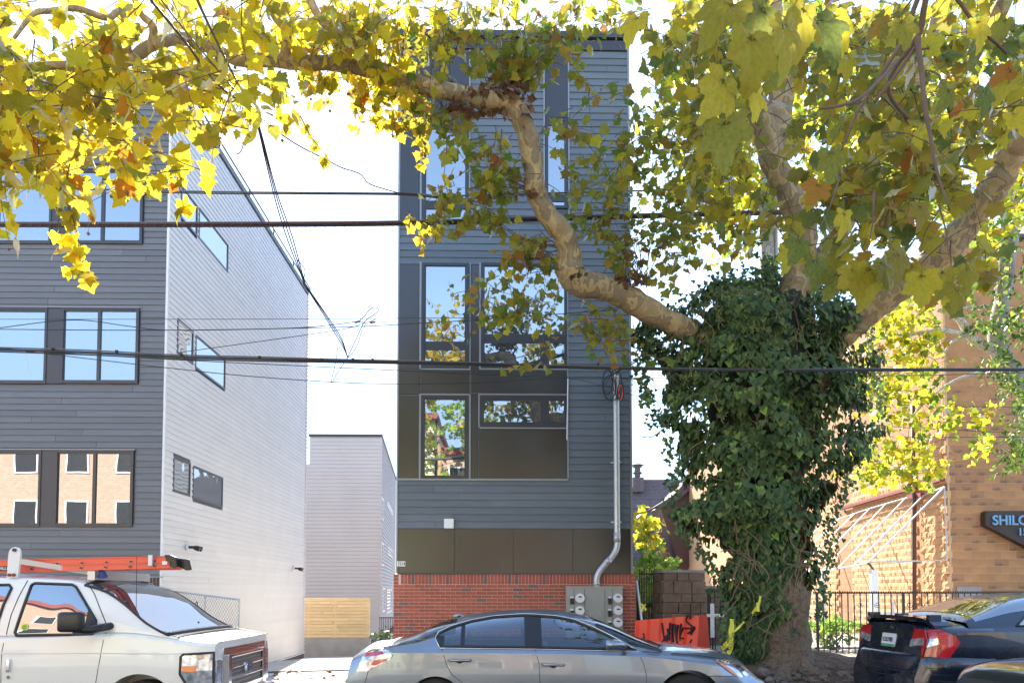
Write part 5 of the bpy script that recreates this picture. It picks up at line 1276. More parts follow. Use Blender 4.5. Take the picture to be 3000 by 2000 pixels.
bc = Car(K, BX0, BYC, bz0, BLn_, 1.78, dk, bb, tb_, zbot=.2, wb=.93, wr=.63, hmax=.42, endr=endK, plan=[(0,.80),(.1,.90),(.3,.97),(.7,1),(3.6,1),(4.4,.92),(BLn_,.75)])
bc.body(M['navy'], [(1.0, .36, .36), (3.75, .36, .36)], .36)
for x in (1.0, 3.75): bc.wheel(x, .33, .33); bc.arch(x, .36, .365, M['navy'], .012)
rg0 = .5
gpk = [(1.02, zbt+.02), (1.18, zbt+.13), (1.55, zbt+.29), (2.0, zr_-.07), (2.6, zr_-.07), (3.05, zbt+.2), (3.35, zbt+.03)]
bc.house(M['navy'], .48, BLn_-1.0, [shrink(gpk, .02)], glassrear=(.62, 1.62, .70), glassfront=(2.75, 3.55, .75))
bc.top_glass('rear_window', M['carglass_dark'], .58, 1.64, .73); bc.top_glass('windscreen', M['carglass'], 2.72, 3.58, .78)
bc.patch('side_window', M['carglass_dark'], shrink(gpk, .012), .001); bc.ring('window_seal', M['black'], gpk, .002, .014)
bc.ring('chrome_trim', M['chrome'], gpk[-1:]+gpk[:1], .004, .006, closed=False)
bc.patch('pillar_trim', M['black'], clip_x(gpk, 2.02, 2.14), .005)
bc.ring('door_seam', M['black'], [(1.25,zbt-.01),(1.3,zbt-.2),(1.42,zbt-.35),(1.5,.3)], -.001, .0045, f='b', closed=False)
for zz in (): bc.ring('bumper_rib', M['navy'], [(.02,zz),(.35,zz),(.62,zz)], .0, .007, f='b', closed=False)
# rear face details on plane x≈ rake
def rear(y, z, off=0): return Vector((endK(0, z)-off, y, z))
def rpatch(name, mat, poly, off, parent=None, n=None):
    m = MB(); m.prism([rear(y, z, off) for y, z in poly], (.012,0,0)); return m.build(name, mat, parent or K, xf=bc.xf)
def rp(cx_, cy_):  # crop4 point onto the rear face
    px, py = 2200+cx_/2.94, 1500+cy_/2.94; p = PP(px, py, (BX0+.03, 0, 0), Vector((1,0,0))); return p.y-BYC, p.z-bz0
tz1 = zbt-.03; tz0 = tz1-.30
rpatch('boot_panel', M['navy'], [(-.60,tz1+.02),(.60,tz1+.02),(.52,tz0-.06),(-.52,tz0-.06)], .012)
rec = rpatch('plate_recess', M['black'], [(-.30,tz1-.03),(.30,tz1-.03),(.27,tz0+.02),(-.27,tz0+.02)], .018)
pl = rpatch('licence_plate', M['white'], [(-.155,tz1-.075),(.155,tz1-.075),(.155,tz1-.235),(-.155,tz1-.235)], .034)
rpatch('plate_band', pbr('plate_green', (.08,.32,.12), .5), [(-.15,tz1-.205),(.15,tz1-.205),(.15,tz1-.232),(-.15,tz1-.232)], .037, pl)
t = text_mb('5CK7787', .075, .001, .8); t.build('lettering', M['black'], pl, xf=bc.xf @ Matrix.Translation(rear(.125, tz1-.175, .038)) @ Matrix.Rotation(R(-90),4,'Z') @ FACE)
rpatch('badge', M['chrome'], [(.03*math.cos(i*.5), tz1+.0+.022*math.sin(i*.5)) for i in range(13)][:12], .02)
for sg in (-1, 1):
    o = rpatch('tail_light', M['lens_red'], [(sg*.50,tz1+.01),(sg*.70,tz1+.0),(sg*.76,tz1-.10),(sg*.72,tz0-.02),(sg*.44,tz0-.03),(sg*.46,tz0+.1)], .02)
    rpatch('reverse_lamp', M['lens_clear'], [(sg*.47,tz1-.12),(sg*.70,tz1-.09),(sg*.72,tz1-.17),(sg*.45,tz1-.21)], .026, o)
bc.patch('tail_light', M['lens_red'], [(.005,tz1+.0),(.13,tz1+.01),(.30,tz1-.07),(.34,tz1-.13),(.22,tz0-.0),(.005,tz0-.02)], .008, f='b', sub=.03)
bc.patch('reverse_lamp', M['lens_clear'], [(.005,tz1-.1),(.10,tz1-.09),(.12,tz1-.15),(.005,tz1-.2)], .012, f='b', sub=.03)
m = MB(); V = []
for i in range(31):
    y = -.74+1.48*i/30; dx = .02+.10*(abs(y)/.74)**4; zz = zdk+.062-.02*(abs(y)/.74)**2; e = (abs(y)/.74)**10*.08
    V += [(dx, y, zz-e), (dx+.22, y, zz+.0-e), (dx+.24, y, zz-.045-e), (dx+.02, y, zz-.05-e)]
m.add(V, [(i*4+j, (i+1)*4+j, (i+1)*4+(j+1)%4, i*4+(j+1)%4) for i in range(30) for j in range(4)] + [(0,1,2,3), (123,122,121,120)])
m.build('spoiler', M['navy'], K, xf=bc.xf, fixn=True, bevel=0)
for y in (-.66, -.0, .66): MB().box(.10, .24, y-.03, y+.03, zdk-.03, zdk+.08).build('spoiler_foot', M['navy'], K, xf=bc.xf)
pc = [(.72,-.885),(.35,-.872),(.12,-.82),(.0,-.70),(-.07,-.45),(-.10,0)]; pc = pc + [(x, -y) for x, y in pc[-2::-1]]
qs = spline([(x, y, 0) for x, y in pc], 6); m = MB(); pr = [(.10,.74),(.02,.735),(-.015,.70),(-.02,.56),(-.0,.42),(.05,.30),(.10,.28)]; V = []
for i, q in enumerate(qs):
    t_ = (qs[min(i+1,len(qs)-1)]-qs[max(i-1,0)]).normalized(); n_ = Vector((t_.y, -t_.x, 0)); n_ = n_ if n_.dot(q-Vector((2,0,0))) > 0 else -n_
    V += [q - n_*d_ + Vector((0,0,z_*(zbt/1.0)*.96)) for d_, z_ in pr]
m.add(V, [(i*7+j, (i+1)*7+j, (i+1)*7+j+1, i*7+j+1) for i in range(len(qs)-1) for j in range(6)])
bo = m.build('bumper', M['navy'], K, smooth=True, xf=bc.xf)
for zz in (.60, .53, .46):
    MB().tube([q + (q-Vector((2.3,0,0))).normalized()*.02 + Vector((0,0,zz*zbt*.96)) for q in qs], .006, 5).build('bumper_rib', M['cabin'], bo, xf=bc.xf)
cabin(bc, (1.35, 2.25), zbt+.05)

# ---------------------------------------------------------------- dark car nearest the camera, only its boot shows
NX0 = P(2805, 1990, 6.2).x; nz0 = g(5)
N_ = thing('charcoal_car', 'charcoal car cropped at the lower right corner with only its rear deck in view', 'car', (NX0+2.3, 5.6, nz0))
zk = P(2960, 1932, 5.8).z-nz0
nd = [(0,zk-.16),(.08,zk-.08),(.25,zk-.03),(.6,zk),(1.1,zk+.01),(3.4,zk),(4.3,zk-.18),(4.6,zk-.35)]; nb2 = [(0,zk-.2),(.15,zk-.13),(.6,zk-.06),(1.1,zk-.03),(3.4,zk-.06),(4.3,zk-.24),(4.6,zk-.4)]
nr_ = [(0,zk-.16),(.6,zk),(1.0,zk+.02),(1.5,zk+.30),(2.0,zk+.42),(2.7,zk+.40),(3.5,zk+.01),(4.6,zk-.35)]
nc = Car(N_, NX0, 5.6, nz0, 4.6, 1.78, nd, nb2, nr_, zbot=.2, plan=[(0,.72),(.1,.85),(.3,.95),(.7,1),(3.6,1),(4.6,.75)])
nc.body(M['darkpaint'], [(.95, .36, .36), (3.65, .36, .36)], .36)
for x in (.95, 3.65): nc.wheel(x, .33, .33)
gpn = [(1.15,zk+.0),(1.6,zk+.27),(2.1,zk+.34),(2.7,zk+.32),(3.3,zk+.03)]
nc.house(M['darkpaint'], 1.0, 3.45, [], glassrear=None); nc.top_glass('rear_window', M['carglass_dark'], 1.06, 1.7, .75); nc.top_glass('windscreen', M['carglass_dark'], 2.75, 3.4, .78); nc.patch('side_window', M['carglass_dark'], gpn, .003)
nc.patch('tail_light', M['lens_red'], [(.01,zk-.22),(.12,zk-.2),(.2,zk-.28),(.16,zk-.36),(.01,zk-.36)], .006, f='b', sub=.03)
nc.ring('boot_seam', M['black'], [(.1,zk-.13),(.5,zk-.08),(1.0,zk-.05)], .0, .004, f='b', closed=False)
# ============================================================ trees
def bark_mat(name, cols, scale=7, bump=.5):
    m, t, b = newmat(name); L = t.links; tc = t.nodes.new('ShaderNodeTexCoord')
    nz = t.nodes.new('ShaderNodeTexNoise'); nz.inputs['Scale'].default_value = scale; nz.inputs['Detail'].default_value = 2.5; nz.inputs['Distortion'].default_value = .6
    mp = t.nodes.new('ShaderNodeMapping'); mp.inputs['Scale'].default_value = (1,1,.6); L.new(tc.outputs['Object'], mp.inputs[0]); L.new(mp.outputs[0], nz.inputs[0])
    cr = t.nodes.new('ShaderNodeValToRGB'); cr.color_ramp.interpolation = 'CONSTANT'; e = cr.color_ramp.elements
    e[0].position = 0; e[0].color = (*cols[0], 1); e[1].position = .40; e[1].color = (*cols[1], 1)
    for p_, c_ in ((.49, cols[2]), (.57, cols[3]), (.66, cols[0])): x = e.new(p_); x.color = (*c_, 1)
    n2 = t.nodes.new('ShaderNodeTexNoise'); n2.inputs['Scale'].default_value = 40; n2.inputs['Detail'].default_value = 4; L.new(tc.outputs['Object'], n2.inputs[0])
    mx = t.nodes.new('ShaderNodeMix'); mx.data_type = 'RGBA'; mx.blend_type = 'MULTIPLY'; mx.inputs[0].default_value = .5
    L.new(nz.outputs[0], cr.inputs[0]); L.new(cr.outputs[0], mx.inputs[6]); L.new(n2.outputs['Color'], mx.inputs[7])
    hs = t.nodes.new('ShaderNodeHueSaturation'); hs.inputs['Value'].default_value = 1.3; hs.inputs['Saturation'].default_value = 1.3; L.new(mx.outputs[2], hs.inputs['Color']); L.new(hs.outputs[0], b.inputs['Base Color'])
    bp = t.nodes.new('ShaderNodeBump'); bp.inputs['Strength'].default_value = bump; bp.inputs['Distance'].default_value = .02
    ad = t.nodes.new('ShaderNodeMath'); ad.operation = 'ADD'; L.new(cr.outputs[0], ad.inputs[0]); L.new(n2.outputs[0], ad.inputs[1]); L.new(ad.outputs[0], bp.inputs['Height']); L.new(bp.outputs[0], b.inputs['Normal'])
    b.inputs['Roughness'].default_value = .85; return m
M['plane_bark'] = bark_mat('plane_bark', ((.30,.235,.16), (.24,.19,.13), (.42,.33,.205), (.33,.25,.165)), 4.5)
M['trunk_bark'] = bark_mat('trunk_bark', ((.20,.155,.11), (.14,.105,.08), (.22,.17,.12), (.17,.13,.1)), 9, 1)
M['pale_bark'] = bark_mat('pale_bark', ((.55,.53,.48), (.35,.32,.28), (.6,.58,.53), (.45,.42,.37)), 12)
M['twig'] = pbr('twig_bark', (.12,.075,.05), .85, var=.25)
Yel, YGr, Grn, Olv, Orn, Brn = (.80,.58,.035), (.55,.55,.045), (.20,.33,.05), (.36,.36,.045), (.65,.22,.03), (.30,.12,.05)
M['leaf_left'] = leafmat('leaf_autumn_yellow', ((0,(.66,.50,.03)), (.34,(.58,.43,.025)), (.58,(.40,.34,.03)), (.80,(.20,.20,.03)), (.965,(.45,.26,.03)), (1,(.42,.13,.02))), .58)
M['leaf_mid'] = leafmat('leaf_autumn_olive', ((0,(.20,.23,.04)), (.3,(.30,.26,.04)), (.6,(.12,.21,.04)), (.78,(.30,.17,.035)), (.92,(.42,.38,.04)), (1,(.24,.09,.04))), .42)
M['leaf_right'] = leafmat('leaf_autumn_mixed', ((0,(.30,.25,.04)), (.25,(.46,.37,.035)), (.50,(.25,.22,.035)), (.78,(.12,.16,.045)), (.95,(.30,.20,.04)), (1,(.34,.12,.03))), .52)
M['leaf_far'] = leafmat('leaf_lemon', ((0,(.62,.54,.04)), (.4,(.52,.45,.035)), (.65,(.28,.34,.035)), (.88,(.14,.23,.03)), (1,(.50,.27,.03))), .52, spots=False)
M['leaf_dead'] = leafmat('leaf_dead', ((0,(.13,.06,.035)), (.5,(.19,.10,.05)), (1,(.09,.045,.03))), .15, spots=False)
M['leaf_ivy'] = leafmat('ivy_leaf', ((0,(.044,.078,.034)), (.35,(.070,.112,.046)), (.72,(.100,.145,.056)), (.93,(.15,.19,.065)), (1,(.22,.34,.06))), .16, spots=False, gloss=.55)
M['leaf_green'] = leafmat('shrub_leaf', ((0,(.10,.22,.04)), (.5,(.20,.34,.06)), (1,(.42,.48,.08))), .45, spots=False)
M['leaf_ivy2'] = leafmat('bright_ivy', ((0,(.06,.13,.03)), (.6,(.13,.22,.05)), (1,(.45,.45,.07))), .35, spots=False)
def maple_tpl(seed, fold=.32, curl=.55, petiole=True):
    rd = random.Random(seed); half = [(.15,-.07),(.36,-.06),(.50,.04),(.44,.13),(.47,.24),(.68,.38),(.55,.43),(.50,.53),(.36,.53),(.36,.64),(.22,.70),(.14,.83),(0,1.0)]
    half = [(x*rd.uniform(.92,1.08), y+rd.uniform(-.02,.02)) for x, y in half[:-1]]+[(0,1.0)]
    mid = [(0,.0),(0,.30),(0,.60)]
    V = [(x,y) for x,y in mid]; F = []
    nR = len(V); V += half; nL = len(V); V += [(-x*rd.uniform(.9,1.1), y+rd.uniform(-.02,.02)) for x, y in half[:-1]]
    tip = nR+len(half)-1
    def fan(idx):
        seq = [0]+idx; m_ = len(idx); out = []
        # outline to midrib: first third->0, middle->1, last->2
        hub = lambda i: 0 if i < 3 else (1 if i < 8 else 2)
        for i in range(m_-1):
            out.append((hub(i), idx[i], idx[i+1]))
            if hub(i) != hub(i+1): out.append((hub(i), idx[i+1], hub(i+1)))
        return out
    F += fan([nR+i for i in range(len(half))]); F += [tuple(reversed(q)) for q in fan([nL+i for i in range(len(half)-1)]+[tip])]
    cu = curl*rd.uniform(.5,1.4); fo = fold*rd.uniform(.3,1.5); tw = rd.uniform(-.25,.25)
    out = [(x, y*(1-.06*cu), fo*abs(x)-cu*.5*y*y - .35*cu*x*x*2 + tw*x*y + rd.uniform(-.02,.02)) for x, y in V]
    if petiole:
        n = len(out); out += [(-.012,0,0),(.012,0,0),(.0,-.45,.10)]; F.append((n,n+2,n+1))
    return np.array(out, dtype=np.float32), F
def ivy_tpl(seed):
    rd = random.Random(seed); h = [(.26,-.10),(.46,.02),(.50,.24),(.34,.52),(.15,.80)]
    V = [(0,.02),(0,1.0)] + h + [(-x, y) for x, y in h]; f = .22*rd.uniform(.4,1.4)
    out = np.array([(x, y, f*abs(x)-.18*y*y+rd.uniform(-.02,.02)) for x, y in V], dtype=np.float32)
    return out, [(0,2,3),(0,3,4),(0,4,5),(0,5,6),(0,6,1),(0,8,7),(0,9,8),(0,10,9),(0,11,10),(0,1,11)]
def maple_hi(seed, rings=4):
    rd = random.Random(seed); tips = [(-1.95,.62),(-1.02,.80),(0,1.0),(1.02,.80),(1.95,.62)]  # lobe angle from the midrib, length
    def rad(a):
        b_ = 0
        for ta, tl_ in tips:
            d = abs(a-ta); b_ = max(b_, tl_*(1-min(1, d/.62)**1.15*.42) if d < .62 else 0)
        if b_ == 0: b_ = .30
        if abs(a) > 2.55: b_ = .36*(1-(abs(a)-2.55)/.6*.55)
        return b_
    n = 76; V = [(0,0,0)]; F = []; bend = rd.uniform(.5,1.5); fo = rd.uniform(.1,.5); tw = rd.uniform(-.5,.5); ph = rd.uniform(0,6)
    for r_ in range(1, rings+1):
        for k in range(n):
            a = -math.pi+2*math.pi*(k+.5)/n; R_ = rad(a)*(1 + (.05*((k % 4)-1.5)/1.5 if r_ == rings else 0)); q = R_*r_/rings; x, y = q*math.sin(a), q*math.cos(a)
            vein = sum(math.exp(-((a-ta)/.06)**2) for ta, _ in tips)*.018
            V.append((x, y+.22, fo*abs(x)*.6-bend*.45*y*abs(y)-.35*bend*x*x + tw*x*y*.5 + vein + .035*math.sin(5*a+ph)*r_/rings))
    for k in range(n): F.append((0, 1+(k+1)%n, 1+k))
    for r_ in range(rings-1):
        for k in range(n): a, b = 1+r_*n+k, 1+r_*n+(k+1)%n; F += [(a, b, b+n), (a, b+n, a+n)]
    o_ = len(V); V += [(-.010,.2,0),(.010,.2,0),(.008,-.35,.12),(-.008,-.35,.12)]; F += [(o_,o_+1,o_+2),(o_,o_+2,o_+3)]
    return np.array(V, dtype=np.float32), F
HTPL = [maple_hi(s) for s in range(8)]
TPL = [maple_tpl(s) for s in range(7)]; ITPL = [ivy_tpl(s) for s in range(4)]; STPL = [maple_tpl(s+20, petiole=False) for s in range(3)]
def frame(d, n):
    """rotation with local y along d and local z near n"""
    y = Vector(d).normalized(); z = Vector(n); z = z - y*z.dot(y)
    z = z.normalized() if z.length > 1e-4 else y.orthogonal().normalized(); x = y.cross(z); return Matrix((x, y, z)).transposed()
def leaves_mesh(name, items, tpls, mat, parent, rnd, **kw):
    """items: list of (pos, 3x3, size). one joined mesh"""
    base = wl(parent); VV = []; FF = []; LT = []; off = 0
    groups = {}
    for i, it in enumerate(items): groups.setdefault(rnd.randrange(len(tpls)), []).append(it)
    for k, g_ in groups.items():
        tv_, tf = tpls[k]; tf = np.array(tf, dtype=np.int32); n = len(tv_)
        Rm = np.array([np.array(r_)*s_ for _, r_, s_ in g_], dtype=np.float32); Pm = np.array([tuple(Vector(p)-base) for p, _, _ in g_], dtype=np.float32)
        v = np.einsum('nij,vj->nvi', Rm, tv_) + Pm[:, None, :]; f = tf[None] + (np.arange(len(g_))*n)[:, None, None] + off
        VV.append(v.reshape(-1, 3)); FF.append(f.reshape(-1, 3)); off += len(g_)*n
    v = np.concatenate(VV); f = np.concatenate(FF)
    me = bpy.data.meshes.new(name); me.vertices.add(len(v)); me.vertices.foreach_set('co', v.ravel()); me.loops.add(f.size); me.loops.foreach_set('vertex_index', f.ravel().astype(np.int32))
    me.polygons.add(len(f)); me.polygons.foreach_set('loop_start', np.arange(0, f.size, 3, dtype=np.int32)); me.update(calc_edges=True); me.validate()
    me.shade_smooth(); me.materials.append(mat); o = link(name, me, parent, loc=base); tag(o, **kw); return o
def leaf_objs(items, tpls, mat, parent, rnd):
    mes = []
    for tv_, tf in tpls:
        me = bpy.data.meshes.new('leaf'); me.from_pydata([tuple(map(float, p)) for p in tv_], [], tf); me.shade_smooth(); me.materials.append(mat); mes.append(me)
    for p, r_, s_ in items:
        o = link('leaf', rnd.choice(mes), parent, loc=p, rot=r_.to_euler()); o.scale = (s_, s_, s_)
rl_ = random.Random(99)
def rv(s=1): return Vector((rl_.gauss(0,s), rl_.gauss(0,s), rl_.gauss(0,s)))
def spray(start, d, L, sp, size, items, twigs, droop=.5, r0=.006, seg=6, hang=.6, bal=None):
    p = Vector(start); d = Vector(d).normalized(); pts = [p.copy()]
    for i in range(seg):
        d = (d + Vector((0,0,-droop/seg)) + rv(.10)).normalized(); p = p + d*(L/seg); pts.append(p.copy())
    twigs.append((pts, r0)); n = max(2, int(L/sp)); 
    for i in range(n):
        t = (i+.6)/n*seg; k = min(seg-1, int(t)); q = pts[k].lerp(pts[k+1], t-k); ax_ = (pts[k+1]-pts[k]).normalized()
        side = ax_.cross(rv()).normalized(); dd = (side*.8 + ax_*.5 + Vector((0,0,-hang)) + rv(.25)).normalized(); s_ = size*rl_.choice((.55,.75,.9,1,1,1.15,1.25))
        nrm = Vector((0,-.2,.8)) + rv(.75); m = frame(dd, nrm); items.append((q + dd*s_*.42, m, s_))
    if bal is not None and rl_.random() < bal[0]: bal[1].append(pts[-1] + Vector((0,0,-rl_.uniform(.06,.16))))
def twig_mesh(tw, parent, mat='twig', name='twigs', n=4):
    m = MB()
    for pts, r0 in tw: m.tube(pts, [r0*(1-.7*i/(len(pts)-1)) for i in range(len(pts))], n, cap=False)
    if m.f: return m.build(name, M[mat], parent, smooth=True, kind='stuff')
def region(cx, cy, rx, ry, Y0, Y1, n, size, items, twigs, L=.7, sp=.085, dirs=None, droop=.7, r0=.006, **k):
    for i in range(n):
        a = rl_.uniform(0, 2*math.pi); q = math.sqrt(rl_.random()); Y = rl_.uniform(Y0, Y1)
        p = P(cx+rx*q*math.cos(a), cy+ry*q*math.sin(a), Y); d = (Vector(dirs) if dirs else Vector((rl_.uniform(-1,1), rl_.uniform(-.7,.7), rl_.uniform(-.6,.5)))) + rv(.25)
        spray(p - d.normalized()*L*.5 + Vector((0,0,droop*L*.2)), d, L*rl_.uniform(.6,1.3), sp, size, items, twigs, droop=droop, r0=r0, **k)

def proj(p):
    v = CM.transposed() @ (Vector(p) - Vector((0,0,CAMH))); return 1500+FPX*v.x/(-v.z), PPY-FPX*v.y/(-v.z)
CORR = [([(2045,985),(1893,890),(1829,860),(1702,832),(1668,790),(1651,688),(1608,638),(1570,560),(1562,489),(1549,404),(1523,340),(1489,306),(1361,281),(1270,258)], 46, 11, .86),
        ([(2306,905),(2352,720),(2315,574),(2247,404),(2205,292)], 46, 11, .75), ([(2285,319),(2293,234),(2290,130)], 36, 11, .6),
        ([(2489,965),(2595,871),(2766,739),(2829,660),(2927,532),(2960,447),(3000,400)], 44, 11, .72),
        ([(690,172),(830,174),(1000,186)], 22, 9, .8), ([(383,174),(447,132),(531,110),(595,128)], 16, 9, .6)]
def clear(it):
    x, y = proj(it[0]); sx = it[2]*FPX/it[0].y*.45
    for pl, hw, Y, pr in CORR:
        for (a, b), (c, d) in zip(pl, pl[1:]):
            L2 = (c-a)**2+(d-b)**2; t = max(0, min(1, ((x-a)*(c-a)+(y-b)*(d-b))/L2)); dist = math.hypot(x-a-t*(c-a), y-b-t*(d-b))
            if dist < hw*.8+sx*.5 and it[0].y < Y and rl_.random() < pr: return False
    return True
# ---------------------------------------------------------------- the big ivy clad plane tree
TBASE = P(2290, 1960, 10.9); TBASE.z = .3
TR = thing('plane_tree', 'large mottled plane tree with arching limbs and yellow leaves, its trunk wrapped in ivy', 'tree', TBASE)
def limb(pts, name='limb', mat='plane_bark', n=14, sub=5, jit=.0, parent=None):
    q = spline([P(a, b, y) for a, b, y, r_ in pts], sub); rr = [p[3] for p in pts]; r2 = []
    for i in range(len(q)):
        t = i/sub; k = min(len(rr)-2, int(t)); r2.append((rr[k]+(rr[k+1]-rr[k])*(t-k))*(1+.06*math.sin(i*1.7)+.04*math.sin(i*.63))*(1.12 if mat == 'plane_bark' else 1))
    m = MB(); m.tube(q, r2, n); 
    m.v = [tuple(Vector(v)+Vector(noise.noise_vector(Vector(v)*2.2))*.02) for v in m.v]
    return m.build(name, M[mat], parent or TR, smooth=True), q
tp = [(2300,1995,10.9,.62),(2295,1930,10.9,.47),(2290,1820,10.9,.40),(2285,1600,10.9,.36),(2280,1350,10.9,.34),(2275,1180,10.9,.40),(2280,1080,10.9,.42),(2290,980,10.9,.30)]
limb(tp, 'trunk', 'trunk_bark', 20)
limb([(2345,1990,10.55,.30),(2340,1940,10.6,.20),(2335,1880,10.65,.17),(2335,1800,10.7,.16),(2330,1720,10.8,.12)], 'buttress', 'trunk_bark', 12)
limb([(2250,1150,10.9,.26),(2160,1060,10.85,.2),(2045,985,10.7,.165),(2000,962,10.6,.160),(1893,905,10.4,.160),(1829,868,10.3,.155),(1766,842,10.15,.15),(1702,832,10.0,.17),(1668,800,9.9,.17),(1668,752,9.85,.15),(1651,688,9.7,.135),(1608,638,9.6,.13),(1575,574,9.5,.13),(1563,532,9.4,.135),(1562,489,9.35,.12),(1549,404,9.25,.125),(1523,340,9.15,.125),(1489,306,9.1,.13),(1425,293,9.0,.105),(1361,281,8.9,.10),(1298,264,8.8,.095),(1200,238,8.7,.09),(1120,212,8.5,.085),(1000,186,8.3,.08),(900,182,8.2,.075),(808,176,8.1,.07),(723,176,7.9,.065),(680,168,7.8,.06),(595,128,7.6,.055),(531,110,7.5,.052),(447,132,7.3,.05),(383,174,7.2,.045),(300,204,7.0,.042),(180,195,6.8,.036),(40,200,6.6,.03),(-80,190,6.5,.025)])
limb([(340,191,7.1,.04),(302,212,7.0,.042),(304,250,6.95,.036),(276,298,6.9,.034),(242,338,6.85,.03)])
limb([(447,132,7.3,.04),(451,77,7.25,.035),(420,45,7.2,.03),(400,0,7.1,.028),(390,-60,7,.025)])
limb([(680,168,7.8,.04),(590,190,7.6,.03),(520,215,7.4,.026),(450,250,7.2,.022)])
limb([(380,174,7.2,.03),(361,38,7.0,.028),(319,55,6.9,.026),(234,28,6.8,.024),(150,36,6.7,.022),(94,42,6.6,.02),(40,110,6.5,.014)])
limb([(830,176,8.1,.05),(845,100,8.0,.045),(800,40,7.9,.04),(760,-60,7.8,.035)])
limb([(1120,212,8.5,.05),(1000,110,8.3,.05),(930,40,8.2,.045),(880,-80,8.1,.04)])
limb([(2290,1120,10.9,.30),(2300,960,10.75,.22),(2306,905,10.7,.2),(2325,840,10.65,.19),(2340,780,10.6,.185),(2352,720,10.5,.19),(2350,667,10.4,.19),(2315,574,10.3,.17),(2272,489,10.2,.155),(2247,404,10.1,.15),(2225,340,10.0,.14),(2205,292,9.95,.135),(2192,276,9.93,.10)])
limb([(2262,440,10.15,.12),(2281,383,10.2,.15),(2285,319,10.2,.155),(2293,234,10.1,.14),(2298,170,10.0,.13),(2275,85,9.9,.12),(2255,-40,9.8,.11)])
limb([(2345,860,10.7,.13),(2400,760,10.6,.12),(2489,638,10.4,.11),(2532,510,10.3,.10),(2595,425,10.2,.10),(2630,361,10.0,.09),(2700,200,9.8,.08),(2760,0,9.6,.07)])
limb([(2360,1120,10.9,.26),(2440,1010,10.7,.2),(2489,965,10.55,.165),(2532,922,10.4,.17),(2595,871,10.2,.185),(2680,807,9.9,.165),(2766,739,9.6,.16),(2829,660,9.4,.165),(2893,574,9.1,.165),(2930,520,8.9,.16),(2960,447,8.7,.15),(3005,394,8.5,.14),(3100,300,8.2,.13)])
limb([(2660,350,5.2,.012),(2600,250,5.0,.014),(2690,110,4.8,.018),(2710,20,4.7,.02),(2730,-100,4.6,.024)], 'hanging_branch', 'twig', 8)
limb([(2780,620,4.6,.006),(2740,480,4.65,.010),(2725,380,4.7,.013),(2700,260,4.75,.016),(2690,160,4.78,.018),(2690,110,4.8,.02)], 'hanging_branch', 'twig', 8)
limb([(2560,300,4.9,.012),(2640,200,4.85,.012),(2690,130,4.8,.014)], 'hanging_branch', 'twig', 8)
limb([(2470,440,5.0,.006),(2510,330,4.95,.010),(2565,240,4.9,.013),(2640,130,4.8,.015),(2690,0,4.7,.018),(2720,-100,4.6,.02)], 'hanging_branch', 'twig', 8)
limb([(2400,320,4.2,.008),(2520,290,4.4,.010),(2620,180,4.6,.012)], 'hanging_branch', 'twig', 8)
limb([(2945,160,5.2,.010),(2860,70,5,.012),(2790,-20,4.9,.014)], 'hanging_branch', 'twig', 8)
limb([(2965,-60,7,.06),(2925,40,7.1,.07),(2880,110,7.3,.06),(2840,200,7.6,.04)])
# pollard knuckle: dead leaves and straight shoots
dead = []; tw_dead = []; bal = [.25, []]
for (cx, cy, rx, ry, Y, n) in ((1400,262,60,18,8.9,40), (1490,260,52,34,9.1,120), (1540,310,22,40,9.15,30), (1430,320,80,20,9.0,50), (1350,310,70,20,8.95,30),(1565,560,26,20,9.45,12),(1700,800,30,20,9.8,10),(1850,820,60,16,10.2,36)):
    for i in range(n):
        p = P(rl_.gauss(cx, rx*.5), rl_.gauss(cy, ry*.5), Y+rl_.uniform(-.25,.15)); dead.append((p, frame(Vector((0,0,-.6))+rv(.5), rv()), .09*rl_.uniform(.5,1.2)))
leaves_mesh('dead_leaves', dead, TPL, M['leaf_dead'], TR, rl_, kind='stuff')
shoots = []; midleaf = []; leftleaf = []; rightleaf = []
def shoot(px, py, Y, dx, dy, L, r_=.008, leaves=None, size=.12):
    d = Vector((dx, rl_.uniform(-.3,.3), dy)).normalized(); spray(P(px, py, Y), d, L, .16, size, leaves if leaves is not None else [], shoots, droop=-.1, r0=r_, seg=7, hang=.3)
for i in range(34):
    a = rl_.gauss(0, .55); shoot(1490+rl_.uniform(-60,60), 265, 9.1, math.sin(a), math.cos(a), rl_.uniform(.6,1.5), leaves=midleaf, size=.13)
for i in range(7): shoot(1285+rl_.uniform(-40,40), 255, 8.8, rl_.gauss(0,.4), 1, rl_.uniform(.4,1.0), leaves=leftleaf)
for i in range(14): shoot(1860+rl_.uniform(-40,40), 830, 10.2, rl_.gauss(.1,.4), 1, rl_.uniform(.6,1.3), leaves=midleaf, size=.1)
for i in range(16): shoot(1640+rl_.uniform(-40,20), 760+rl_.uniform(-60,30), 9.8, -1, rl_.uniform(-.2,.8), rl_.uniform(.5,1.3), leaves=midleaf)
for i in range(10): shoot(1570, 560, 9.4, -1, rl_.uniform(-.1,.5), rl_.uniform(.4,1.2), leaves=midleaf)
tl_, tm_, tr_ = [], [], []
LS = .150
for (cx, cy, rx, ry, n) in ((120,120,230,190,46),(420,150,240,180,46),(90,340,190,170,40),(300,330,190,150,40),(640,60,190,80,22),(600,250,120,110,22),(120,520,150,70,18),(390,470,110,60,15),(760,60,130,60,10),(740,280,110,70,12),(-40,300,60,300,14)):
    region(cx, cy, rx, ry, 5.8, 8.2, int(n*.62), LS, leftleaf, tl_, L=.75, sp=.095, bal=bal)
region(930,110,150,110,7.5,8.8,26,.135,leftleaf,tl_, bal=bal); region(1060,190,150,110,8.0,9.0,34,.135,leftleaf,tl_,bal=bal); region(1190,330,90,80,8.3,9.2,16,.13,leftleaf,tl_,bal=bal)
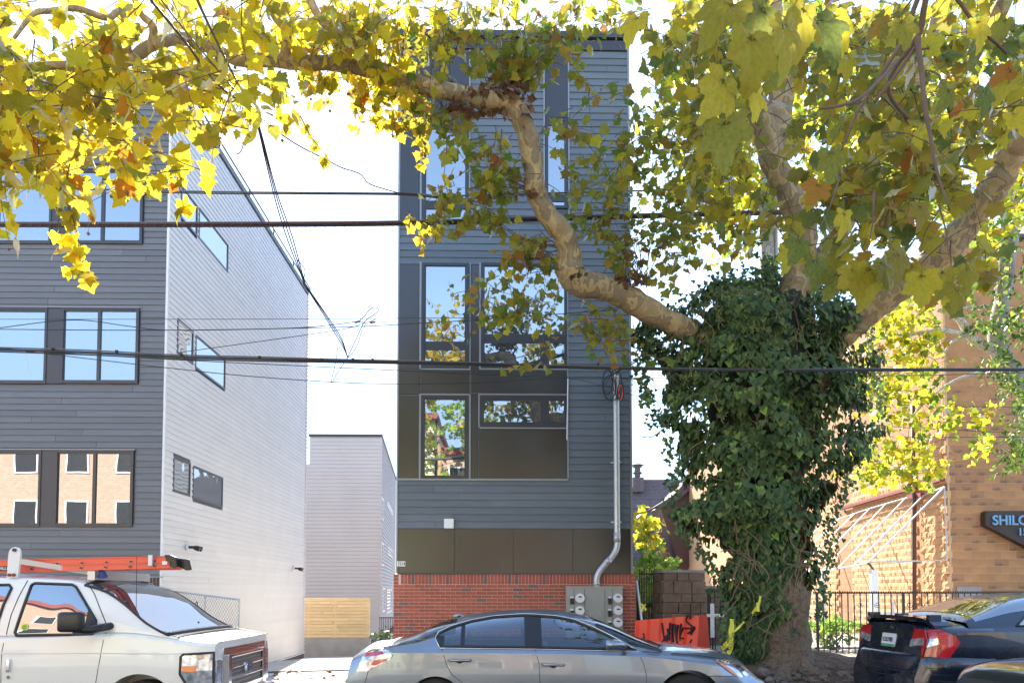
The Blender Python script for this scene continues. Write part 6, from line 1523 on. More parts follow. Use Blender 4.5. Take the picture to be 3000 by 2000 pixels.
region(1150,60,180,70,8,9.3,16,.135,leftleaf,tl_)
for pts in (((330,480),(300,560),(345,640),(370,700),(378,760),(395,800)), ((500,470),(520,520),(535,590),(540,610)), ((200,500),(195,560),(170,650),(185,720),(215,790)), ((880,340),(910,400),(950,450),(965,470)), ((1290,270),(1310,430),(1300,520),(1320,600)),((1240,420),(1250,455),(1235,480))):
    Y = 6.6 if pts[0][0] < 600 else (8 if pts[0][0] < 1000 else 9)
    q = [P(a*.62 if pts[0][0]==330 else a, b, Y) for a, b in pts]; tl_.append((q, .007))
    for a, b in zip(q, q[1:]):
        for k in range(4):
            c = a.lerp(b, rl_.random()); dd = (Vector((rl_.uniform(-.7,.7), rl_.uniform(-.4,.4), -.7))).normalized(); s_ = (.13 if Y < 7 else .10)*rl_.uniform(.7,1.2); leftleaf.append((c+dd*s_*.4, frame(dd, Vector((0,-1,.3))+rv(.5)), s_))
# middle
for (cx, cy, rx, ry, Y0, Y1, n) in ((1270,90,130,90,8.5,9.5,18),(1400,100,130,90,8.6,9.6,14),(1620,110,120,90,9,10,18),(1700,50,120,50,9,10,10),(1600,190,110,60,9,10,10),(1830,60,80,50,8.5,9.5,7),(1300,340,90,60,8.6,9.2,18),(1250,270,70,60,8.6,9.2,14),(1430,450,90,60,8.9,9.6,11),(1640,400,60,70,9,10,9),(1430,540,110,50,9,9.8,14),(1400,640,110,60,9.2,10,15),(1310,620,60,60,9.2,10,8),(1740,500,110,80,9.4,10.4,18),(1700,640,90,70,9.4,10.4,14),(1870,430,60,110,9.6,11,16),(1950,380,50,100,9.6,11,12),(1920,600,90,120,9.8,11,22),(1860,740,90,60,10,11,12),(1520,760,90,60,9.4,10.2,10),(1440,870,80,50,9.4,10.2,10),(1560,900,110,60,9.4,10.2,13),(1640,990,60,60,9.6,10.3,6),(1780,900,70,70,10,10.8,12),(1790,1000,90,60,10,10.8,10),(1370,970,70,20,9.6,10,3),(1560,1060,50,15,9.6,10,2),(1860,1060,30,50,10.2,10.8,3),(1980,700,80,120,10,11.4,16),(1770,310,60,80,9.4,10,6)):
    region(cx, cy, rx, ry, Y0, Y1, int(n*.95), .125, midleaf, tm_, L=.6, sp=.10, bal=bal)
region(1240,690,45,30,8.6,9.0,5,.11,leftleaf,tl_,L=.4,sp=.07)
# right canopy: middle distance and far
region(2300,120,380,160,5.5,9,58,.14,rightleaf,tr_,L=.6,bal=bal); region(2800,200,300,260,5.0,8.5,72,.14,rightleaf,tr_,L=.6,bal=bal); region(2500,420,330,180,5.5,9,60,.14,rightleaf,tr_,L=.6,bal=bal)
region(2080,330,110,230,7.5,10,36,.14,rightleaf,tr_,L=.7); region(2030,120,130,110,7.5,9.5,14,.14,rightleaf,tr_,L=.6); region(2100,620,130,120,8,10.4,24,.13,rightleaf,tr_); region(2720,560,260,120,5.5,9,34,.14,rightleaf,tr_,L=.6)
region(2450,680,200,100,5.5,8.5,20,.15,rightleaf,tr_,L=.5); region(2780,760,160,70,5.5,8,14,.15,rightleaf,tr_,L=.5)
farleaf = []; tf_ = []
region(2350,300,420,330,11,16,230,.17,farleaf,tf_,L=1.0,sp=.11,r0=.008); region(2780,350,330,360,11,16,200,.17,farleaf,tf_,L=1.0,sp=.11,r0=.008); region(2080,350,150,260,11,15,60,.15,farleaf,tf_,L=.9,sp=.11); region(2150,620,190,160,11,15,60,.16,farleaf,tf_,L=.9,sp=.11)
# near leaves, big in the picture
nearl = []; tn_ = []
for (px, py, Y, s_, ax_, ay_, nz_) in ((2150,10,2.5,.20,-.7,-.7,0),(2200,100,2.3,.21,.1,-1,.6),(2120,230,2.35,.17,-.3,-1,.3),(2130,350,2.35,.19,-.15,-1,-.8),(2200,240,2.4,.16,.2,-1,.9),(2290,60,2.4,.2,.4,-.9,.5),(2350,20,2.5,.2,.1,-1,.8),(2390,60,2.6,.19,.5,-.8,.1),(2240,20,2.6,.18,-.5,-.8,.7),(2440,40,2.8,.18,.4,-.8,.4),(2300,150,2.8,.15,-.2,-1,.5),
      (1870,50,2.9,.14,-.5,-.8,-.6),(2385,760,3.0,.19,.15,-1,.2),(2310,720,3.1,.16,.1,-1,.5),(2340,700,3.0,.17,-.3,-1,.3),(2500,780,2.9,.2,.2,-1,.1),(2545,780,2.9,.23,.1,-1,0),(2580,760,2.9,.2,.5,-.9,.3),(2455,800,3.0,.17,-.4,-1,.4),(2620,740,3.0,.18,.3,-1,.5),(2700,800,3.1,.2,.1,-1,.1),(2760,790,3.2,.19,.2,-1,.5),(2800,840,3.2,.18,-.1,-1,.3),(2830,780,3.2,.18,.3,-1,.2),(2430,440,3.6,.17,.3,-.9,.2),(2400,540,3.6,.16,-.5,-.8,.4),(2470,620,3.7,.16,.1,-1,.5),(2690,600,3.8,.16,.1,-1,.3),(2880,260,3.8,.16,.4,-.9,.3),(2965,330,3.4,.17,.5,-.9,.1),(2780,260,3.9,.16,-.3,-.9,.3),(2640,60,3.7,.17,.2,-1,.5),(2860,60,3.6,.17,.3,-.9,.5)):
    p = P(px, py, Y); nearl.append((p, frame(Vector((ax_, rl_.uniform(-.3,.3), ay_)), Vector((nz_*.8, -1, .35))+rv(.2)), s_))
for (a, b) in (((2180,-60,2.4),(2220,40,2.35)),((2350,-60,2.5),(2300,60,2.45)),((2560,560,3.0),(2540,740,2.95)),((2460,520,3.2),(2385,700,3.05)),((2750,600,3.2),(2780,760,3.2))):
    tn_.append(([P(*a), P((a[0]+b[0])/2+8, (a[1]+b[1])/2, (a[2]+b[2])/2), P(*b)], .006))
leaf_objs([(p, m_, s_*(.60 if p.z < P(2500,690,p.y).z else .74)) for p, m_, s_ in nearl], HTPL, M['leaf_right'], TR, rl_)
leftleaf = [i for i in leftleaf if clear(i)]; midleaf = [i for i in midleaf if clear(i)]; rightleaf = [i for i in rightleaf if clear(i)]
rightleaf.sort(key=lambda it: -it[2]/it[0].y); leftleaf.sort(key=lambda it: -it[2]/it[0].y)
inframe = lambda it: True
leaf_objs([(p, m_, s_*.85) for p, m_, s_ in rightleaf[:130]], HTPL, M['leaf_right'], TR, rl_); leaf_objs(leftleaf[:115], TPL, M['leaf_left'], TR, rl_)
leaves_mesh('foliage', leftleaf[115:], TPL, M['leaf_left'], TR, rl_, kind='stuff'); leaves_mesh('foliage', midleaf, TPL, M['leaf_mid'], TR, rl_, kind='stuff'); leaves_mesh('foliage', rightleaf[130:], TPL, M['leaf_right'], TR, rl_, kind='stuff')
twig_mesh(tl_+tm_+tr_+tn_+shoots, TR)
m = MB()
for p in bal[1][:60]:
    s_ = rl_.uniform(.014,.019)
    m.tube([p+Vector((0,0,z*s_)) for z in (-1,-.8,-.3,.3,.8,1)], [s_*q for q in (.1,.6,.95,.95,.6,.1)], 8); m.tube([p+Vector((0,0,s_)), p+Vector((0,0,.14))], .0018, 3)
m.build('seed_balls', pbr('seed_ball', (.20,.13,.05), .9, var=.3, bump=1), TR, smooth=True, kind='stuff')
# the lemon canopy behind belongs to the second tree
# ---------------------------------------------------------------- ivy
IV = thing('ivy', 'dense dark green ivy swelling round the plane tree trunk from the ground to its fork', 'ivy', TBASE + Vector((0,-.01,0)))
rows = [(835,2090,2280),(865,2010,2340),(900,1955,2490),(930,1935,2520),(985,1915,2540),(1085,1890,2560),(1210,1925,2560),(1300,1975,2530),(1380,2000,2480),(1440,1985,2460),(1500,1975,2430),(1560,2020,2415),(1620,2090,2405),(1720,2120,2400),(1780,2140,2395),(1830,2145,2320),(1900,2140,2300),(1955,2155,2280),(1985,2165,2240)]
IY = 10.9; ivl = []; rI = random.Random(31); ivs = []
def irow(py): return lerp([(r_[0], r_[1]) for r_ in rows], py), lerp([(r_[0], r_[2]) for r_ in rows], py)
def ivleaf(p, nrm, s_):
    dn = Vector((rI.gauss(0,.35), rI.gauss(0,.2)-.15, -1)); m_ = frame(dn + nrm*.35, nrm + Vector((rI.gauss(0,.35), rI.gauss(0,.35), rI.gauss(0,.35)+.25))); ivl.append((p, m_, s_))
def vnoise(p, s=1.3): return noise.noise(p*s)
N = 0
while N < 14500:
    py = rI.uniform(825, 1975); l, r_ = irow(py); l2 = P(l, py, IY).x; r2 = P(r_, py, IY).x; z = P((l+r_)/2, py, IY).z; c = (l2+r2)/2; hw = (r2-l2)/2*(.97 if py < 1330 else .86)
    if rI.random() > hw/1.75+.3: continue
    a = rI.uniform(-math.pi, math.pi) if rI.random() < .25 else rI.uniform(-math.pi*.62, math.pi*.62)
    dep = min(hw*.7, .9); n_ = Vector((math.sin(a), -math.cos(a), 0)); lump = vnoise(Vector((c+hw*math.sin(a), math.cos(a)*dep, z))*1.0, 1.5)
    if noise.noise(Vector((a*2.2, z*1.9, 5))) < -.20 and rI.random() < .85: continue
    if 1.30*1 > 0 and 1180 < py < 1700 and abs(math.sin(a)) > .86 and vnoise(Vector((z*3, a, 7)), 1) < -.05: continue
    k = .93 + .50*lump + .10*noise.noise(Vector((a*3,z*3.5,3))) - (rI.random()**2)*.16
    yy = IY - dep*k*math.cos(a); p = Vector((c + hw*k*math.sin(a), yy, P((l+r_)/2, py, yy).z + rI.gauss(0,.03))); ivleaf(p, (n_ + Vector((0,0,.25))).normalized(), rI.choice((.06,.08,.095,.11,.12))); N += 1
# trailing bits at the edges and along limbs
for i in range(420):
    py = rI.uniform(830, 1900); l, r_ = irow(py); sx = rI.choice((-1, 1)); px = (l if sx < 0 else r_) + sx*abs(rI.gauss(0, 16)); p = P(px, py, IY+rI.uniform(-.5,.3))
    for k in range(3): ivleaf(p + Vector((rI.gauss(0,.05), rI.gauss(0,.05), -k*.05)), Vector((sx*.4,-1,.2)), rI.uniform(.05,.08))
for i in range(600):  # tufts up between the limbs
    b_ = rI.choice(((2210,820,60,40),(2120,840,60,40),(2440,900,60,40),(2260,790,40,40),(2400,860,30,50))); ivleaf(P(rI.gauss(b_[0], b_[2]*.6), rI.gauss(b_[1], b_[3]*.6), 10.7+rI.uniform(-.4,.4)), Vector((0,-1,.3)), rI.uniform(.05,.09))
vis = [it for it in ivl if it[0].y < 10.3]; rI.shuffle(vis); big = sorted(vis, key=lambda it: -it[2]/it[0].y)[:295]; bs = set(id(x) for x in big)
leaf_objs(big, ITPL, M['leaf_ivy'], IV, rI); leaves_mesh('foliage', [x for x in ivl if id(x) not in bs], ITPL, M['leaf_ivy'], IV, rI, kind='stuff')
# tangle of stems under the leaves
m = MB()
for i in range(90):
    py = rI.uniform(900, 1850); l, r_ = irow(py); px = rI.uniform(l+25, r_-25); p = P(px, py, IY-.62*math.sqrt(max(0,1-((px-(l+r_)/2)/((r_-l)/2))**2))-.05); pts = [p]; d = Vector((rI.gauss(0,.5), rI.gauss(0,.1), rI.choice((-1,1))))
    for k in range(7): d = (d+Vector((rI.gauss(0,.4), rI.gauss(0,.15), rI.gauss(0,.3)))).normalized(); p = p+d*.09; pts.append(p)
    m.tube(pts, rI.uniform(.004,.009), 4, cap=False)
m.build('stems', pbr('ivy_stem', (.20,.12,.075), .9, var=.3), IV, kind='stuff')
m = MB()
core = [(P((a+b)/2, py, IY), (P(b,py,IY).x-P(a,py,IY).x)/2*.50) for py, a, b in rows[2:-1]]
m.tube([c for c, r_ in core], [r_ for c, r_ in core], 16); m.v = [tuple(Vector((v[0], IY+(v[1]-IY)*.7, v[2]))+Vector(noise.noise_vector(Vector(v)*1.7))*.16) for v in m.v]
m.build('shade_core', pbr('ivy_inner_shade', (.018,.022,.012), .95, var=.5, scale=12, bump=1, bscale=20), IV, smooth=True)  # solid core painted near black as the shade seen through gaps in the ivy
# yellow-green berry heads
m = MB()
for i in range(150):
    py = 850+rI.random()**1.3*420; l, r_ = irow(py); px = rI.uniform(l+10, r_-10); p = P(px, py, IY-.8*math.sqrt(max(0,1-((px-(l+r_)/2)/((r_-l)/2))**2))-.18)
    for k in range(7): d = rv(.035); m.tube([p, p+d], [.0015,.007], 4)
m.build('berries', pbr('ivy_berry', (.15,.16,.05), .7, var=.3), IV, kind='stuff')

# ---------------------------------------------------------------- second tree right, with lemon leaves
T2b = P(3110, 1900, 14.6); T2b.z = FZB
T2 = thing('plane_tree', 'smaller tree with lemon yellow leaves and pale bare branches in front of the tan church', 'tree', T2b)
limb([(3110,1900,14.6,.24),(3110,1500,14.6,.2),(3060,1250,14.6,.19),(2985,1110,14.6,.19),(2930,1030,14.6,.18),(2925,950,14.6,.17),(2940,850,14.6,.16),(2960,650,14.5,.16),(2975,400,14.3,.14),(2990,100,14,.1)], 'trunk', 'wood_old', 12, parent=T2)
limb([(2930,1040,14.5,.10),(2850,990,14.3,.08),(2815,940,14.2,.075),(2780,915,14.1,.06),(2750,909,14,.04)], 'limb', 'pale_bark', 10, parent=T2)
limb([(2745,910,14,.018),(2820,903,14.1,.022),(2900,895,14.2,.02)], 'limb', 'pale_bark', 8, parent=T2)
limb([(2850,985,14.3,.04),(2760,968,14.0,.04),(2680,978,13.8,.035),(2560,995,13.6,.03),(2520,1010,13.5,.02)], 'limb', 'pale_bark', 8, parent=T2)
limb([(2850,985,14.3,.03),(2790,1000,14.2,.025),(2760,1050,14.2,.018)], 'limb', 'pale_bark', 6, parent=T2)
limb([(2930,1080,14.5,.04),(2830,1100,14.2,.03),(2740,1150,14,.022),(2660,1230,13.9,.014)], 'limb', 'pale_bark', 6, parent=T2)
lem = []; tlm = []
for (cx, cy, rx, ry, n, yy) in ((2600,960,120,60,26,13.8),(2720,960,110,50,12,14),(2620,1050,130,60,26,13.8),(2560,1130,90,60,18,13.6),(2680,1160,110,50,16,13.8),(2600,1200,80,50,12,13.6),(2740,1230,90,40,12,13.8),(2540,1330,70,50,16,13.5),(2620,1360,80,40,16,13.6),(2700,1370,60,30,12,13.7),(2660,1300,60,30,8,13.6),(2850,1230,50,30,8,14),(2890,1290,40,30,6,14),(2700,870,90,50,12,14),(2560,1400,40,20,5,13.5)):
    region(cx, cy, rx, ry, yy-.8, yy+.8, n, .13, lem, tlm, L=.7, sp=.085, droop=.5)
gr2 = []; tg2 = []
for (cx, cy, rx, ry, n) in ((2960,700,60,120,26),(2900,820,80,80,20),(2950,960,60,80,22),(2930,1080,70,40,14),(2960,1180,60,80,22),(2985,1280,40,80,14),(2960,1360,30,40,7),(2870,960,60,50,10),(2960,560,80,60,14)):
    region(cx, cy, rx, ry, 13.6, 14.6, n, .085, gr2, tg2, L=.6, sp=.05, droop=.6)
rI.shuffle(lem); leaf_objs(lem[:150], STPL, M['leaf_far'], T2, rl_); leaves_mesh('foliage', lem[150:], STPL, M['leaf_far'], T2, rl_, kind='stuff')
leaves_mesh('foliage', farleaf, STPL, M['leaf_far'], T2, rl_, kind='stuff'); leaves_mesh('ivy_foliage', gr2, ITPL, M['leaf_ivy2'], T2, rl_, kind='stuff'); twig_mesh(tlm+tg2+tf_, T2)

# ---------------------------------------------------------------- shrubs, hedge, weeds
def shrub(label, cx, cy, rx, ry, Y, n, mat, size=.09, name='shrub', cat='shrub', yr=.8, L=.5, base=None):
    b = P(cx, cy+ry, Y); b.z = base if base is not None else b.z; T = thing(name, label, cat, b); it = []; tw = []
    region(cx, cy, rx, ry, Y-yr, Y+yr, n, size, it, tw, L=L, sp=size*.7, droop=-.1, r0=.005)
    m = MB()
    for k in range(5): m.tube([b+Vector((rl_.gauss(0,.05), 0, 0)), P(cx+rl_.gauss(0,rx*.4), cy, Y)], [.02,.008], 5)
    m.build('stem', M['twig'], T); leaves_mesh('foliage', it, STPL, M[mat], T, rl_, kind='stuff'); twig_mesh(tw, T)
shrub('orange and yellow leaved small tree behind the iron gate', 1895, 1545, 34, 60, 20, 46, 'leaf_far', .17, 'small_tree', 'tree', base=0)
shrub('bright green bush behind the iron gate', 1900, 1640, 45, 38, 19, 46, 'leaf_green', .15, base=0)
shrub('green bush climbing beside the stone pier', 1955, 1655, 26, 20, 18.5, 20, 'leaf_green', .14, base=0)
shrub('dark green bush in shade behind the black bars of the gate', 1905, 1740, 32, 60, 17, 60, 'leaf_green', .13, base=0)
shrub('trimmed green hedge behind the black fence right of the ivy trunk', 2440, 1828, 95, 14, 14.6, 90, 'leaf_green', .07, 'hedge', 'hedge', .5, .3, base=FZB)
shrub('twiggy rose bush low behind the black fence', 2440, 1868, 60, 22, 14.0, 22, 'leaf_ivy2', .06, yr=.3, L=.4, base=FZB)
shrub('tuft of green weeds at the foot of the brick base by the driveway', 1128, 1860, 24, 12, 25, 26, 'leaf_ivy', .16, 'weeds', 'weeds', .6, .5, base=-.5)
# trees across the street, behind the camera, for the reflections
for (x, y, h, lab, pal) in ((2.6, -7.6, 14, 'tall yellow leaved street tree across the road reflected in the upper windows', 'leaf_right'), (-3.0, -7.0, 12.5, 'green street tree across the road reflected in the lower windows', 'leaf_green'), (9, -8, 11, 'street tree across the road at the right, seen in reflections', 'leaf_right')):
    T = thing('street_tree', lab, 'tree', (x, y, 0)); MB().tube([(x,y,-.2),(x+.1,y,h*.4),(x,y+.1,h*.8)], [.25,.18,.06], 10).build('trunk', M['plane_bark'], T, smooth=True)
    it = []; tw = []
    for k in range(240):
        a = rl_.uniform(0, 6.28); q = rl_.random()**.5; zz = h*rl_.uniform(.36, 1); rr_ = (h*.24)*math.sin(math.pi*min(1,(zz/h-.3)/.75))*q
        spray((x+rr_*math.cos(a), y+rr_*math.sin(a), zz), (math.cos(a), math.sin(a), .2), 1.0, .09, .19, it, tw, droop=.5, r0=.012)
    leaves_mesh('foliage', it, STPL, M[pal], T, rl_, kind='stuff'); twig_mesh(tw, T)
# ============================================================ wires
def wire(label, pts, r_=.012, mat='cable', sub=8, n=6, name='overhead_cable', parent=None, group=None):
    q = spline([P(*p) for p in pts], sub); o = MB().tube(q, r_, n).build(name, M[mat], parent, smooth=True)
    if parent is None: tag(o, label, 'cable', group)
    return o
YW = 10.2
wire('grey twin cable crossing the upper left window and ending behind the arching limb', [(-40,545,YW),(180,552,YW),(408,558,YW),(700,563,YW),(1173,567,YW),(1300,574,YW),(1645,565,YW+.3),(2300,548,11.9)], .012, 'cable_grey')
wire('grey cable lashed tight under the upper twin cable', [(380,563,YW),(700,568,YW),(1173,571,YW),(1300,581,YW)], .008, 'cable')
wire('black splice hanging on the upper cable left of the tall slate house window', [(1170,567,YW),(1240,572,YW),(1300,580,YW),(1330,582,YW)], .022, 'cable')
T = thing('lashed_cable_bundle', 'thick maroon and black cable bundle crossing the whole street below the upper windows', 'cable', P(600, 657, YW))
for dy, k, r_ in ((-5,'cable_grey',.012),(0,'cable_red',.020),(6,'cable',.014)):
    wire(None, [(-60,657+dy,YW),(600,657+dy,YW),(1173,653+dy,YW),(1658,638+dy,YW+.5),(2296,621+dy,11.9)], r_, k, parent=T, name='strand')
m = MB()
for i in range(44):
    px = -30+i*28; a = P(px, 668, YW-.03); b = P(px+16, 650, YW-.03); m.tube([a, b], .003, 4)
m.build('lashing', M['cable_grey'], T, kind='stuff')
T = thing('main_cable_bundle', 'heavy black cable bundle running the full width at the level of the middle windows', 'cable', P(1000, 1056, YW))
for dy, k, r_ in ((0,'cable',.017),(-6,'cable_grey',.010),(6,'cable',.010)):
    wire(None, [(-60,1022+dy,YW),(250,1032+dy*1.1,YW),(510,1045+dy,YW),(750,1051+dy,YW),(995,1057+dy*.8,YW),(1330,1064+dy*.7,YW+.2),(1658,1074+dy*.6,YW+.5),(2168,1084+dy*.5,10.0),(2500,1083+dy*.5,9.7),(3060,1082+dy*.5,9.6)], r_, k, parent=T, name='strand')
for px, py in ((155,1022),(342,1029),(531,1037),(760,1045),(943,1051),(1034,1051),(1092,1053),(1266,1057),(1517,1063),(1752,1066)): MB().disc(P(px,py,YW-.02), (1,0,0), .022, .03, 8).build('clip', M['cable'], T)
wire('slack pale loop of wire tied on the heavy black bundle at the left', [(66,1019,YW),(75,1035,YW),(80,1060,YW),(84,1085,YW),(92,1098,YW)], .005, 'whitemetal')
wire('thin taut wire just above the middle left windows', [(-40,935,YW),(500,935,YW),(1000,934,YW),(1240,931,YW),(1400,931,YW)], .004)
wire('thin bowed black wire rising over the middle left window then level to the wire loop', [(-40,964,YW),(0,960,YW),(213,937,YW),(383,956,YW),(510,967,YW),(850,961,YW),(1000,948,YW),(1055,939,YW)], .006)
wire('thin black wire running straight across the tall slate house toward the limb', [(-40,964,YW),(489,967,YW),(1000,958,YW),(1240,946,YW),(1425,935,YW),(1808,907,YW+.3)], .006)
wire('thin black wire climbing from the pale side wall window to the wire loop', [(519,1033,YW),(760,1000,YW),(1000,965,YW),(1070,945,YW)], .005)
wire('lowest thin wire sagging across both houses to the conduit head', [(-40,1015,YW),(179,1041,YW),(489,1077,YW),(723,1101,YW),(1000,1120,YW),(1213,1124,YW+.5),(1468,1118,YW+1.2),(1664,1105,YW+2),(2000,1109,YW+2.2)], .006)
wire('thin wire just under the heavy bundle reaching the tangled cable loops', [(-40,1012,YW),(100,1028,YW),(489,1052,YW),(1000,1077,YW+.3),(1425,1097,YW+1.4),(1660,1107,YW+2.5),(1790,1135,FY-.3)], .006)
wire('service drop wire from the heavy bundle curving down to the conduit head', [(1895,1000,YW),(1880,1040,YW+.8),(1850,1068,YW+2),(1820,1082,FY-.5),(1790,1100,FY-.3)], .012)
wire('second service drop wire curving down to the conduit head from the limb', [(1905,960,YW),(1885,1030,YW+1),(1850,1062,YW+2.4),(1800,1085,FY-.4),(1775,1125,FY-.3)], .008)
wire('thin wire slanting down behind the ivy from the conduit head', [(1830,1150,FY-.3),(1990,1195,14),(2140,1235,14)], .006)
wire('upper thin wire slanting down right of the tall slate house', [(1850,1143,FY-.3),(1990,1170,14),(2100,1190,14)], .005)
# diagonals coming over the camera
kn = (744,325,7.6)
wire('left diagonal black cable from the top edge down to the yellow taped knot', [(405,-60,4.6),(442,0,4.9),(540,120,5.8),(638,247,6.8),kn], .011)
wire('diagonal black cable beside the left one running to the yellow taped knot', [(435,-60,4.6),(472,0,4.9),(575,130,5.9),(680,255,7.0),kn], .0075, 'cable_grey')
wire('steep black cable from the top edge right of the others to the taped knot', [(560,-60,4.6),(578,0,4.9),(638,128,6),(700,250,7.1),kn], .011)
for i, (dx, lab) in enumerate(((0,'leftmost strand of the twisted drop below the taped knot'),(9,'middle strand of the twisted drop below the taped knot'),(17,'right strand of the twisted drop below the taped knot'))):
    wire(lab, [kn,(760+dx*.3,390,7.9),(800+dx*.6,561,8.7),(838+dx,690,9.2),(880+dx*.6,800+dx,9.6),(897+dx*.2,840,9.75),(950+dx*.5,925,10),(1000,1007-dx,YW),(1018,1045,YW)], .0075)
wire('thin wire wound round the twisted drop at the middle', [(870,760,9.4),(893,790,9.6),(889,830,9.7),(905,855,9.8),(925,880,9.9)], .006)
wire('slack grey double cable swagged through the yellow leaves at the far left', [(-40,180,6.2),(0,194,6.3),(170,255,6.6),(300,287,6.8),(425,300,7),(520,287,7.1),(596,264,7.2),(690,228,7.3)], .0085, 'cable_grey')
wire('braided black service drop from the taped knot to the tall slate house', [kn,(800,375,8.1),(872,425,8.6),(960,470,9.2),(1000,491,9.5),(1055,510,9.8),(1085,540,10),(1170,566,YW)], .0075)
wire('loop of black wire standing above the junction in the driveway gap', [(1017,1050,YW),(1040,1000,YW),(1068,943,YW),(1095,922,YW),(1109,908,YW),(1100,900,YW),(1085,905,YW),(1068,925,YW),(1055,939,YW),(1075,945,YW),(1100,935,YW)], .006)
wire('thin inner wire of the loop above the junction in the driveway gap', [(1020,1048,YW),(1045,1015,YW),(1058,975,YW),(1072,948,YW)], .005)
wire('v shaped slack wire hanging under the junction in the driveway gap', [(990,1010,YW),(985,1050,YW),(971,1120,YW),(990,1090,YW),(1018,1048,YW)], .005)
for (px, py, lab) in ((1047,943,'small grey splice sleeve left of the wire loop'),(1092,944,'small grey splice sleeve right of the wire loop')): MB().disc(P(px,py,YW), (1,0,.2), .015, .08, 8).build('splice_sleeve', M['cable_grey'], label=lab, category='splice')
wire('thin black wire across the tan church just under the heavy bundle', [(2490,1101,12),(2700,1099,12),(3060,1090,12)], .006)
wire('upper of two thin wires across the church side wall above the awning', [(2490,1238,15),(2700,1255,15),(3060,1270,15)], .007)
wire('lower of two thin wires across the church side wall above the awning', [(2490,1275,15),(2700,1280,15),(3060,1280,15)], .007)
wire('thin wire crossing the side wall low above the red steel lintel', [(2850,1190,13),(3060,1195,13)], .005)
# tape on the wires
T = thing('caution_tape', 'torn yellow caution tape tied round the overhead wires among the yellow leaves', 'tape', P(740, 345, 7.5))
def ribbon(pts, w_, Y, parent, mat='tape', yj=0):
    q = spline([P(a, b, Y+yj*i) for i, (a, b) in enumerate(pts)], 5); m = MB(); V = []
    for i, p in enumerate(q):
        t = (q[min(i+1,len(q)-1)]-q[max(i-1,0)]).normalized(); s_ = t.cross(Vector((0,1,0))).normalized(); s_ = (s_ + Vector((0,.5*math.sin(i*.8),0))).normalized(); V += [p-s_*w_/2, p+s_*w_/2, p+s_*w_/2+Vector((0,.001,0)), p-s_*w_/2+Vector((0,.001,0))]
    m.add(V, [(i*4+a, i*4+4+a, i*4+4+(a+1)%4, i*4+(a+1)%4) for i in range(len(q)-1) for a in range(4)]); return m.build('tape_strip', M[mat], parent)
tpb = pbr('pale_tape', (.72,.62,.30), .35, var=.1); M['tape_pale'] = tpb
t1 = ribbon([(570,400),(590,385),(640,365),(690,340),(735,322)], .085, 7.45, T, 'tape_pale'); ribbon([(752,350),(748,375),(735,400),(712,425)], .08, 7.4, T, 'tape'); ribbon([(725,325),(745,335),(755,350),(740,358)], .09, 7.5, T, 'tape')
def tape_text(s, px, py, Y, size, rot, parent):
    t = text_mb(s, size, .0005, 1.0); t.build('lettering', M['ink'], parent, xf=Matrix.Translation(P(px, py, Y)) @ Matrix.Rotation(R(rot), 4, 'Y') @ FACE)
tape_text('CAUTION', 736, 322, 7.36, .075, 180+22, T); tape_text('IT', 592, 379, 7.4, .07, 180+25, T)
wire('bent wire hook hanging from the tape end', [(712,425,7.4),(708,440,7.4),(700,450,7.4),(692,452,7.4)], .005)
TT = thing('caution_tape', 'yellow caution tape dangling down the ivy at the foot of the trunk', 'tape', P(2135, 1880, 9.9))
ribbon([(2145,1812),(2143,1840),(2140,1870),(2125,1890),(2113,1897)], .07, 9.95, TT); ribbon([(2146,1850),(2142,1880),(2140,1905),(2131,1912)], .06, 9.9, TT); ribbon([(2228,1745),(2222,1770),(2203,1796)], .035, 9.85, TT); ribbon([(2180,1820),(2165,1836),(2150,1850)], .03, 9.85, TT); ribbon([(2222,1765),(2218,1790)], .06, 9.8, TT)
tape_text('CAUTION', 2147, 1850, 9.78, .055, 105, TT); tape_text('CAUT', 2119, 1894, 9.78, .045, -40, TT); tape_text('TO', 2226, 1770, 9.72, .045, 90, TT)
TT = thing('caution_tape', 'scrap of yellow tape knotted on the leaning pole by the iron gate', 'tape', P(1887, 1775, 13.9))
ribbon([(1872,1767),(1882,1772),(1893,1786)], .05, 13.9, TT); ribbon([(1893,1769),(1884,1776),(1882,1790)], .04, 13.88, TT)
# utility pole behind the tree
pb_ = P(2249, 1500, 12.4); UP = thing('utility_pole', 'weathered grey utility pole rising behind the ivy covered trunk', 'utility pole', (pb_.x, pb_.y, .3))
MB().tube([(pb_.x, pb_.y, 0), (pb_.x, pb_.y, 5), P(2249, 420, 12.4)], [.16,.15,.12], 12).build('shaft', M['pale_bark'], UP, smooth=True)
MB().tube([(pb_.x+.19, pb_.y-.1, 3), (pb_.x+.19, pb_.y-.1, 9)], .03, 8).build('riser', M['galv'], UP)
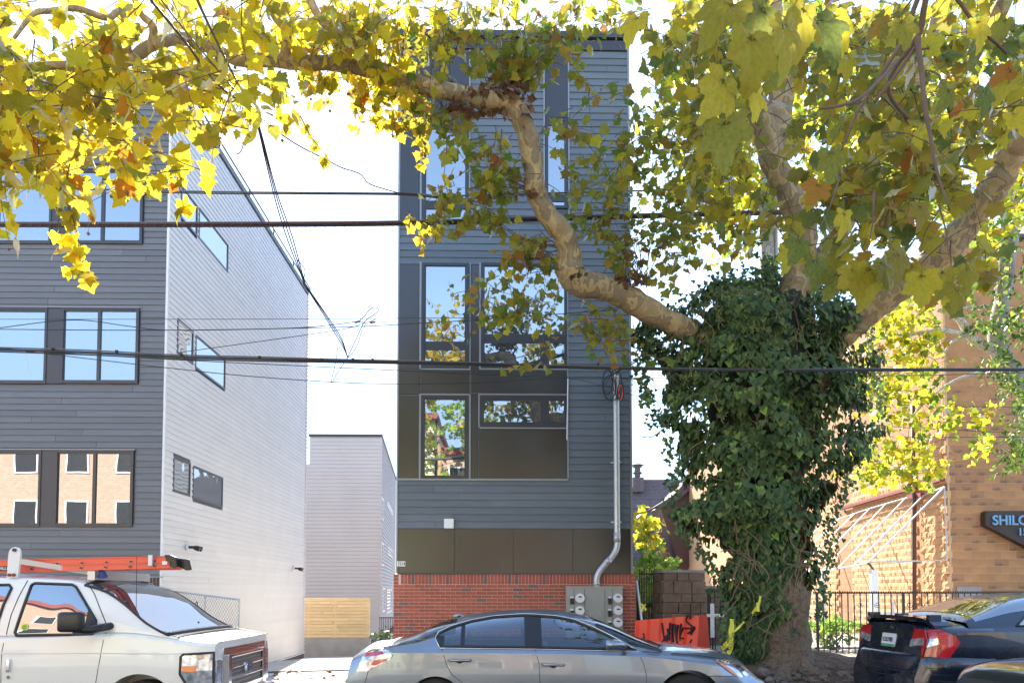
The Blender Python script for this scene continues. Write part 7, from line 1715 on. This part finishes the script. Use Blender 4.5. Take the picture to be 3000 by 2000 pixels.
# ============================================================ mound at the foot of the tree
mb = MB(); nx, ny = 44, 26; cx0 = TBASE.x+.25; V = []
for j in range(ny+1):
    for i in range(nx+1):
        x = cx0-2.0+4.2*i/nx; y = 9.95+3.0*j/ny; d = ((x-cx0)/1.9)**2+((y-11.1)/1.25)**2; h = .50*math.exp(-d*1.5)*(1 if y > 10.3 else .8)
        V.append((x, y, g(x)+.02+max(0,h)+(.03*noise.noise(Vector((x*5,y*5,0)))+.02*noise.noise(Vector((x*14,y*14,2))) if h > .02 else 0) + (.12 if y > 10.45 else 0)*0 + .10*min(1,h*8)))
mb.add(V, [(j*(nx+1)+i, j*(nx+1)+i+1, (j+1)*(nx+1)+i+1, (j+1)*(nx+1)+i) for j in range(ny) for i in range(nx)])
mo = mb.build('dirt_mound', M['dirt'], smooth=True, kind='structure')
def rock(px, py, Y, s_, lab, mat='concrete_dark', fl=.7):
    p = P(px, py, Y); bm = bmesh.new(); bmesh.ops.create_icosphere(bm, subdivisions=2, radius=s_)
    for v in bm.verts: v.co = v.co*(1+.35*noise.noise(v.co*3/s_*.35+Vector((px,py,0)))); v.co.z *= fl
    m = MB(); m.add([v.co+p for v in bm.verts], [tuple(v.index for v in f.verts) for f in bm.faces]); bm.free(); return m.build('rock', M[mat], label=lab, category='rock')
M['rockm'] = pbr('rock_grey', (.20,.16,.13), .95, var=.3, scale=8, bump=.8)
rock(2474, 1985, 10.35, .16, 'largest pale rock on the dirt mound right of the trunk', 'rockm'); rock(2500, 1950, 11.0, .13, 'mossy flat rock between the dirt mound and the black bumper', 'rockm', .6)
rock(2238, 1970, 10.2, .10, 'small grey rock at the left foot of the trunk', 'rockm'); rock(2255, 1990, 10.1, .07, 'smallest rock low on the mound left of the roots', 'rockm')
m = MB()
for i in range(260):
    px = rl_.uniform(2225, 2560); Y = rl_.uniform(9.95, 10.8); p = P(px, 1960, Y); x, y = p.x, p.y; d = ((x-cx0)/1.9)**2+((y-11.1)/1.25)**2; z = g(x)+.10+.5*math.exp(-d*1.5)
    s_ = rl_.uniform(.012,.035); m.box(x-s_, x+s_, y-s_, y+s_*.7, z, z+s_)
m.build('rubble', M['rockm'], kind='stuff', label='broken rubble and clods scattered over the dirt mound', category='rubble')
for (a, b, c) in (((2320,1955),(2280,1985),(2240,2010)),((2345,1950),(2390,1975),(2440,1995)),((2300,1960),(2310,1990),(2330,2020))):
    q = spline([P(*a,10.5), P(*b,10.3), P(*c,10.1)], 5); MB().tube(q, [.14-.11*i/(len(q)-1) for i in range(len(q))], 8).build('root', M['trunk_bark'], TR, smooth=True)
# fallen leaves on the pavement and driveway
fl_ = []
for i in range(260):
    x = rl_.uniform(-6, 8); y = rl_.uniform(10.7, 14.2); fl_.append((Vector((x, y, gx(x)+.14)), frame(rv(), Vector((0,0,1))+rv(.2)), rl_.uniform(.07,.12)))
leaves_mesh('fallen_leaves', fl_, STPL, M['leaf_dead'], None, rl_, kind='stuff', label='dry brown leaves scattered over the pavement', cat='leaves')
